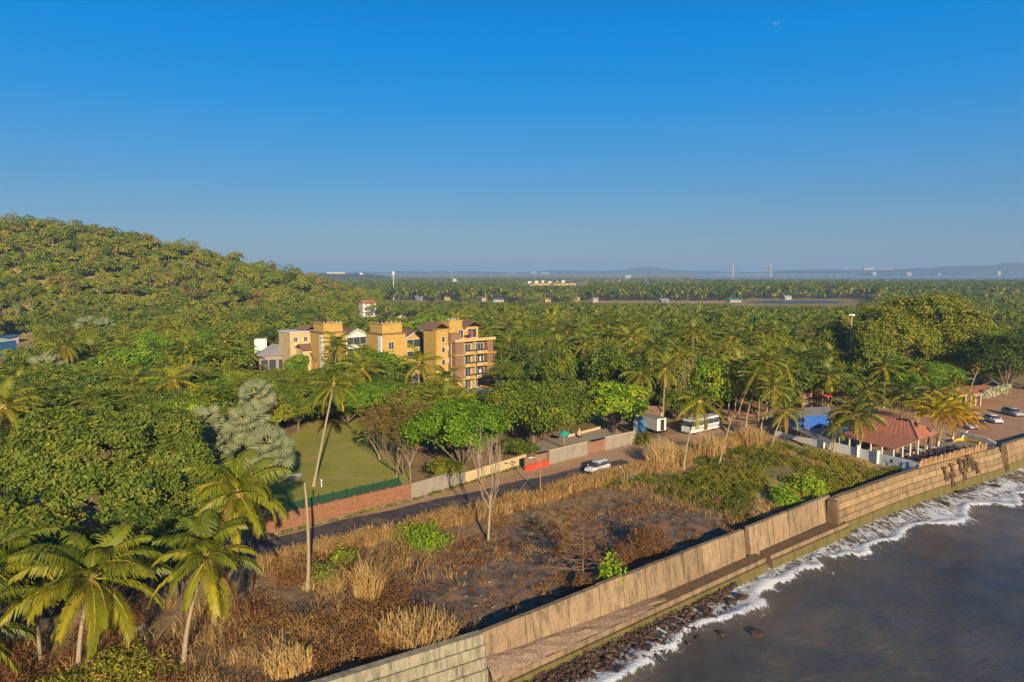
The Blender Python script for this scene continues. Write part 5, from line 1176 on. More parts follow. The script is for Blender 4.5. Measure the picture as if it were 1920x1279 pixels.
# picket fence along the seawall crest
t = thing('bamboo_fence', 'brown bamboo picket fence along the crest of the stepped seawall', 'fence', (0, 0, 0)); nb = NB(); rl = NB(); r = np.random.default_rng(8)
i0 = next(i for i, p in enumerate(RW) if to_px(p.x, p.y, p.z)[0] > 1712)
FP = RW[i0:-1]; seg = []
for a, b in zip(FP[:-1], FP[1:]):
    k = int((b - a).length / .27)
    for j in range(k): seg.append(a.lerp(b, j / k))
grp = []
for j, p in enumerate(seg):
    d = Vector((-.02 * r.normal(), .03 * r.normal(), 0)); h = .95 + .3 * r.random(); e = p + Vector((-.25 * .61, .25 * .79, 0))
    nb.hexa([(e.x - .06, e.y - .04, 1.15), (e.x + .06, e.y - .02, 1.15), (e.x + .04, e.y + .05, 1.15), (e.x - .08, e.y + .03, 1.15)] + [(e.x - .055 + d.x * 3, e.y - .04 + d.y * 3, 1.2 + h), (e.x + .055 + d.x * 3, e.y - .02 + d.y * 3, 1.2 + h), (e.x + .035 + d.x * 3, e.y + .05 + d.y * 3, 1.2 + h), (e.x - .075 + d.x * 3, e.y + .03 + d.y * 3, 1.2 + h)])
part('pickets', nb, M['bamboo'], t)
for z in (1.5, 2.0): part('rail', NB().tube([V3(Vector((p.x - .2, p.y + .26, z))) for p in FP], .04, 4), M['wood'], t)
# terrace ground, tables and chairs
TZ = .35
tq = [G(1712, 877, .8), G(1868, 836, .8), G(1800, 826, .3), G(1730, 836, .3), G(1690, 862, .3)]
structure('terrace', NB().prism([(p.x, p.y) for p in tq], -.2, TZ), M['grey'])
def mk_table(c):
    t = thing('cafe_table', 'dark square table among plastic chairs on the terrace behind the bamboo fence', 'table', c, a_, 'dark tables on the restaurant terrace'); part('table_top', NB().box(-.42, .42, -.42, .42, .70, .75), M['tabletop'], t); part('leg', NB().lathe([(.25, 0), (.25, .03), (.05, .06), (.05, .7)], 8), M['dark'], t); return t
def mk_chair(c, a):
    t = thing('plastic_chair', 'dark plastic chair at a table on the terrace behind the bamboo fence', 'chair', c, a, 'dark chairs on the restaurant terrace'); part('seat', NB().box(-.22, .22, -.22, .22, .42, .46), M['purple'], t); nb = NB(); nb.hexa([(-.22, .19, .46), (.22, .19, .46), (.22, .22, .46), (-.22, .22, .46), (-.2, .27, .9), (.2, .27, .9), (.2, .3, .9), (-.2, .3, .9)]); part('backrest', nb, M['purple'], t)
    for x in (-.19, .19):
        for y in (-.19, .19): part('leg', NB().box(x - .02, x + .02, y - .02, y + .02, 0, .42), M['purple'], t)
    return t
tb = ch = None; r = np.random.default_rng(17)
tc = sum(tq, Vector()) / 5
e1 = (tq[1] - tq[0]); e1.z = 0; Lr = e1.length; e1.normalize(); e2 = Vector((-e1.y, e1.x, 0))
for row in range(2):
    for k in range(11):
        p = tq[0] + e1 * (1.2 + k * 1.95) + e2 * (1.15 + row * 2.1)
        if p.x > tq[1].x - 1.5 or (row == 1 and k > 8): continue
        c = (p.x + r.normal(0, .1), p.y + r.normal(0, .1), TZ)
        if tb is None: tb = mk_table(c)
        else: o = copy_tree(tb); o.location = c
        for q in range(4):
            a = a_ + q * math.pi / 2 + r.normal(0, .2); cc_ = (c[0] - math.sin(a) * -.75, c[1] + math.cos(a) * -.75 * -1, TZ); cc_ = (c[0] - math.sin(a) * .72, c[1] + math.cos(a) * .72, TZ)
            if ch is None: ch = mk_chair(cc_, a)
            else: o = copy_tree(ch); o.location = cc_; o.rotation_euler = (0, 0, a)
for lab, px, py in (('white round table on the terrace beside the first white painted palm', 1725, 851), ('white round table between the two white painted palms', 1752, 846)):
    p = G(px, py, TZ); t = thing('round_table', lab, 'table', (p.x, p.y, TZ)); part('table_top', NB().lathe([(.01, .70), (.75, .70), (.75, .75), (.01, .76)], 16), M['white'], t); part('leg', NB().lathe([(.3, 0), (.3, .04), (.06, .08), (.06, .7)], 8), M['white'], t)
# orange hedge-like bench row on the left of the terrace
p0, p1 = G(1692, 861, .5), G(1716, 852, .5); t = thing('bamboo_screen', 'low orange brown bamboo screen at the left end of the terrace', 'screen', (0, 0, 0)); nb = NB(); k = 16
for j in range(k): p = p0.lerp(p1, j / k); nb.tube([(p.x, p.y, .1), (p.x + .03 * r.normal(), p.y, 1.0 + .25 * r.random())], .07, 5)
part('canes', nb, M['bamboo'], t); part('rail', NB().tube([(p0.x, p0.y, .8), (p1.x, p1.y, .8)], .05, 5), M['wood'], t)
# blue tarp sheds left of the roofs
def lean(name, label, cs, z0, z1, mat, cat, posts='wood', wall=None):
    t = thing(name, label, cat, (0, 0, 0)); A, B, C, D = [Vector((p.x, p.y, z)) for p, z in zip(cs, (z1, z1, z0, z0))]
    nb = NB(); roof_sheet(nb, A, B, C, D, 14, .06, .03); part('roof', nb, M[mat], t)
    for p, z in ((A, z1), (B, z1), (C, z0), (D, z0)): part('post', NB().tube([(p.x, p.y, -.1), (p.x, p.y, z)], .08, 6), M[posts], t)
    if wall: wallpart(Vector((D.x, D.y, 0)).lerp(Vector((C.x, C.y, 0)), .05) + Vector((0, .4, 0)), Vector((D.x, D.y, 0)).lerp(Vector((C.x, C.y, 0)), .95) + Vector((0, .4, 0)), z0 - .1, z0 - .1, wall, t, 'wall')
    return t
lean('tarp_shed', 'shed with a grey patched roof and blue walls behind the long tarpaulin canopy', [G(1506, 765, 3.2), G(1556, 762, 3.2), G(1560, 776, 2.7), G(1508, 779, 2.7)], 2.6, 3.2, 'slate', 'shed', 'wood', 'blue')
lean('tarp_shed', 'small shed with blue front wall left of the grey roofed shed', [G(1474, 777, 2.8), G(1504, 771, 2.8), G(1508, 786, 2.3), G(1476, 792, 2.3)], 2.3, 2.8, 'slate', 'shed', 'wood', 'blue')
lean('long_canopy', 'long narrow grey blue tarpaulin canopy beside the khaki screen fence', [G(1484, 793, 2.6), G(1560, 826, 2.6), G(1552, 832, 2.2), G(1474, 799, 2.2)], 2.2, 2.6, 'slate', 'canopy')
lean('blue_awning', 'bright blue tarpaulin awning joined to the left end of the red roof', [G(1562, 802, 3.0), G(1600, 798, 3.0), G(1596, 810, 2.6), G(1562, 815, 2.6)], 2.6, 3.0, 'tarp', 'awning')
p = G(1456, 797); t = thing('water_barrel', 'bright blue barrel beside the leaning palm left of the canopy', 'barrel', (p.x, p.y, 0)); part('drum', NB().lathe([(.02, 0), (.55, .02), (.6, .3), (.57, .35), (.6, .4), (.6, .9), (.57, .95), (.6, 1.0), (.55, 1.3), (.02, 1.35)], 14), M['blue'], t, True); part('lid', NB().lathe([(.3, 1.35), (.3, 1.42), (.01, 1.43)], 10), M['white'], t)
wallrun('cream_hut_wall', 'short white hut wall beside the blue barrel', [G(1466, 808), G(1486, 814)], 1.6, .2, 'white')
t = house('small kiosk with a peach flat roof in the palms behind the tarpaulin sheds', 1518, 150, 2.6, 2.4, 3.2, 'wood', 'cream', R(10), rtype='flat', cat='kiosk', name='kiosk')
p = G(1537, 760); t = thing('red_awning', 'low red awning in the palms behind the tarpaulin sheds', 'awning', (p.x, p.y, 0), R(12)); nb = NB(); roof_sheet(nb, (-2.4, 1.2, 2.6), (2.4, 1.2, 2.6), (2.4, -1, 2.1), (-2.4, -1, 2.1), 12); part('roof', nb, M['redcloth'], t)
for x in (-2.2, 2.2):
    for y in (-.9, 1.1): part('post', NB().tube([(x, y, -.1), (x, y, 2.3)], .06, 5), M['wood'], t)
# stone pavilion at the back of the car park
p = G(1838, 762); t = thing('stone_pavilion', 'red roofed pavilion with pale columns and flowers behind the car park', 'pavilion', (p.x - 2, p.y, 0), R(16))
nb = NB(); roof_sheet(nb, (-9, 4.2, 3.7), (9.5, 4.2, 3.7), (9.5, .2, 2.8), (-9, .2, 2.8), 30); roof_sheet(nb, (9.5, 4.2, 3.7), (-9, 4.2, 3.7), (-9, 8.5, 2.8), (9.5, 8.5, 2.8), 30); part('roof', nb, M['redroof'], t)
part('fascia', NB().box(-9, 9.6, -.05, .15, 2.35, 2.75), M['grey'], t); part('back_wall', NB().box(-8.8, 9.3, 7.8, 8.1, -.1, 2.7), M['brown_p'], t)
for x in (-3.2, -1.6, -.2, 1.2, 2.6): part('column', NB().box(x - .16, x + .16, 0, .32, -.1, 2.35), M['cream'], t)
nb = NB(); r = np.random.default_rng(4)
pos = np.stack([r.uniform(3, 11, 900), r.uniform(-.6, .5, 900), r.uniform(1.6, 3.6, 900) + .12 * 0], 1); pos[:, 2] += (pos[:, 0] - 3) * .12
Vq, Fq = leafquads(pos, rdir(900, r) + np.array([0, -.6, .3]), .3 * (.6 + .7 * r.random(900)), 1.3, r); nb.add(Vq, Fq, 0, r.random(900)); part('climbing_flowers', nb, M['flower'], t)
# wattle gate, litter sign and small clutter on the lane
p = G(1178, 905); t = thing('hurdle_gate', 'grey stick hurdle standing in the tall dry grass beside the lane', 'hurdle', (p.x, p.y, 0), LANEH); nb = NB()
for k in range(9): nb.tube([(k * .35 - 1.4, .03 * r.normal(), -.1), (k * .35 - 1.4 + .1 * r.normal(), 0, 1.3 + .3 * r.random())], .035, 4)
part('stakes', nb, M['pale_bark'], t); part('rail', NB().tube([(-1.6, -.04, .5), (1.6, -.04, .55)], .035, 4), M['pale_bark'], t); part('rail', NB().tube([(-1.6, -.04, 1.0), (1.6, -.04, 1.05)], .035, 4), M['pale_bark'], t)
p = G(1163, 888); t = thing('marker_post', 'white and yellow marker post in the dry grass by the white car', 'marker post', (p.x, p.y, 0), LANEH); part('post', NB().box(-.12, .12, -.06, .06, -.1, 1.1), M['white'], t); part('band', NB().box(-.125, .125, -.065, .065, .55, .8), M['yellow'], t)
p = G(27, 1250); t = thing('red_drum', 'red plastic drum lying in the shade under the palms at the lower left corner', 'drum', (p.x, p.y, 0), R(40)); part('shell', NB().lathe([(.02, 0), (.27, .02), (.3, .2), (.28, .25), (.3, .3), (.3, .62), (.27, .84), (.02, .86)], 14), M['redcloth'], t, True); part('cap', NB().lathe([(.09, .86), (.09, .92), (.01, .93)], 8), M['white'], t)
a_p, b_p = G(238, 1208), G(276, 1182); d = b_p - a_p; t = thing('white_railing', 'short pale paling rail in the shade behind the near coconut palm', 'railing', (a_p.x, a_p.y, 0), math.atan2(d.y, d.x)); nb = NB()
for k in range(8): nb.box(k * d.length / 8, k * d.length / 8 + .12, 0, .05, 0, .8)
part('pales', nb, M['grey'], t); part('rail', NB().box(0, d.length, .05, .09, .55, .64), M['grey'], t)  # pale rail coloured grey, the palm shade painted into it
# the wisp of cloud high up
nb = NB(); p = P(1455, 43, 5000); r = np.random.default_rng(2)
for k in range(7):
    bm = bmesh.new(); bmesh.ops.create_icosphere(bm, subdivisions=2, radius=1); Vb = np.array([v.co[:] for v in bm.verts]); Fb = np.array([[v.index for v in f.verts] for f in bm.faces]); bm.free()
    nb.add(Vb * np.array([22, 14, 9]) * (.3 + .5 * r.random()) + np.array([r.normal(0, 15), r.normal(0, 10), r.normal(0, 5)]), Fb)
m, nt, out = mk('cloud_vapour'); pvv = nt.nodes.new('ShaderNodeVolumePrincipled'); pvv.inputs['Density'].default_value = .012; pvv.inputs['Color'].default_value = (1, 1, 1, 1); nt.links.new(pvv.outputs[0], out.inputs['Volume'])
o = part('cloud', nb, m, None, True, loc=V3(p)); o['kind'] = 'stuff'
# ================================================================== VEGETATION
# prototypes -----------------------------------------------------------------
def cm(nb, name, mats, smooth=False): return nb.mesh(name, mats, smooth)
PALM_M = [M['palm'], M['rachis'], M['nut']]
palm_near = []   # frond meshes for the palms nearest the camera
FR_EL = [1.45, 1.15, .85, .5, .15, -.25, -.8]
for i in range(14):
    r = np.random.default_rng(100 + i); el = FR_EL[i // 2]
    nb = NB(); V, Fa, rc = frond(5.0, el, .8 + .6 * r.random() + (.35 if el > .6 else 0), r, 50, .075, .55 + .55 * r.random(), .29, twist=r.normal(0, .55), segs=14)
    nb.add(V, Fa, 0, .42 + .14 * (i // 2) / 6 + r.normal(0, .07) + r.normal(0, .06, len(Fa)) + (.38 if i == 13 else 0)); nb.tube([tuple(v) for v in rc[::2]], [.06, .05, .042, .034, .026, .018, .012, .008][:len(rc[::2])], 4, 1, caps=False)
    palm_near.append(cm(nb, 'frond', PALM_M))
nb = NB(); palm_r = np.random.default_rng(9)
for i in range(11):
    a = palm_r.random() * 6.28; nb.lathe([(.01, -.16), (.12, -.1), (.15, .02), (.09, .13), (.01, .16)], 8, 2, (math.cos(a) * .34, math.sin(a) * .34, -.25 - palm_r.random() * .3))
nb.lathe([(.2, -.8), (.28, -.25), (.18, .15), (.03, .7)], 8, 1); palm_heart = cm(nb, 'crown_heart', PALM_M, True)
palm_mid = []
for i in range(6):
    nb = NB(); palm_crown(nb, 5, [22, 18, 24, 19, 16, 21][i], 200 + i, 26, .11, yellow=[0, .03, -.05, .06, .02, -.02][i], lo=[-.75, -.9, -.6, -.95, -.8, -.7][i]); palm_mid.append(cm(nb, 'palm_crown', PALM_M))
nb = NB(); palm_crown(nb, 5, 26, 231, 28, .13, yellow=.28, lo=.0, hi=1.5); palm_yellow = cm(nb, 'palm_crown', [M['palm_yellow'], M['rachis'], M['nut']])
nb = NB(); palm_crown(nb, 3.2, 9, 240, 16, .1, yellow=.3, lo=-.5, nuts=False); palm_sparse = cm(nb, 'palm_crown', PALM_M)
nb = NB(); palm_crown(nb, 3.6, 9, 241, 18, .12, yellow=.05, lo=-.1, nuts=False); palm_young = cm(nb, 'palm_crown', PALM_M)
palm_far = []
for i in range(4):
    nb = NB(); palm_crown(nb, 4.6, 17, 250 + i, 9, .26, rib=False, nuts=False, yellow=[0, .05, -.08, .02][i], segs=5); h = 8.
    for q in range(len(nb.V)): nb.V[q] = nb.V[q] + np.array([0, 0, h])
    nb.tube([(0, 0, -.5), (.15, 0, h * .5), (0, 0, h)], [.22, .16, .12], 5, 1, caps=False); palm_far.append(cm(nb, 'coconut_palm', [M['palm'], M['palm_bark'], M['nut']]))
fan_m = []
for i in range(3):
    nb = NB(); fan_crown(nb, 24, 300 + i, 1.4, 1.8); fan_m.append(cm(nb, 'fan_crown', [M['fan'], M['rachis']]))
BT_ = {}
def proto(key, *a, **k):
    if key not in BT_: BT_[key] = tree_meshes(key, *a, **k)
    return BT_[key]
def hillpt(px, py):
    for D in range(250, 620, 2):
        x = (px - 960) / F * D / CP
        if to_px(x, D, gz(x, D))[1] <= py: return Vector((x, D, gz(x, D)))
    return Vector((x, D, 0))
# generic medium trees: (leaf, w, h) normalised to w=12,h=9
for i, (lf, tm) in enumerate((('leaf_olive', .5), ('leaf_olive', .4), ('leaf_dark', .5), ('leaf_bright', .5), ('leaf_olive', .62), ('leaf_brown', .5), ('leaf_grey', .5), ('leaf_dark', .62), ('leaf_bright', .4))):
    proto('mid%d' % i, lf, 12, 9, 400 + i, 170, 34, .36, .62, lobes=10, tm=tm, trunk_f=.22)
far_tree = []
for i, (lf, tm) in enumerate((('leaf_olive', .5), ('leaf_olive', .62), ('leaf_dark', .5), ('leaf_bright', .5), ('leaf_olive', .38), ('leaf_brown', .45), ('leaf_dark', .6), ('leaf_olive', .55))):
    far_tree.append(tree_joined('far%d' % i, lf, 10, 9, 500 + i, 95, 13, .75, .65, tm=tm))

def tree(name, label, key, base, w_, h, rz=None, cat='tree', group=None, wh0=(12, 9)):
    tm_, cr = BT_[key]; z = gz(base.x, base.y)
    t = thing(name, label, cat, (base.x, base.y, z), random.random() * 6.28 if rz is None else rz, group, (w_ / wh0[0], w_ / wh0[0], h / wh0[1]))
    link('trunk', tm_, t); link('crown', cr, t); return t
def palm(label, cpx, cpy, base, L, mesh, Yc=None, white=0, r0=.2, name='coconut_palm', group=None, near=False, bend=None, seed=0):
    """base: ground point; the crown sits at pixel (cpx, cpy) at depth Yc"""
    b = base if isinstance(base, Vector) else G(*base); Yc = b.y if Yc is None else Yc
    c = P(cpx, cpy, Yc); z0 = gz(b.x, b.y); b = Vector((b.x, b.y, z0))
    t = thing(name, label, 'palm tree', b, 0, group); v = c - b
    part('trunk', palm_trunk(v, r0, bend, white=white), None, t)
    if near:
        cr = link('crown', palm_heart, t, v, (v.y / 60, -v.x / 60, seed)); r = np.random.default_rng(seed)
        for i in range(24):
            k = min(13, int((i + r.random()) / 24 * 14)); o = link('frond', palm_near[k], cr, None, (r.normal(0, .15), 0, i * 2.39996 + r.normal(0, .12))); s_ = L / 5 * (.85 + .28 * r.random()); o.scale = (s_, s_, s_)
    else: s_ = L / 5; link('crown', mesh, t, v, (v.y / 70, -v.x / 70, seed * 1.3), (s_, s_, s_))
    return t
PL = []   # occupied spots (x, y, radius)
def occ(b, rad): PL.append((b.x, b.y, rad))
# --- the palms of the foreground
palm('big green coconut palm with drooping fronds near the lower left corner', 170, 1085, (146, 1262), 5.6, None, near=True, seed=3, Yc=51.5)
palm('coconut palm cut by the left edge in front of the dark round tree', -14, 1075, G(-60, 1240), 5.2, None, near=True, seed=5, Yc=52)
palm('second coconut palm at the left edge low in the corner', -70, 1190, G(-110, 1300), 5.0, None, near=True, seed=11, Yc=47)
palm('coconut palm with a pale straight trunk standing before the dry brush', 388, 1048, (345, 1247), 4.5, None, near=True, seed=8, Yc=51)
palm('coconut palm with a short leaning trunk behind the pale trunked palm', 446, 925, (402, 1170), 4.6, None, near=True, seed=14, Yc=58)
single('palm_stump', palm_trunk(G(0, 0) * 0 + (P(571, 905, 63.6) - G(577, 1105)), .2, (.25, 0, 0)), None, 'tall headless palm trunk standing in the brush in front of the lane', 'palm trunk', loc=V3(G(577, 1105)))
palm('tall slender coconut palm with a curved trunk at the left end of the lawn', 626, 722, (588, 912), 4.6, palm_mid[1], seed=2, bend=(.2, 0, 1.2), Yc=97)
palm('yellowing coconut palm behind the big round tree on the left', 327, 712, (324, 815), 4.9, palm_mid[3], seed=4)
palm('coconut palm at the left edge behind the round tree', 8, 762, (-6, 880), 6.0, palm_mid[3], seed=6)
palm('young coconut palm hidden under the fronds at the lower left edge', 70, 1140, (76, 1250), 2.6, palm_young, seed=1, Yc=54)
for lab, cx, cy, b, L, k in (
    ('coconut palm in front of the grey roofed house', 404, 668, G(404, 720), 4.9, 0), ('coconut palm tight against the left side of the grey house', 462, 660, G(462, 715), 4.6, 1),
    ('coconut palm before the pale shaft of the left villa', 632, 650, G(626, 735), 5.2, 2), ('coconut palm with pale inclined trunk between the tall curved palm and the villas', 681, 692, G(664, 770), 5.2, 0),
    ('upright coconut palm with a straight thin trunk before the middle villa', 786, 682, G(785, 765), 5.6, 1), ('orange hearted coconut palm in front of the tall hotel block', 836, 712, G(830, 790), 5.0, 3),
    ('small pale palm on the lawn edge under the bare brown tree', 690, 822, G(712, 862), 2.6, None),
    ('orange hearted coconut palm in the dark shade right of the bright tree', 1189, 712, G(1190, 790), 3.6, 3), ('tall coconut palm over the rusty shed', 1247, 692, G(1243, 800), 4.3, 1), ('coconut palm just above and left of the tall palm over the shed', 1224, 655, G(1216, 775), 4.2, 2),
    ('lone tall palm with long pale trunk in the middle of the forest', 1301, 622, G(1294, 740), 3.6, 0), ('brown drooping palm in the dark grove right of the hotel', 1098, 645, G(1096, 725), 4.3, 3), ('spreading palm in the dark grove between the hotel and the brown palm', 1049, 652, G(1049, 728), 4.8, 2),
    ('dark shaded palm under the canopy right of the brown palm', 1147, 672, G(1148, 748), 4.5, 2),
    ('large coconut palm spreading over the white coach', 1312, 752, G(1282, 880), 4.4, 3), ('first of the twin leaning coconut palms right of the coach', 1416, 700, G(1379, 805), 4.3, 1), ('second twin leaning coconut palm carrying the lower crown', 1423, 712, G(1398, 800), 3.9, 0),
    ('leaning coconut palm with a small crown before the tarpaulin sheds', 1453, 728, G(1425, 815), 3.8, 0), ('low leaning coconut palm rising beside the khaki screen fence', 1473, 772, G(1447, 842), 3.9, 1),
    ('green coconut palm with upright trunk through the red lean-to roof edge', 1608, 778, G(1606, 852), 4.9, 2), ('dark coconut palm at the back edge of the car park', 1752, 735, G(1752, 778), 4.6, 0), ('low coconut palm behind the right end of the main red roof', 1722, 757, G(1720, 792), 3.6, 2), ('coconut palm before the stone pavilion', 1795, 728, G(1793, 772), 4.2, 3),
    ('drooping coconut palm left of the palm at the red roof edge', 1573, 795, G(1562, 848), 3.2, 3),
    ('thin leaning palm with a tiny tuft of fronds at the car park edge', 1834, 692, G(1810, 775), 2.2, 'sparse'),
    ('coconut palm in front of the mustard house', 1553, 706, G(1552, 775), 4.6, 1), ('coconut palm under the giant trees right of the light mast', 1659, 690, G(1657, 765), 4.4, 3), ('coconut palm with pale stem deep under the giant trees', 1722, 692, G(1713, 765), 4.2, 0),
    ('bushy coconut palm rising behind the palm at the red roof edge', 1628, 735, G(1630, 790), 4.9, 2), ('dark coconut palm behind the main red roof', 1690, 742, G(1690, 785), 4.6, 2),
    ('coconut palm left of the mustard house', 1506, 672, G(1507, 750), 4.8, 0)):
    m_ = palm_young if k is None else palm_sparse if k == 'sparse' else palm_mid[k]
    palm(lab, cx, cy, b, L, m_, seed=cx % 7, r0=.16); occ(b, 2.2)
single('palm_stump', palm_trunk(P(1374, 777, 104) - G(1347, 877), .15, (0, 0, .5)), None, 'leaning headless palm trunk in the straw between the coach and the twin palms', 'palm trunk', loc=V3(G(1347, 877)))
for lab, cx, cy, b in (('left white footed palm of the yellow clump on the terrace', 1758, 778, (1736, 853)), ('middle white footed palm of the yellow clump on the terrace', 1778, 772, (1757, 846)), ('right white footed palm of the yellow clump on the terrace', 1796, 784, (1786, 829))):
    palm(lab, cx, cy, b, 4.4, palm_yellow, white=.3, seed=cx % 5, r0=.17)
single('palm_stump', palm_trunk(P(1815, 808, 122) - G(1800, 826), .16, (0, 0, .2), white=.99), None, 'white painted leaning palm stump beside the yellow counter', 'palm trunk', loc=V3(G(1800, 826)))
# --- silvery fan palms
for k, (lab, cx, cy, b, s_) in enumerate((('top silvery fan palm of the cluster left of the lawn', 480, 742, (492, 845), 1.12), ('middle silvery fan palm of the cluster, facing the camera', 462, 795, (485, 900), 1.18), ('lowest silvery fan palm of the cluster beside the lawn corner', 505, 838, (502, 945), 1.15), ('shaded blue grey fan palm on the left of the cluster', 382, 795, (392, 890), 1.15), ('low shaded fan palm under the cluster', 405, 840, (415, 905), .95),
        ('pale fan palm at the foot of the hill', 190, 622, (190, 668), 1.9), ('second pale fan palm beside it at the foot of the hill', 165, 615, (163, 668), 1.7), ('fan palm among the trees at the far left', 88, 690, (90, 740), 1.65))):
    b = G(*b); c = P(cx, cy, b.y); t = thing('fan_palm', lab, 'palm tree', (b.x, b.y, gz(b.x, b.y))); part('trunk', palm_trunk(c - b, .26, mat='bark'), None, t); fc_ = link('crown', fan_m[k % 3], t, c - b, None, (s_, s_, s_)); fc_.rotation_euler = (Matrix.Rotation(.62, 3, 'X') @ Matrix.Rotation(k * 1.1, 3, 'Z')).to_euler(); occ(b, 3)
# --- named broadleaf trees
proto('round', 'leaf_dark', 19, 14, 600, 1150, 48, .26, .42, lobes=26, tm=.64, tv=.13, trunk_f=.16)
proto('lane', 'leaf_bright', 15, 10, 601, 460, 44, .25, .5, lobes=12, tm=.36, trunk_f=.2)
proto('shade', 'leaf_olive', 17, 9.5, 602, 430, 40, .25, .55, lobes=12, tm=.52, trunk_f=.3)
proto('almond', 'leaf_bright', 10, 9, 603, 170, 34, .36, .5, lobes=10, tm=.58, trunk_f=.2, flat=.7)
proto('giant', 'leaf_olive', 20, 20, 604, 620, 40, .34, .7, lobes=18, tm=.66, trunk_f=.12)
proto('giantd', 'leaf_dark', 18, 15, 605, 420, 40, .32, .8, lobes=14, tm=.4, trunk_f=.15)
proto('glossy', 'leaf_dark', 9, 7, 606, 200, 36, .28, .45, lobes=9, tm=.6, trunk_f=.15)
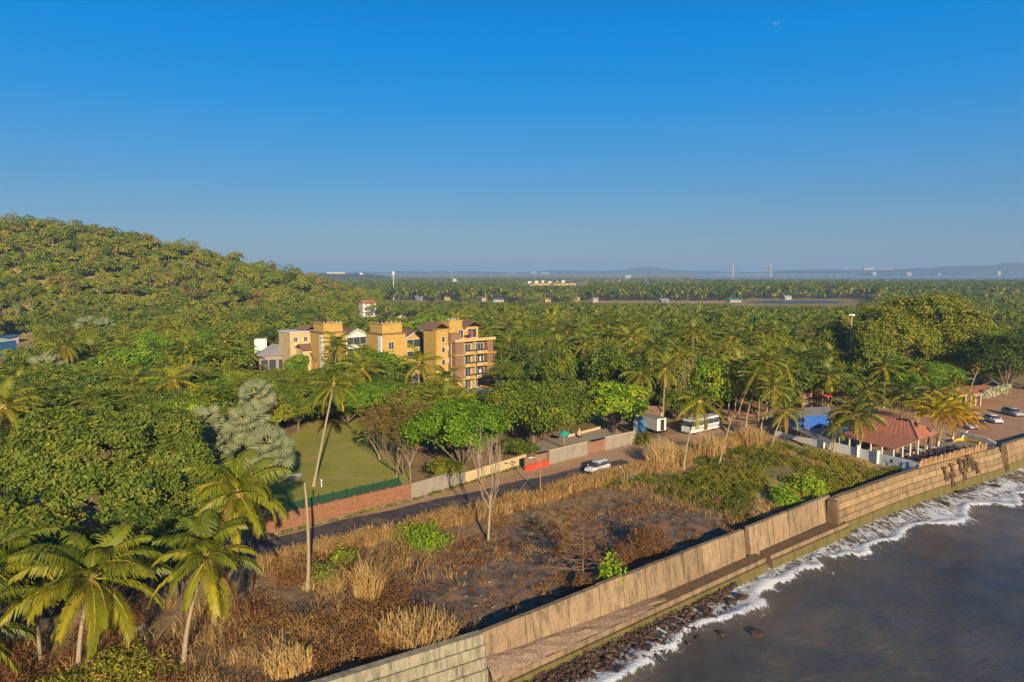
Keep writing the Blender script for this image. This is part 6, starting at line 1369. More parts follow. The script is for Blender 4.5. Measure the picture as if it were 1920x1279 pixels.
TR = [
 ('round_tree', 'huge round dark green tree filling the left foreground', 'round', (212, 990), 19.5, 14.6, (19, 14)),
 ('dark_tree', 'dark glossy tree cut by the left edge beside the huge round tree', 'glossy', (2, 1000), 12, 9.5, (9, 7)),
 ('spreading_tree', 'bright spreading tree overhanging the lane wall', 'lane', (868, 893), 15.6, 10.6, (15, 10)),
 ('shade_tree', 'olive shade tree with a forked pale trunk inside the walled yard', 'shade', (1000, 838), 17.8, 10.6, (17, 9.5)),
 ('almond_tree', 'bright green layered tree beside the walled yard and rusty shed', 'almond', (1155, 812), 11, 9.6, (10, 9)),
 ('giant_tree', 'tallest giant olive tree rising behind the restaurant', 'giant', (1735, 715), 25, 24, (20, 20)),
 ('giant_tree', 'giant olive tree beside the light mast', 'giant', (1668, 722), 19, 21, (20, 20)),
 ('giant_tree', 'broad right shoulder tree of the giant clump', 'giant', (1793, 722), 19, 17, (20, 20)),
 ('giant_tree', 'bright low tree at the foot of the giant clump above the red roofs', 'lane', (1722, 758), 15, 9.5, (15, 10)),
 ('dark_tree', 'dark feathery tree at the right edge behind the stone pavilion', 'giantd', (1885, 742), 19, 15, (18, 15)),
 ('dark_tree', 'dark tree leaning out of the right edge', 'giantd', (1950, 735), 18, 14, (18, 15)),
 ('dark_tree', 'dark tree between the giant clump and the stone pavilion', 'giantd', (1838, 732), 13, 12, (18, 15)),
 ('olive_tree', 'broad olive tree behind the white coach', 'shade', (1390, 752), 17, 12.5, (17, 9.5)),
 ('olive_tree', 'olive tree left of the twin leaning palms', 'shade', (1335, 745), 13, 9.5, (17, 9.5)),
 ('olive_tree', 'olive tree with yellowish top behind the tarpaulin sheds', 'shade', (1450, 728), 16, 13, (17, 9.5)),
 ('glossy_tree', 'small dark glossy tree between the rusty shed and the coach', 'glossy', (1272, 790), 7.5, 6.5, (9, 7)),
 ('glossy_tree', 'glossy dark tree behind the rusty shed', 'glossy', (1205, 770), 9, 6.5, (9, 7)),
 ('bright_tree', 'bright green tree between the curved palm and the villas', 'lane', (705, 792), 15, 7.6, (15, 10)),
 ('bright_tree', 'vivid green tree left of the bare brown tree', 'lane', (652, 800), 9, 6.2, (15, 10)),
 ('bright_tree', 'bright bush tree before the side of the grey house', 'almond', (560, 712), 6, 7, (10, 9)),
 ('olive_tree', 'olive tree at the top corner of the lawn', 'shade', (560, 808), 12, 8, (17, 9.5)),
 ('olive_tree', 'olive tree behind the silvery fan palm cluster', 'shade', (545, 770), 13, 8.4, (17, 9.5)),
 ('olive_tree', 'wide olive tree below the grey roofed house', 'shade', (500, 752), 13, 5.6, (17, 9.5)),
 ('olive_tree', 'olive tree right of the pool terrace fence', 'shade', (960, 742), 11, 7.5, (17, 9.5)),
 ('grey_tree', 'greyish tree with pale blossom right of the pool fence', 'mid6', (1010, 735), 11, 10, (12, 9)),
 ('bright_tree', 'light green round tree in the hollow right of the hotel', 'mid3', (1060, 735), 11, 8.5, (12, 9)),
 ('grey_tree', 'greyish green tree above the bright layered tree', 'mid6', (1105, 752), 10, 8, (12, 9)),
 ('dark_tree', 'dark tree in the hollow behind the walled yard', 'mid7', (1075, 768), 11, 6.5, (12, 9)),
 ('olive_tree', 'rounded olive tree above the walled yard paving', 'mid0', (1045, 775), 9, 5.5, (12, 9)),
 ('lane_shrub', 'low rounded shrub under the bright spreading tree', 'mid4', (845, 905), 6, 3.4, (12, 9)),
 ('lane_shrub', 'dark low shrub at the near foot of the shade tree', 'mid7', (970, 858), 6, 3, (12, 9)),
 ('dark_tree', 'dark shrubby tree behind the laterite wall end at the left', 'mid2', (440, 985), 6, 4, (12, 9)),
 ('dark_tree', 'dark low tree in the shade between the round tree and the pale trunked palm', 'mid2', (300, 1085), 7, 4.5, (12, 9)),
 ('dark_tree', 'dark low tree behind the near coconut palm', 'mid2', (90, 1120), 10, 5.5, (12, 9)),
 ('dark_tree', 'dark shaded tree left of the huge round tree foot', 'mid7', (60, 1050), 10, 5.5, (12, 9)), ('dark_tree', 'dark shaded tree right of the huge round tree foot', 'mid2', (262, 1035), 9, 5.2, (12, 9)),
 ('dark_tree', 'low dark tree in the left corner behind the edge palms', 'mid7', (-20, 1120), 9, 5, (12, 9)), ('dark_tree', 'dark understory tree between the two near coconut palms', 'mid2', (215, 1120), 8, 4.2, (12, 9)),
 ('dark_tree', 'dark understory tree under the shaded fan palm', 'mid7', (355, 985), 9, 5.0, (12, 9)), ('dark_tree', 'dark understory tree at the foot of the fan palm cluster', 'mid2', (425, 950), 8, 4.2, (12, 9)), ('dark_tree', 'dark bushy tree between the leaning palm and the laterite wall', 'mid7', (372, 1052), 7, 4.2, (12, 9)),
 ('olive_tree', 'low dark tree beyond the huge round tree on its right', 'mid2', (322, 872), 10, 5.0, (12, 9)), ('dark_tree', 'low dark tree hidden straight beyond the huge round tree', 'mid2', (238, 842), 11, 5.5, (12, 9)), ('olive_tree', 'low dark tree beyond the huge round tree on its left', 'mid7', (120, 850), 11, 5.5, (12, 9)), ('olive_tree', 'low dark tree at the left edge beyond the huge round tree', 'mid2', (40, 860), 10, 5, (12, 9)), ('dark_tree', 'dark tree behind the shaded fan palm', 'mid7', (420, 845), 10, 6.5, (12, 9)),
]
for nm, lab, key, px, w_, h, wh in TR:
    b = G(*px); tree(nm, lab, key, b, w_, h, wh0=wh); occ(b, w_ * .42)
# pale grey bare trees and dry trees
def bare_tree(name, label, b, h, seed, mat, depth=4, spread=.5, up=.35, rad=.16, leaf=None, lm=None, stems=1, kids=(3, 5), lfrac=.42):
    t = thing(name, label, 'tree', (b.x, b.y, gz(b.x, b.y))); r = np.random.default_rng(seed); tb, bb = NB(), NB(); ends = []
    for s_ in range(stems):
        d = Vector(r.normal(0, .12 if stems == 1 else .3, 3)) + Vector((0, 0, 1)); top = d.normalized() * h * lfrac
        tb.tube([(0, 0, -.3), tuple(top * .5), tuple(top)], [rad * 1.2, rad, rad * .7], 7, 0)
        for k in range(5): bare_branches(bb, top * (.6 + .1 * k), Vector(r.normal(0, spread, 3)) + Vector((0, 0, .75)), h * .34, rad * .5, depth - 1, r, 0, spread, up, 4, kids, ends)
    part('trunk', tb, M[mat], t, True); part('branches', bb, M[mat], t)
    if leaf:
        E_ = np.array([tuple(e) for e in ends]); n = len(E_) * leaf; i = r.integers(0, len(E_), n); V, Fa = leafquads(E_[i] + r.normal(0, .25, (n, 3)), rdir(n, r), .2 * (.6 + .7 * r.random(n)), 1.6, r); nb = NB(); nb.add(V, Fa, 0, .5 + r.normal(0, .15, n)); part('crown', nb, M[lm], t)
    return t
bare_tree('bare_tree', 'tall pale leafless tree on the edge of the burnt field beside the lane', G(915, 1018), 12.5, 21, 'pale_bark', 4, .17, .7, .14)
bare_tree('dry_tree', 'brown thinly leaved tree standing between the lawn and the spreading tree', G(757, 893), 11.5, 22, 'bark', 4, .36, .5, .12, 14, 'leaf_brown', 2)
for k, (px, py, h) in enumerate(((742, 895, 7.5), (770, 905, 7))): bare_tree('thin_tree', ['thin pale stem left of the brown thinly leaved tree', 'thin pale stem in front of the brown thinly leaved tree'][k], G(px, py), h, 30 + k, 'pale_bark', 2, .3, .5, .07, 4, 'leaf_olive')
def cone_tree(name, label, b, w_, h, seed):
    t = thing(name, label, 'tree', (b.x, b.y, gz(b.x, b.y))); r = np.random.default_rng(seed); tb, bb, lb = NB(), NB(), NB()
    tb.tube([(0, 0, -.3), (0.05, 0, h * .5), (0, 0, h)], [.12, .08, .02], 6); part('trunk', tb, M['twig'], t)
    pts = []
    for k in range(46):
        q = .12 + .85 * k / 46; z = h * q; ln = w_ / 2 * (1.05 - q) ** .6 * (.8 + .4 * r.random()); a = k * 2.4 + r.normal(0, .3); d = Vector((math.cos(a), math.sin(a), .18))
        bb.tube([(0, 0, z), tuple(Vector((0, 0, z)) + d * ln * .5), tuple(Vector((0, 0, z + .25)) + d * ln)], [.045, .03, .01], 3, caps=False)
        for j in range(9):
            s0 = Vector((0, 0, z + .1)) + d * ln * (.25 + .75 * r.random()); e = s0 + Vector(r.normal(0, .28, 3)) + d * .3; bb.tube([tuple(s0), tuple(e)], [.018, .007], 3, caps=False); pts.append(tuple(e))
    part('branches', bb, M['twig'], t); E_ = np.array(pts); n = len(E_) * 4; i = r.integers(0, len(E_), n); V, Fa = leafquads(E_[i] + r.normal(0, .16, (n, 3)), rdir(n, r), .07 * (.6 + .7 * r.random(n)), 2.2, r); lb.add(V, Fa, 0, .42 + r.normal(0, .15, n)); part('dead_leaves', lb, M['brush'], t); return t
cone_tree('dead_tree', 'fan shaped dead brown tree with fine twigs behind the long seawall', G(1092, 1090), 8.2, 6.6, 41)
def shrub(name, label, b, w_, h, n, ls, lm, seed, tw=40, tm=.5, lobes=5):
    t = thing(name, label, 'shrub', (b.x, b.y, gz(b.x, b.y))); r = np.random.default_rng(seed); nb = NB()
    for k in range(lobes):
        a = r.random() * 6.28; q = .26 * w_ * (k > 0); bush(nb, w_ * (.5 + .3 * r.random()), h * (.65 + .35 * r.random()), r, (math.cos(a) * q, math.sin(a) * q, 0), n // lobes, ls, 0, tm, tw // lobes)
    part('foliage', nb, [M[lm], M['twig']], t); part('stem', NB().tube([(0, 0, -.2), (.03, 0, h * .5)], [.09, .04], 5), M['twig'], t); return t
shrub('dry_shrub', 'rounded reddish brown dry shrub behind the long seawall', G(1218, 1040), 5.0, 4.0, 5200, .1, 'brush', 51, 300, .5)
shrub('dry_shrub', 'smaller dark brown dry shrub left of the reddish one', G(1160, 1052), 3.4, 2.8, 2600, .1, 'brush', 52, 200, .35)
shrub('dry_shrub', 'brown twiggy shrub at the foot of the dead fan shaped tree', G(1098, 1108), 2.6, 2.0, 1800, .09, 'brush', 53, 160, .5)
shrub('green_shrub', 'vivid yellow green small tree leaning over the seawall before the dead tree', G(1136, 1095), 3.2, 4.2, 900, .22, 'leaf_bright', 54, 20, .78, 7)
shrub('green_shrub', 'vivid green shrub in the scrub behind the short seawall section', G(1468, 945), 5.0, 2.6, 3200, .18, 'leaf_bright', 55, 20, .7, 6)
shrub('green_shrub', 'light green shrub upslope of the vivid one in the scrub', G(1518, 925), 5.0, 2.9, 2600, .18, 'leaf_bright', 56, 20, .62, 6)
shrub('green_shrub', 'bright green bush on the near edge of the lane strip', G(790, 1012), 6.5, 2.0, 2600, .16, 'leaf_bright', 57, 30, .55, 6)
shrub('green_shrub', 'small green bush at the lane edge left of the bright one', G(650, 1058), 3.2, 2.0, 1500, .15, 'leaf_bright', 58, 30, .5, 5)
shrub('green_shrub', 'leafy green shrub in the bottom left corner', G(250, 1262), 6.0, 2.2, 2600, .17, 'scrub', 59, 60, .5, 6)
shrub('green_shrub', 'tangled olive shrub at the foot of the near coconut palm', G(130, 1285), 5.0, 1.8, 2200, .15, 'scrub', 60, 60, .5, 6)
shrub('yard_shrub', 'round bush beside the white gate pillar', G(1203, 832), 3.6, 2.2, 1700, .2, 'scrub', 61, 20, .35)
shrub('green_shrub', 'dark green bush on the brush edge beside the headless trunk', G(605, 1092), 3.5, 2.2, 1500, .15, 'leaf_dark', 62, 20, .55)
shrub('red_shrub', 'flowering red bush at the lower yard wall', G(995, 850), 2.4, 1.3, 700, .14, 'leaf_brown', 63, 20, .5)
# tall straw clumps that stand out
for k, (lab, px, py, h, w_, n) in enumerate((('tall straw clump at the near bend of the seawall top', 795, 1212, 2.4, 2.6, 520), ('second straw clump left of it on the wall top', 745, 1205, 1.9, 1.5, 240), ('tall golden straw clump in the middle of the brush', 690, 1125, 3.4, 1.2, 300), ('golden reed stand by the lane below the gate', 1240, 872, 3.6, 2.6, 620), ('reed stand right of the leaning headless trunk', 1330, 856, 3.2, 2.6, 520), ('pale straw clump at the bottom of the brush', 540, 1262, 1.6, 1.7, 300), ('tall dry reed stand before the twin palms', 1410, 838, 3.0, 2.2, 420))):
    b = G(px, py); t = thing('straw_clump', lab, 'grass clump', (b.x, b.y, gz(b.x, b.y))); r = np.random.default_rng(70 + k); nb = NB(); tuft(nb, n, h, w_, r, (0, 0, 0), 0, .62, .035, .2); part('blades', nb, M['straw'], t); nb = NB(); tuft(nb, n // 5, h * 1.25, w_ * .8, r, (0, 0, 0), 0, .8, .03, .14); part('plumes', nb, M['straw'], t)

# --- uncountable ground cover, each one object ---------------------------------
r = np.random.default_rng(90)
def scatter(n, test):
    out_ = []; 
    while len(out_) < n:
        u = r.uniform(-48, 84, 4000); v = r.uniform(1.2, 30, 4000); k = test(u, v)
        uk, vk = u[k], v[k]; xs_, ys_ = O0[0] + UU[0] * uk + NN[0] * vk, O0[1] + UU[1] * uk + NN[1] * vk; k2 = coast_s(xs_, ys_) < -1.9
        for a, b in zip(uk[k2], vk[k2]):
            out_.append(xy(a, b))
            if len(out_) >= n: break
    return out_
def cover(name, label, pts, fn, mats):
    nb = NB(); P_ = np.array(pts); Z = ground_z(P_[:, 0], P_[:, 1])
    for (x, y), z in zip(P_, Z): fn(nb, (x, y, z))
    single(name, nb, mats, label, 'ground cover', None, 'stuff')
def nz(u, v, s, sd): return vnoise(u, v, s, sd)
strip = scatter(1500, lambda u, v: (v > 24.2 + 2.4 * (nz(u, v, 9, 1) - .5)) & (v < 27.4 + 1.2 * (nz(u, v, 5, 7) - .5)) & (u > -9) & (u < 80) & (r.random(len(u)) < .25 + .75 * (nz(u, v, 6, 2) > .4)))
cover('dry_grass', 'band of tall straw coloured dry grass along the near side of the lane', strip, lambda nb, c: tuft(nb, 28, (.75 + .8 * r.random()) * (1.7 if un(c[0], c[1])[0] > 54 else 1), .55, r, c, 0, .55 + r.normal(0, .12), .03, .3), M['straw'])
br_ = scatter(520, lambda u, v: (v > 1.5) & (v < 25) & (u < 2 + 5 * (nz(u, v, 7, 3) - .5)) & (u > -48) & (nz(u, v, 4.5, 4) > .36))
cover('dry_brush', 'tangled reddish brown dry brush left of the burnt field', br_, lambda nb, c: bush(nb, 1.6 + 1.8 * r.random(), .8 + 1.1 * r.random(), r, c, 200, .085, 0, .5 + r.normal(0, .14), 26, 0), [M['brush']])
br2 = scatter(430, lambda u, v: (v > 1.5) & (v < 24) & (u < 6) & (u > -48) & (nz(u, v, 5, 14) > .4))
cover('dry_grass', 'loose straw and dead stalks through the dry brush', br2, lambda nb, c: tuft(nb, 24, .9 + 1.0 * r.random(), .6, r, c, 0, .42 + r.normal(0, .16), .025, .4), M['straw'])
bf = scatter(1050, lambda u, v: (u > -6) & (u < 44) & (v > 2.5) & (v < 24) & (r.random(len(u)) < .12 + .88 * (nz(u, v, 3.5, 6) > .58)))
cover('burnt_stubble', 'charred stubble and dead stalks over the burnt field', bf, lambda nb, c: (tuft(nb, 16, .3 + .5 * r.random(), .4, r, c, 0, .6 + r.normal(0, .25), .02, .7) if r.random() < .5 else bush(nb, .5 + .7 * r.random(), .2 + .3 * r.random(), r, c, 50, .08, 0, .5 + r.normal(0, .25), 12, 0)), [M['brush']])
gm = scatter(1500, lambda u, v: (u > 40 + 6 * (nz(u, v, 5, 8) - .5)) & (u < 80.5 - v * .0) & (v > 2.2) & (v < 24.5) & (nz(u, v, 5.5, 9) > .27) & ((u < 78) | (v < 3)))
cover('green_scrub', 'low green scrub covering the mound before the white wall', gm, lambda nb, c: bush(nb, (.8 + 1.3 * r.random() ** 1.5), .25 + .6 * r.random(), r, c, 120, .12, 0, .46 + .3 * (nz(np.array(c[0]), np.array(c[1]), 6, 10) - .5) * 2 + r.normal(0, .1), 5, 0), [M['scrub']])
gm2 = scatter(520, lambda u, v: (u > 38) & (u < 80) & (v > 3) & (v < 25) & (nz(u, v, 4, 19) > .45))
cover('dry_grass', 'yellowing grass through the green scrub', gm2, lambda nb, c: tuft(nb, 20, .5 + .5 * r.random(), .5, r, c, 0, .4 + r.normal(0, .15), .022, .5), M['straw'])
cr_ = scatter(120, lambda u, v: (u < -20) & (u > -48) & (v > 1.5) & (v < 16))
cover('green_scrub', 'tangled olive undergrowth in the lower left corner', cr_, lambda nb, c: bush(nb, 1.6 + 1.4 * r.random(), .7 + .6 * r.random(), r, c, 240, .12, 0, .45 + r.normal(0, .14), 12, 0), [M['scrub']])
nb = NB(); st = scatter(1100, lambda u, v: (u > -14) & (u < 46) & (v > 1.8) & (v < 22) & (nz(u, v, 4, 16) > .5))
P_ = np.array(st); Z = ground_z(P_[:, 0], P_[:, 1])
for (x, y), z in zip(P_, Z): rock(nb, (x, y, z), .04 + .2 * r.random() ** 3, r, 0, r.random())
m, nt, out = mk('ash_stones'); at = nt.nodes.new('ShaderNodeAttribute'); at.attribute_name = 'tint'; principled(nt, out, ramp(nt, [(0, (.03, .024, .024)), (.6, (.13, .10, .09)), (1, (.32, .26, .22))], at.outputs['Fac']), .9, .1)
single('field_stones', nb, m, 'stones and rubble strewn over the burnt field', 'stones', None, 'stuff')
# wall-foot weeds along the lane
wp = []
for a_, b_ in zip(LW[:-1], LW[1:]):
    d_ = (b_ - a_).normalized(); o_ = Vector((d_.y, -d_.x, 0))
    for k in range(int((b_ - a_).length * 7)):
        if r.random() < .75: q_ = a_.lerp(b_, r.random()) + o_ * (.35 + abs(r.normal(0, .22))); wp.append((q_.x, q_.y))
cover('wall_weeds', 'thin line of weeds along the foot of the lane walls', wp, lambda nb, c: bush(nb, .35 + .4 * r.random(), .15 + .25 * r.random(), r, c, 26, .1, 0, .42 + r.normal(0, .14), 2, 0), [M['scrub']])

# --- the forest -----------------------------------------------------------------
# sight lines that must stay open: (px0, px1, lowest pixel the trees may cover, distance of what stands there)
OPEN = [(795, 935, 724, 168), (862, 985, 745, 172), (690, 812, 646, 158), (560, 700, 652, 194), (592, 616, 688, 192), (468, 566, 698, 200), (676, 714, 596, 425), (742, 770, 596, 430), (1120, 1410, 570, 628), (772, 804, 566, 690), (828, 853, 566, 695), (896, 918, 566, 675), (920, 955, 567, 660), (1016, 1040, 568, 645), (1105, 1128, 567, 645), (1380, 1600, 575, 600), (1582, 1602, 700, 172), (1788, 1850, 598, 322), (1858, 1925, 612, 305), (1556, 1602, 682, 178), (1850, 1900, 668, 228), (-200, 60, 655, 280), (-200, 12, 692, 240), (20, 60, 642, 300), (980, 1092, 537, 1360), (1780, 1925, 765, 156), (728, 752, 562, 690),
        (1200, 1360, 800, 118), (1020, 1200, 815, 112), (1380, 1480, 795, 118), (1480, 1930, 772, 128), (600, 780, 868, 104), (1410, 1700, 524, 2900)]
def top_limit(px, rpx, D):
    lim = -1e9
    for a, b, y, d in OPEN:
        if D < d and px + rpx > a and px - rpx < b: lim = max(lim, y)
    return lim
cand = []; r = np.random.default_rng(77); cell = {}
def free(x, y, rad):
    for a, b, q in PL:
        if (x - a) ** 2 + (y - b) ** 2 < (q + rad * .55) ** 2: return False
    k = (int(x // 8), int(y // 8))
    for i in range(k[0] - 1, k[0] + 2):
        for j in range(k[1] - 1, k[1] + 2):
            for (a, b, q) in cell.get((i, j), ()):
                if (x - a) ** 2 + (y - b) ** 2 < (.42 * (q + rad)) ** 2: return False
    return True
BOXES = [(hA, 13, 10)]
HZ = [(-14, 171, 14), (-25, 182, 13), (-42, 194, 13), (-58, 205, 13), (-72, 200, 9), (-88, 436, 9), (-120, 705, 9)]
def addc(x, y, D, px, kind, w_, h):
    cand.append((D, x, y, px, kind, w_, h)); cell.setdefault((int(x // 8), int(y // 8)), []).append((x, y, w_ * .5))
tries = 0
def try_tree(D, px, hillside=False):
    y = D; x = (px - 960) / F * D / CP; u, n = un(x, y)
    if n < 41 and u < 88: return
    if u >= 84 and (n < 33): return
    if coast_s(np.array([x]), np.array([y]))[0] > -34: return
    bpx, bpy = to_px(x, y, 0)
    if 500 < bpx < 790 and bpy > 800: return
    if 1000 < bpx < 1210 and bpy > 772: return
    if 840 < bpx < 985 and 722 < bpy < 800: return
    if any((x - a) ** 2 + (y - b) ** 2 < q * q for a, b, q in HZ): return
    z0 = gz(x, y); onhill = z0 > 2
    pk = 0 if onhill else (.08 if px < 760 else .24 if D < 300 else .2)
    if 628 < D < 720 and (1125 < px < 1640 or 775 < px < 800 or 830 < px < 850 or 1015 < px < 1040 or 1104 < px < 1126 or 898 < px < 955): return
    if 612 < D < 690 and 60 < x < 240: return
    palm_ = r.random() < pk
    if palm_: w_, h = 6.5 + 2 * r.random(), 9 + 5 * r.random()
    elif onhill: w_ = 5.5 + 9 * r.random() ** 2.2; h = w_ * (.6 + .5 * r.random())
    else: w_ = 7 + 11 * r.random() ** 1.8; h = 5.5 + 7.5 * r.random()
    if D < 165 and px < 900: h = min(h, 8.5)
    if not onhill and D > 300 and px > 700: h *= .9
    lim = top_limit(px, w_ * .5 / D * F, D)
    tp = to_px(x, y, z0 + h)[1]
    lowf = 3.0 if D > 400 else 2.6
    if not onhill and 360 < D < 640 and px > 680: lim = max(lim, (571 if px < 1640 else 560) - 7 * r.random() * (D < 560))
    if tp < lim:
        h = (HC - z0) - (lim - 508 + 1) / F * D
        if h < 1.2: return
        if palm_ and h < 5: palm_ = False
        w_ = min(w_, max(h * 1.9, 4.5))
    if not free(x, y, w_ * .5): return
    addc(x, y, D, px, 'palm' if palm_ else 'tree', w_, h)
for i in range(26000):
    D = 112 * (640 / 112) ** (r.random() ** .8); try_tree(D, r.uniform(-110, 2030))
for i in range(9000): try_tree(r.uniform(270, 520), r.uniform(-120, 720))
for i in range(6000): try_tree(r.uniform(520, 690), r.uniform(380, 2000))
for i in range(9000):
    D = 112 * (640 / 112) ** (r.random() ** .8); try_tree(D, r.uniform(-420, -110) if r.random() < .45 else r.uniform(2030, 2420))
for i in range(5000): try_tree(r.uniform(270, 520), r.uniform(-480, -120))
def app(c): return max(c[5], c[6]) / c[0] * (1 if -30 < c[3] < 1950 else .01)
trees = sorted([c for c in cand if c[4] == 'tree'], key=app, reverse=True); palms = sorted([c for c in cand if c[4] == 'palm'], key=app, reverse=True)
print('forest candidates', len(trees), len(palms))
def zone(c):
    D, x, y, px = c[:4]
    if gz(x, y) > 2: return 'on the wooded hillside', 'hillside trees'
    if px < 800 and D < 215: return 'in the woods between the lawn and the villas' if px > 420 else 'in the woods left of the fan palms', 'trees left of the villas'
    if px < 800: return 'behind the villas at the foot of the hill', 'trees behind the villas'
    if px < 1180: return ('in the grove right of the hotel' if D < 260 else 'in the low woods beyond the hotel'), 'trees right of the hotel'
    if px < 1560: return ('in the woods behind the white coach' if D < 260 else 'in the palm woods below the creek'), 'trees in the middle woods'
    return ('around the giant trees on the right' if D < 260 else 'in the distant woods on the right'), 'trees in the right woods'
LEAFNAME = ['olive green', 'deep olive', 'dark green', 'bright green', 'yellowish olive', 'brownish', 'greyish green', 'dark glossy', 'fresh green']
def hue_pick(c):
    hillside = gz(c[1], c[2]) > 2; rr = r.random()
    if hillside: return int(np.searchsorted(np.cumsum([.30, .16, .10, .08, .26, .05, .03]), rr))
    if c[3] < 800: return int(np.searchsorted(np.cumsum([.30, .22, .14, .14, .12, .03, .03]), rr))
    return int(np.searchsorted(np.cumsum([.25, .15, .17, .08, .16, .06, .07, .03]), rr))
NI = 270
for c in trees[:NI]:
    D, x, y, px, kd, w_, h = c; k = min(hue_pick(c), 8); zl, zg = zone(c)
    if D < 235:
        tree('broadleaf_tree', '%s broadleaf tree %s' % (LEAFNAME[k], zl), 'mid%d' % k, Vector((x, y, 0)), w_ * 1.12, h, group=zg)
    else:
        s_ = w_ / 10 * 1.1; o = link('broadleaf_tree', far_tree[[0, 4, 2, 3, 1, 5, 7, 6, 3][k]], None, (x, y, gz(x, y) - .2), (0, 0, r.random() * 6.28), (s_, s_, h / 9 * 1.02)); tag(o, '%s broadleaf tree %s' % (LEAFNAME[k], zl), 'tree', zg)
for c in palms[:240]:
    D, x, y, px, kd, w_, h = c; zl, zg = zone(c); z0 = gz(x, y)
    if D < 240:
        t = thing('coconut_palm', 'coconut palm with %s fronds %s' % (['green', 'yellowing', 'dark green'][int(px) % 3], zl), 'palm tree', (x, y, z0), 0, zg.replace('trees', 'palms'))
        v = Vector((r.normal(0, .8), r.normal(0, .5), h - 1.5)); part('trunk', palm_trunk(v, .17), None, t); s_ = w_ / 8.2; link('crown', palm_mid[[0, 3, 2][int(px) % 3]], t, v, (r.normal(0, .1), r.normal(0, .1), r.random() * 6.28), (s_, s_, s_))
    else:
        s_ = w_ / 7.4; o = link('coconut_palm', palm_far[int(r.integers(0, 4))], None, (x, y, z0 - .2), (r.normal(0, .05), r.normal(0, .05), r.random() * 6.28), (s_, s_, (h - 1.5) / 8)); tag(o, 'small distant coconut palm %s' % zl, 'palm tree', zg.replace('trees', 'palms'))
# emergent trees on the hill crest and pale bare stems on its slope
for k, (lab, px, py, w_, h, q) in enumerate((('dark emergent tree at the left end of the hill crest', 25, 428, 8, 10, 2), ('flat topped emergent tree on the hill crest', 92, 432, 10, 10, 1), ('narrow emergent tree on a bare stem on the hill crest', 160, 440, 5, 9, 0), ('small emergent tree on the crest right of the narrow one', 200, 445, 5, 6.5, 4), ('emergent tree halfway down the hill skyline', 335, 477, 6, 8.5, 7), ('small bushy emergent tree low on the hill skyline', 440, 506, 7, 7, 2))):
    b = hillpt(px, py); s_ = w_ / 10; o = link('emergent_tree', far_tree[q], None, (b.x, b.y, b.z - .2), (0, 0, k), (s_, s_, h / 9)); tag(o, lab, 'tree', 'emergent trees on the hill crest')
r2 = np.random.default_rng(61); bs = None
for k, (px, py, h) in enumerate(((16, 622, 12), (33, 618, 12), (110, 600, 9), (300, 545, 9), (352, 522, 10), (366, 522, 10), (372, 520, 9), (330, 560, 9), (468, 575, 9), (472, 574, 9), (525, 610, 10), (531, 608, 10), (537, 609, 9), (620, 596, 8))):
    b = hillpt(px, py)
    if bs is None:
        bs = bare_tree('pale_hillside_tree', 'thin pale bare stemmed tree on the wooded hillside', b, 10, 33, 'pale_bark', 3, .3, .5, .2, 3, 'leaf_olive', 1, (2, 3), .55); bs['group'] = 'pale bare stems on the hillside'
    else: o = copy_tree(bs); o.location = b; o.rotation_euler = (0, 0, k * 1.7); o.scale = (1, 1, h / 10)
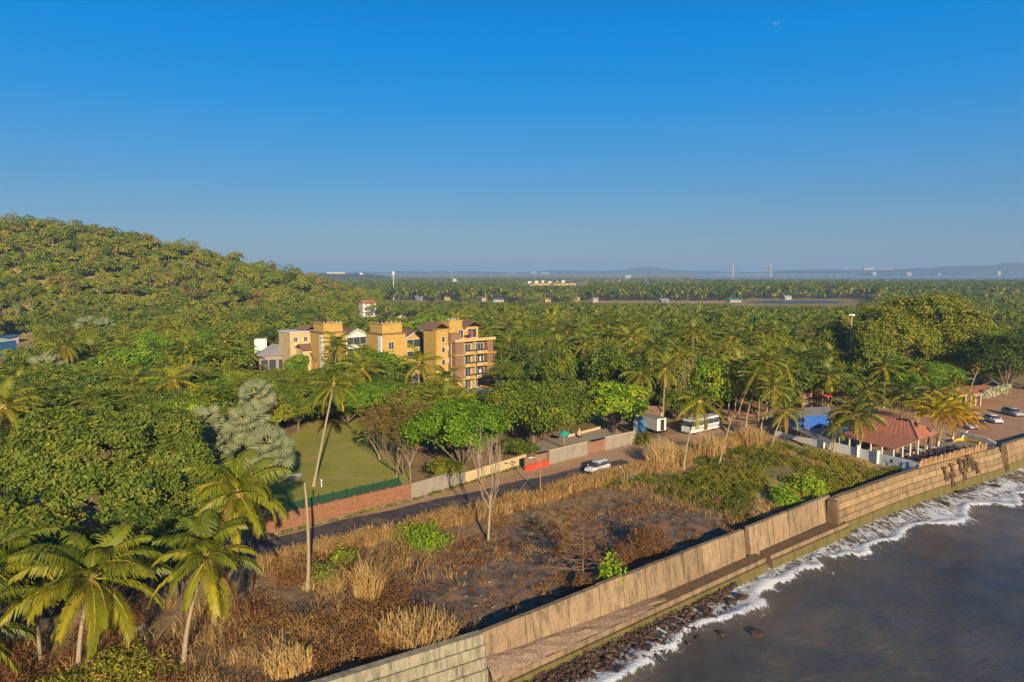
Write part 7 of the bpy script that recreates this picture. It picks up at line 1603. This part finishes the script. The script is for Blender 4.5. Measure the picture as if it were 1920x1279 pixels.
# the rest of the wood reads as one mass: crowns merged by distance
def wood(name, label, items):
    nb = NB()
    for (D, x, y, px, kd, w_, h, z0, tm) in items:
        q = 1 if D < 330 else .62 if D < 480 else .22 if D < 900 else .12
        ls = .62 if D < 330 else .8 if D < 480 else 1.15 if D < 900 else 2.0
        if kd == 'palm':
            nf = 13 if D < 480 else 9; top = np.array([x, y, z0 + h - 1.2]); L = w_ * .56
            for i in range(nf):
                az = i * 2.4 + r.random(); el = 1.2 - 1.9 * i / nf; V = []
                p1 = np.array([math.cos(el) * .45, math.sin(el) * .45]); e2 = el - .9; p2 = p1 + np.array([math.cos(e2) * .55, math.sin(e2) * .55]); wv = .16 if D < 480 else .2
                for (a, b), ww in (((0, 0), .06), (p1, wv), (p2, .05)): V += [(a * L, -ww * L, b * L - ww * L * .5), (a * L, 0, b * L), (a * L, ww * L, b * L - ww * L * .5)]
                nb.add(rotz(np.array(V), az) + top, [(0, 1, 4, 3), (1, 2, 5, 4), (3, 4, 7, 6), (4, 5, 8, 7)], 1, .33 + .3 * i / nf + r.normal(0, .07))
            if D < 900: nb.tube([(x, y, z0 - .3), (x + r.normal(0, .3), y, z0 + h - 1.2)], [.2, .13], 3, 2, caps=False)
        else:
            sp = r.random(); n = max(10, int((820 if sp > .18 else 420) * q)); d = rdir(n, r); d[:, 2] = np.where(d[:, 2] < -.3, -d[:, 2], d[:, 2])
            nl_ = 4 + int(r.integers(0, 4)); lob = rdir(nl_, r) * (.42 + .3 * r.random((nl_, 1))); lob[:, 2] = np.abs(lob[:, 2]) * 1.15; li = r.integers(0, nl_, n); lr_ = .3 + .3 * r.random(nl_)
            pos = (lob[li] + d * (lr_[li][:, None] * (.85 + .3 * r.random((n, 1))))) * np.array([w_ * .52, w_ * .52, h * .46]) + np.array([x, y, z0 + h * .5])
            V, Fa = leafquads(pos, d + rdir(n, r) * .6 + np.array([0, 0, .2]), ls * .8 * (.5 + .9 * r.random(n)), 1.5, r)
            nb.add(V, Fa, 3 if (sp < .12 and z0 > 2) else 0, tm + r.normal(0, .10, n) + .13 * r.normal(size=nl_)[li])
            if D < 480 and r.random() < .5: nb.tube([(x, y, z0 - .3), (x + r.normal(0, .4), y, z0 + h * .55)], [.18, .1], 3, 2, caps=False)
    return single(name, nb, [M['leaf_olive'], M['palm'], M['pale_bark'] if name.startswith('hill') else M['bark'], M['leaf_brown']], label, 'woodland', None, 'stuff')
rest_ = [c for c in trees[NI:]] + [c for c in palms[240:]]
hl, fl = [], []
for c in rest_:
    z0 = gz(c[1], c[2]); tm = (.50 if z0 > 2 else .46) + r.normal(0, .14); (hl if z0 > 2 else fl).append(tuple(c) + (z0, tm))
wood('hillside_woodland', 'olive green woodland covering the hill on the left', hl)
wood('plain_woodland', 'dense mixed woodland of palms and broadleaf trees across the plain', fl)
# beyond the bare field: palm belt and far scrub
fb = []; cell.clear(); PL.clear()
for i in range(17500):
    D = r.uniform(690, 850) if i < 7000 else 800 * (2920 / 800) ** (r.random() ** .75); px = r.uniform(-60, 2000) if i < 13000 else r.uniform(2000, 2450); x = (px - 960) / F * D / CP; y = D
    if gz(x, y) > 6 or gz(x, y) < -2: continue
    if px > 1385 and px < 1640 and D < 740: continue
    if px < 780 and D > 2250 and px > 380: continue
    palm_ = r.random() < (.55 if D < 1000 and px > 700 else .35); w_ = 7.5 + 4 * r.random() + (D - 700) / 260; h = (7 + 9 * r.random()) if D < 1100 else 7 + 5 * r.random()
    lim = top_limit(px, w_ * .5 / D * F, D); lim = max(lim, 523.5 if px > 1290 else 521); tp = to_px(x, y, h)[1]
    if D > 1100 and 1050 < px < 1300 and r.random() < .6: continue
    if tp < lim: h = HC - (lim - 508 + 1) / F * D
    if h < 2: continue
    if not free(x, y, w_ * (.42 if D < 900 else .5 if D < 1100 else .7)): continue
    cell.setdefault((int(x // 8), int(y // 8)), []).append((x, y, w_ * .5)); fb.append((D, x, y, px, 'palm' if palm_ else 'tree', w_, h, 0, .44 + r.normal(0, .12)))
print('far belt', len(fb), 'hill', len(hl), 'plain', len(fl))
wood('far_palm_woods', 'hazy belt of far palm woods between the bare field and the estuary', fb)
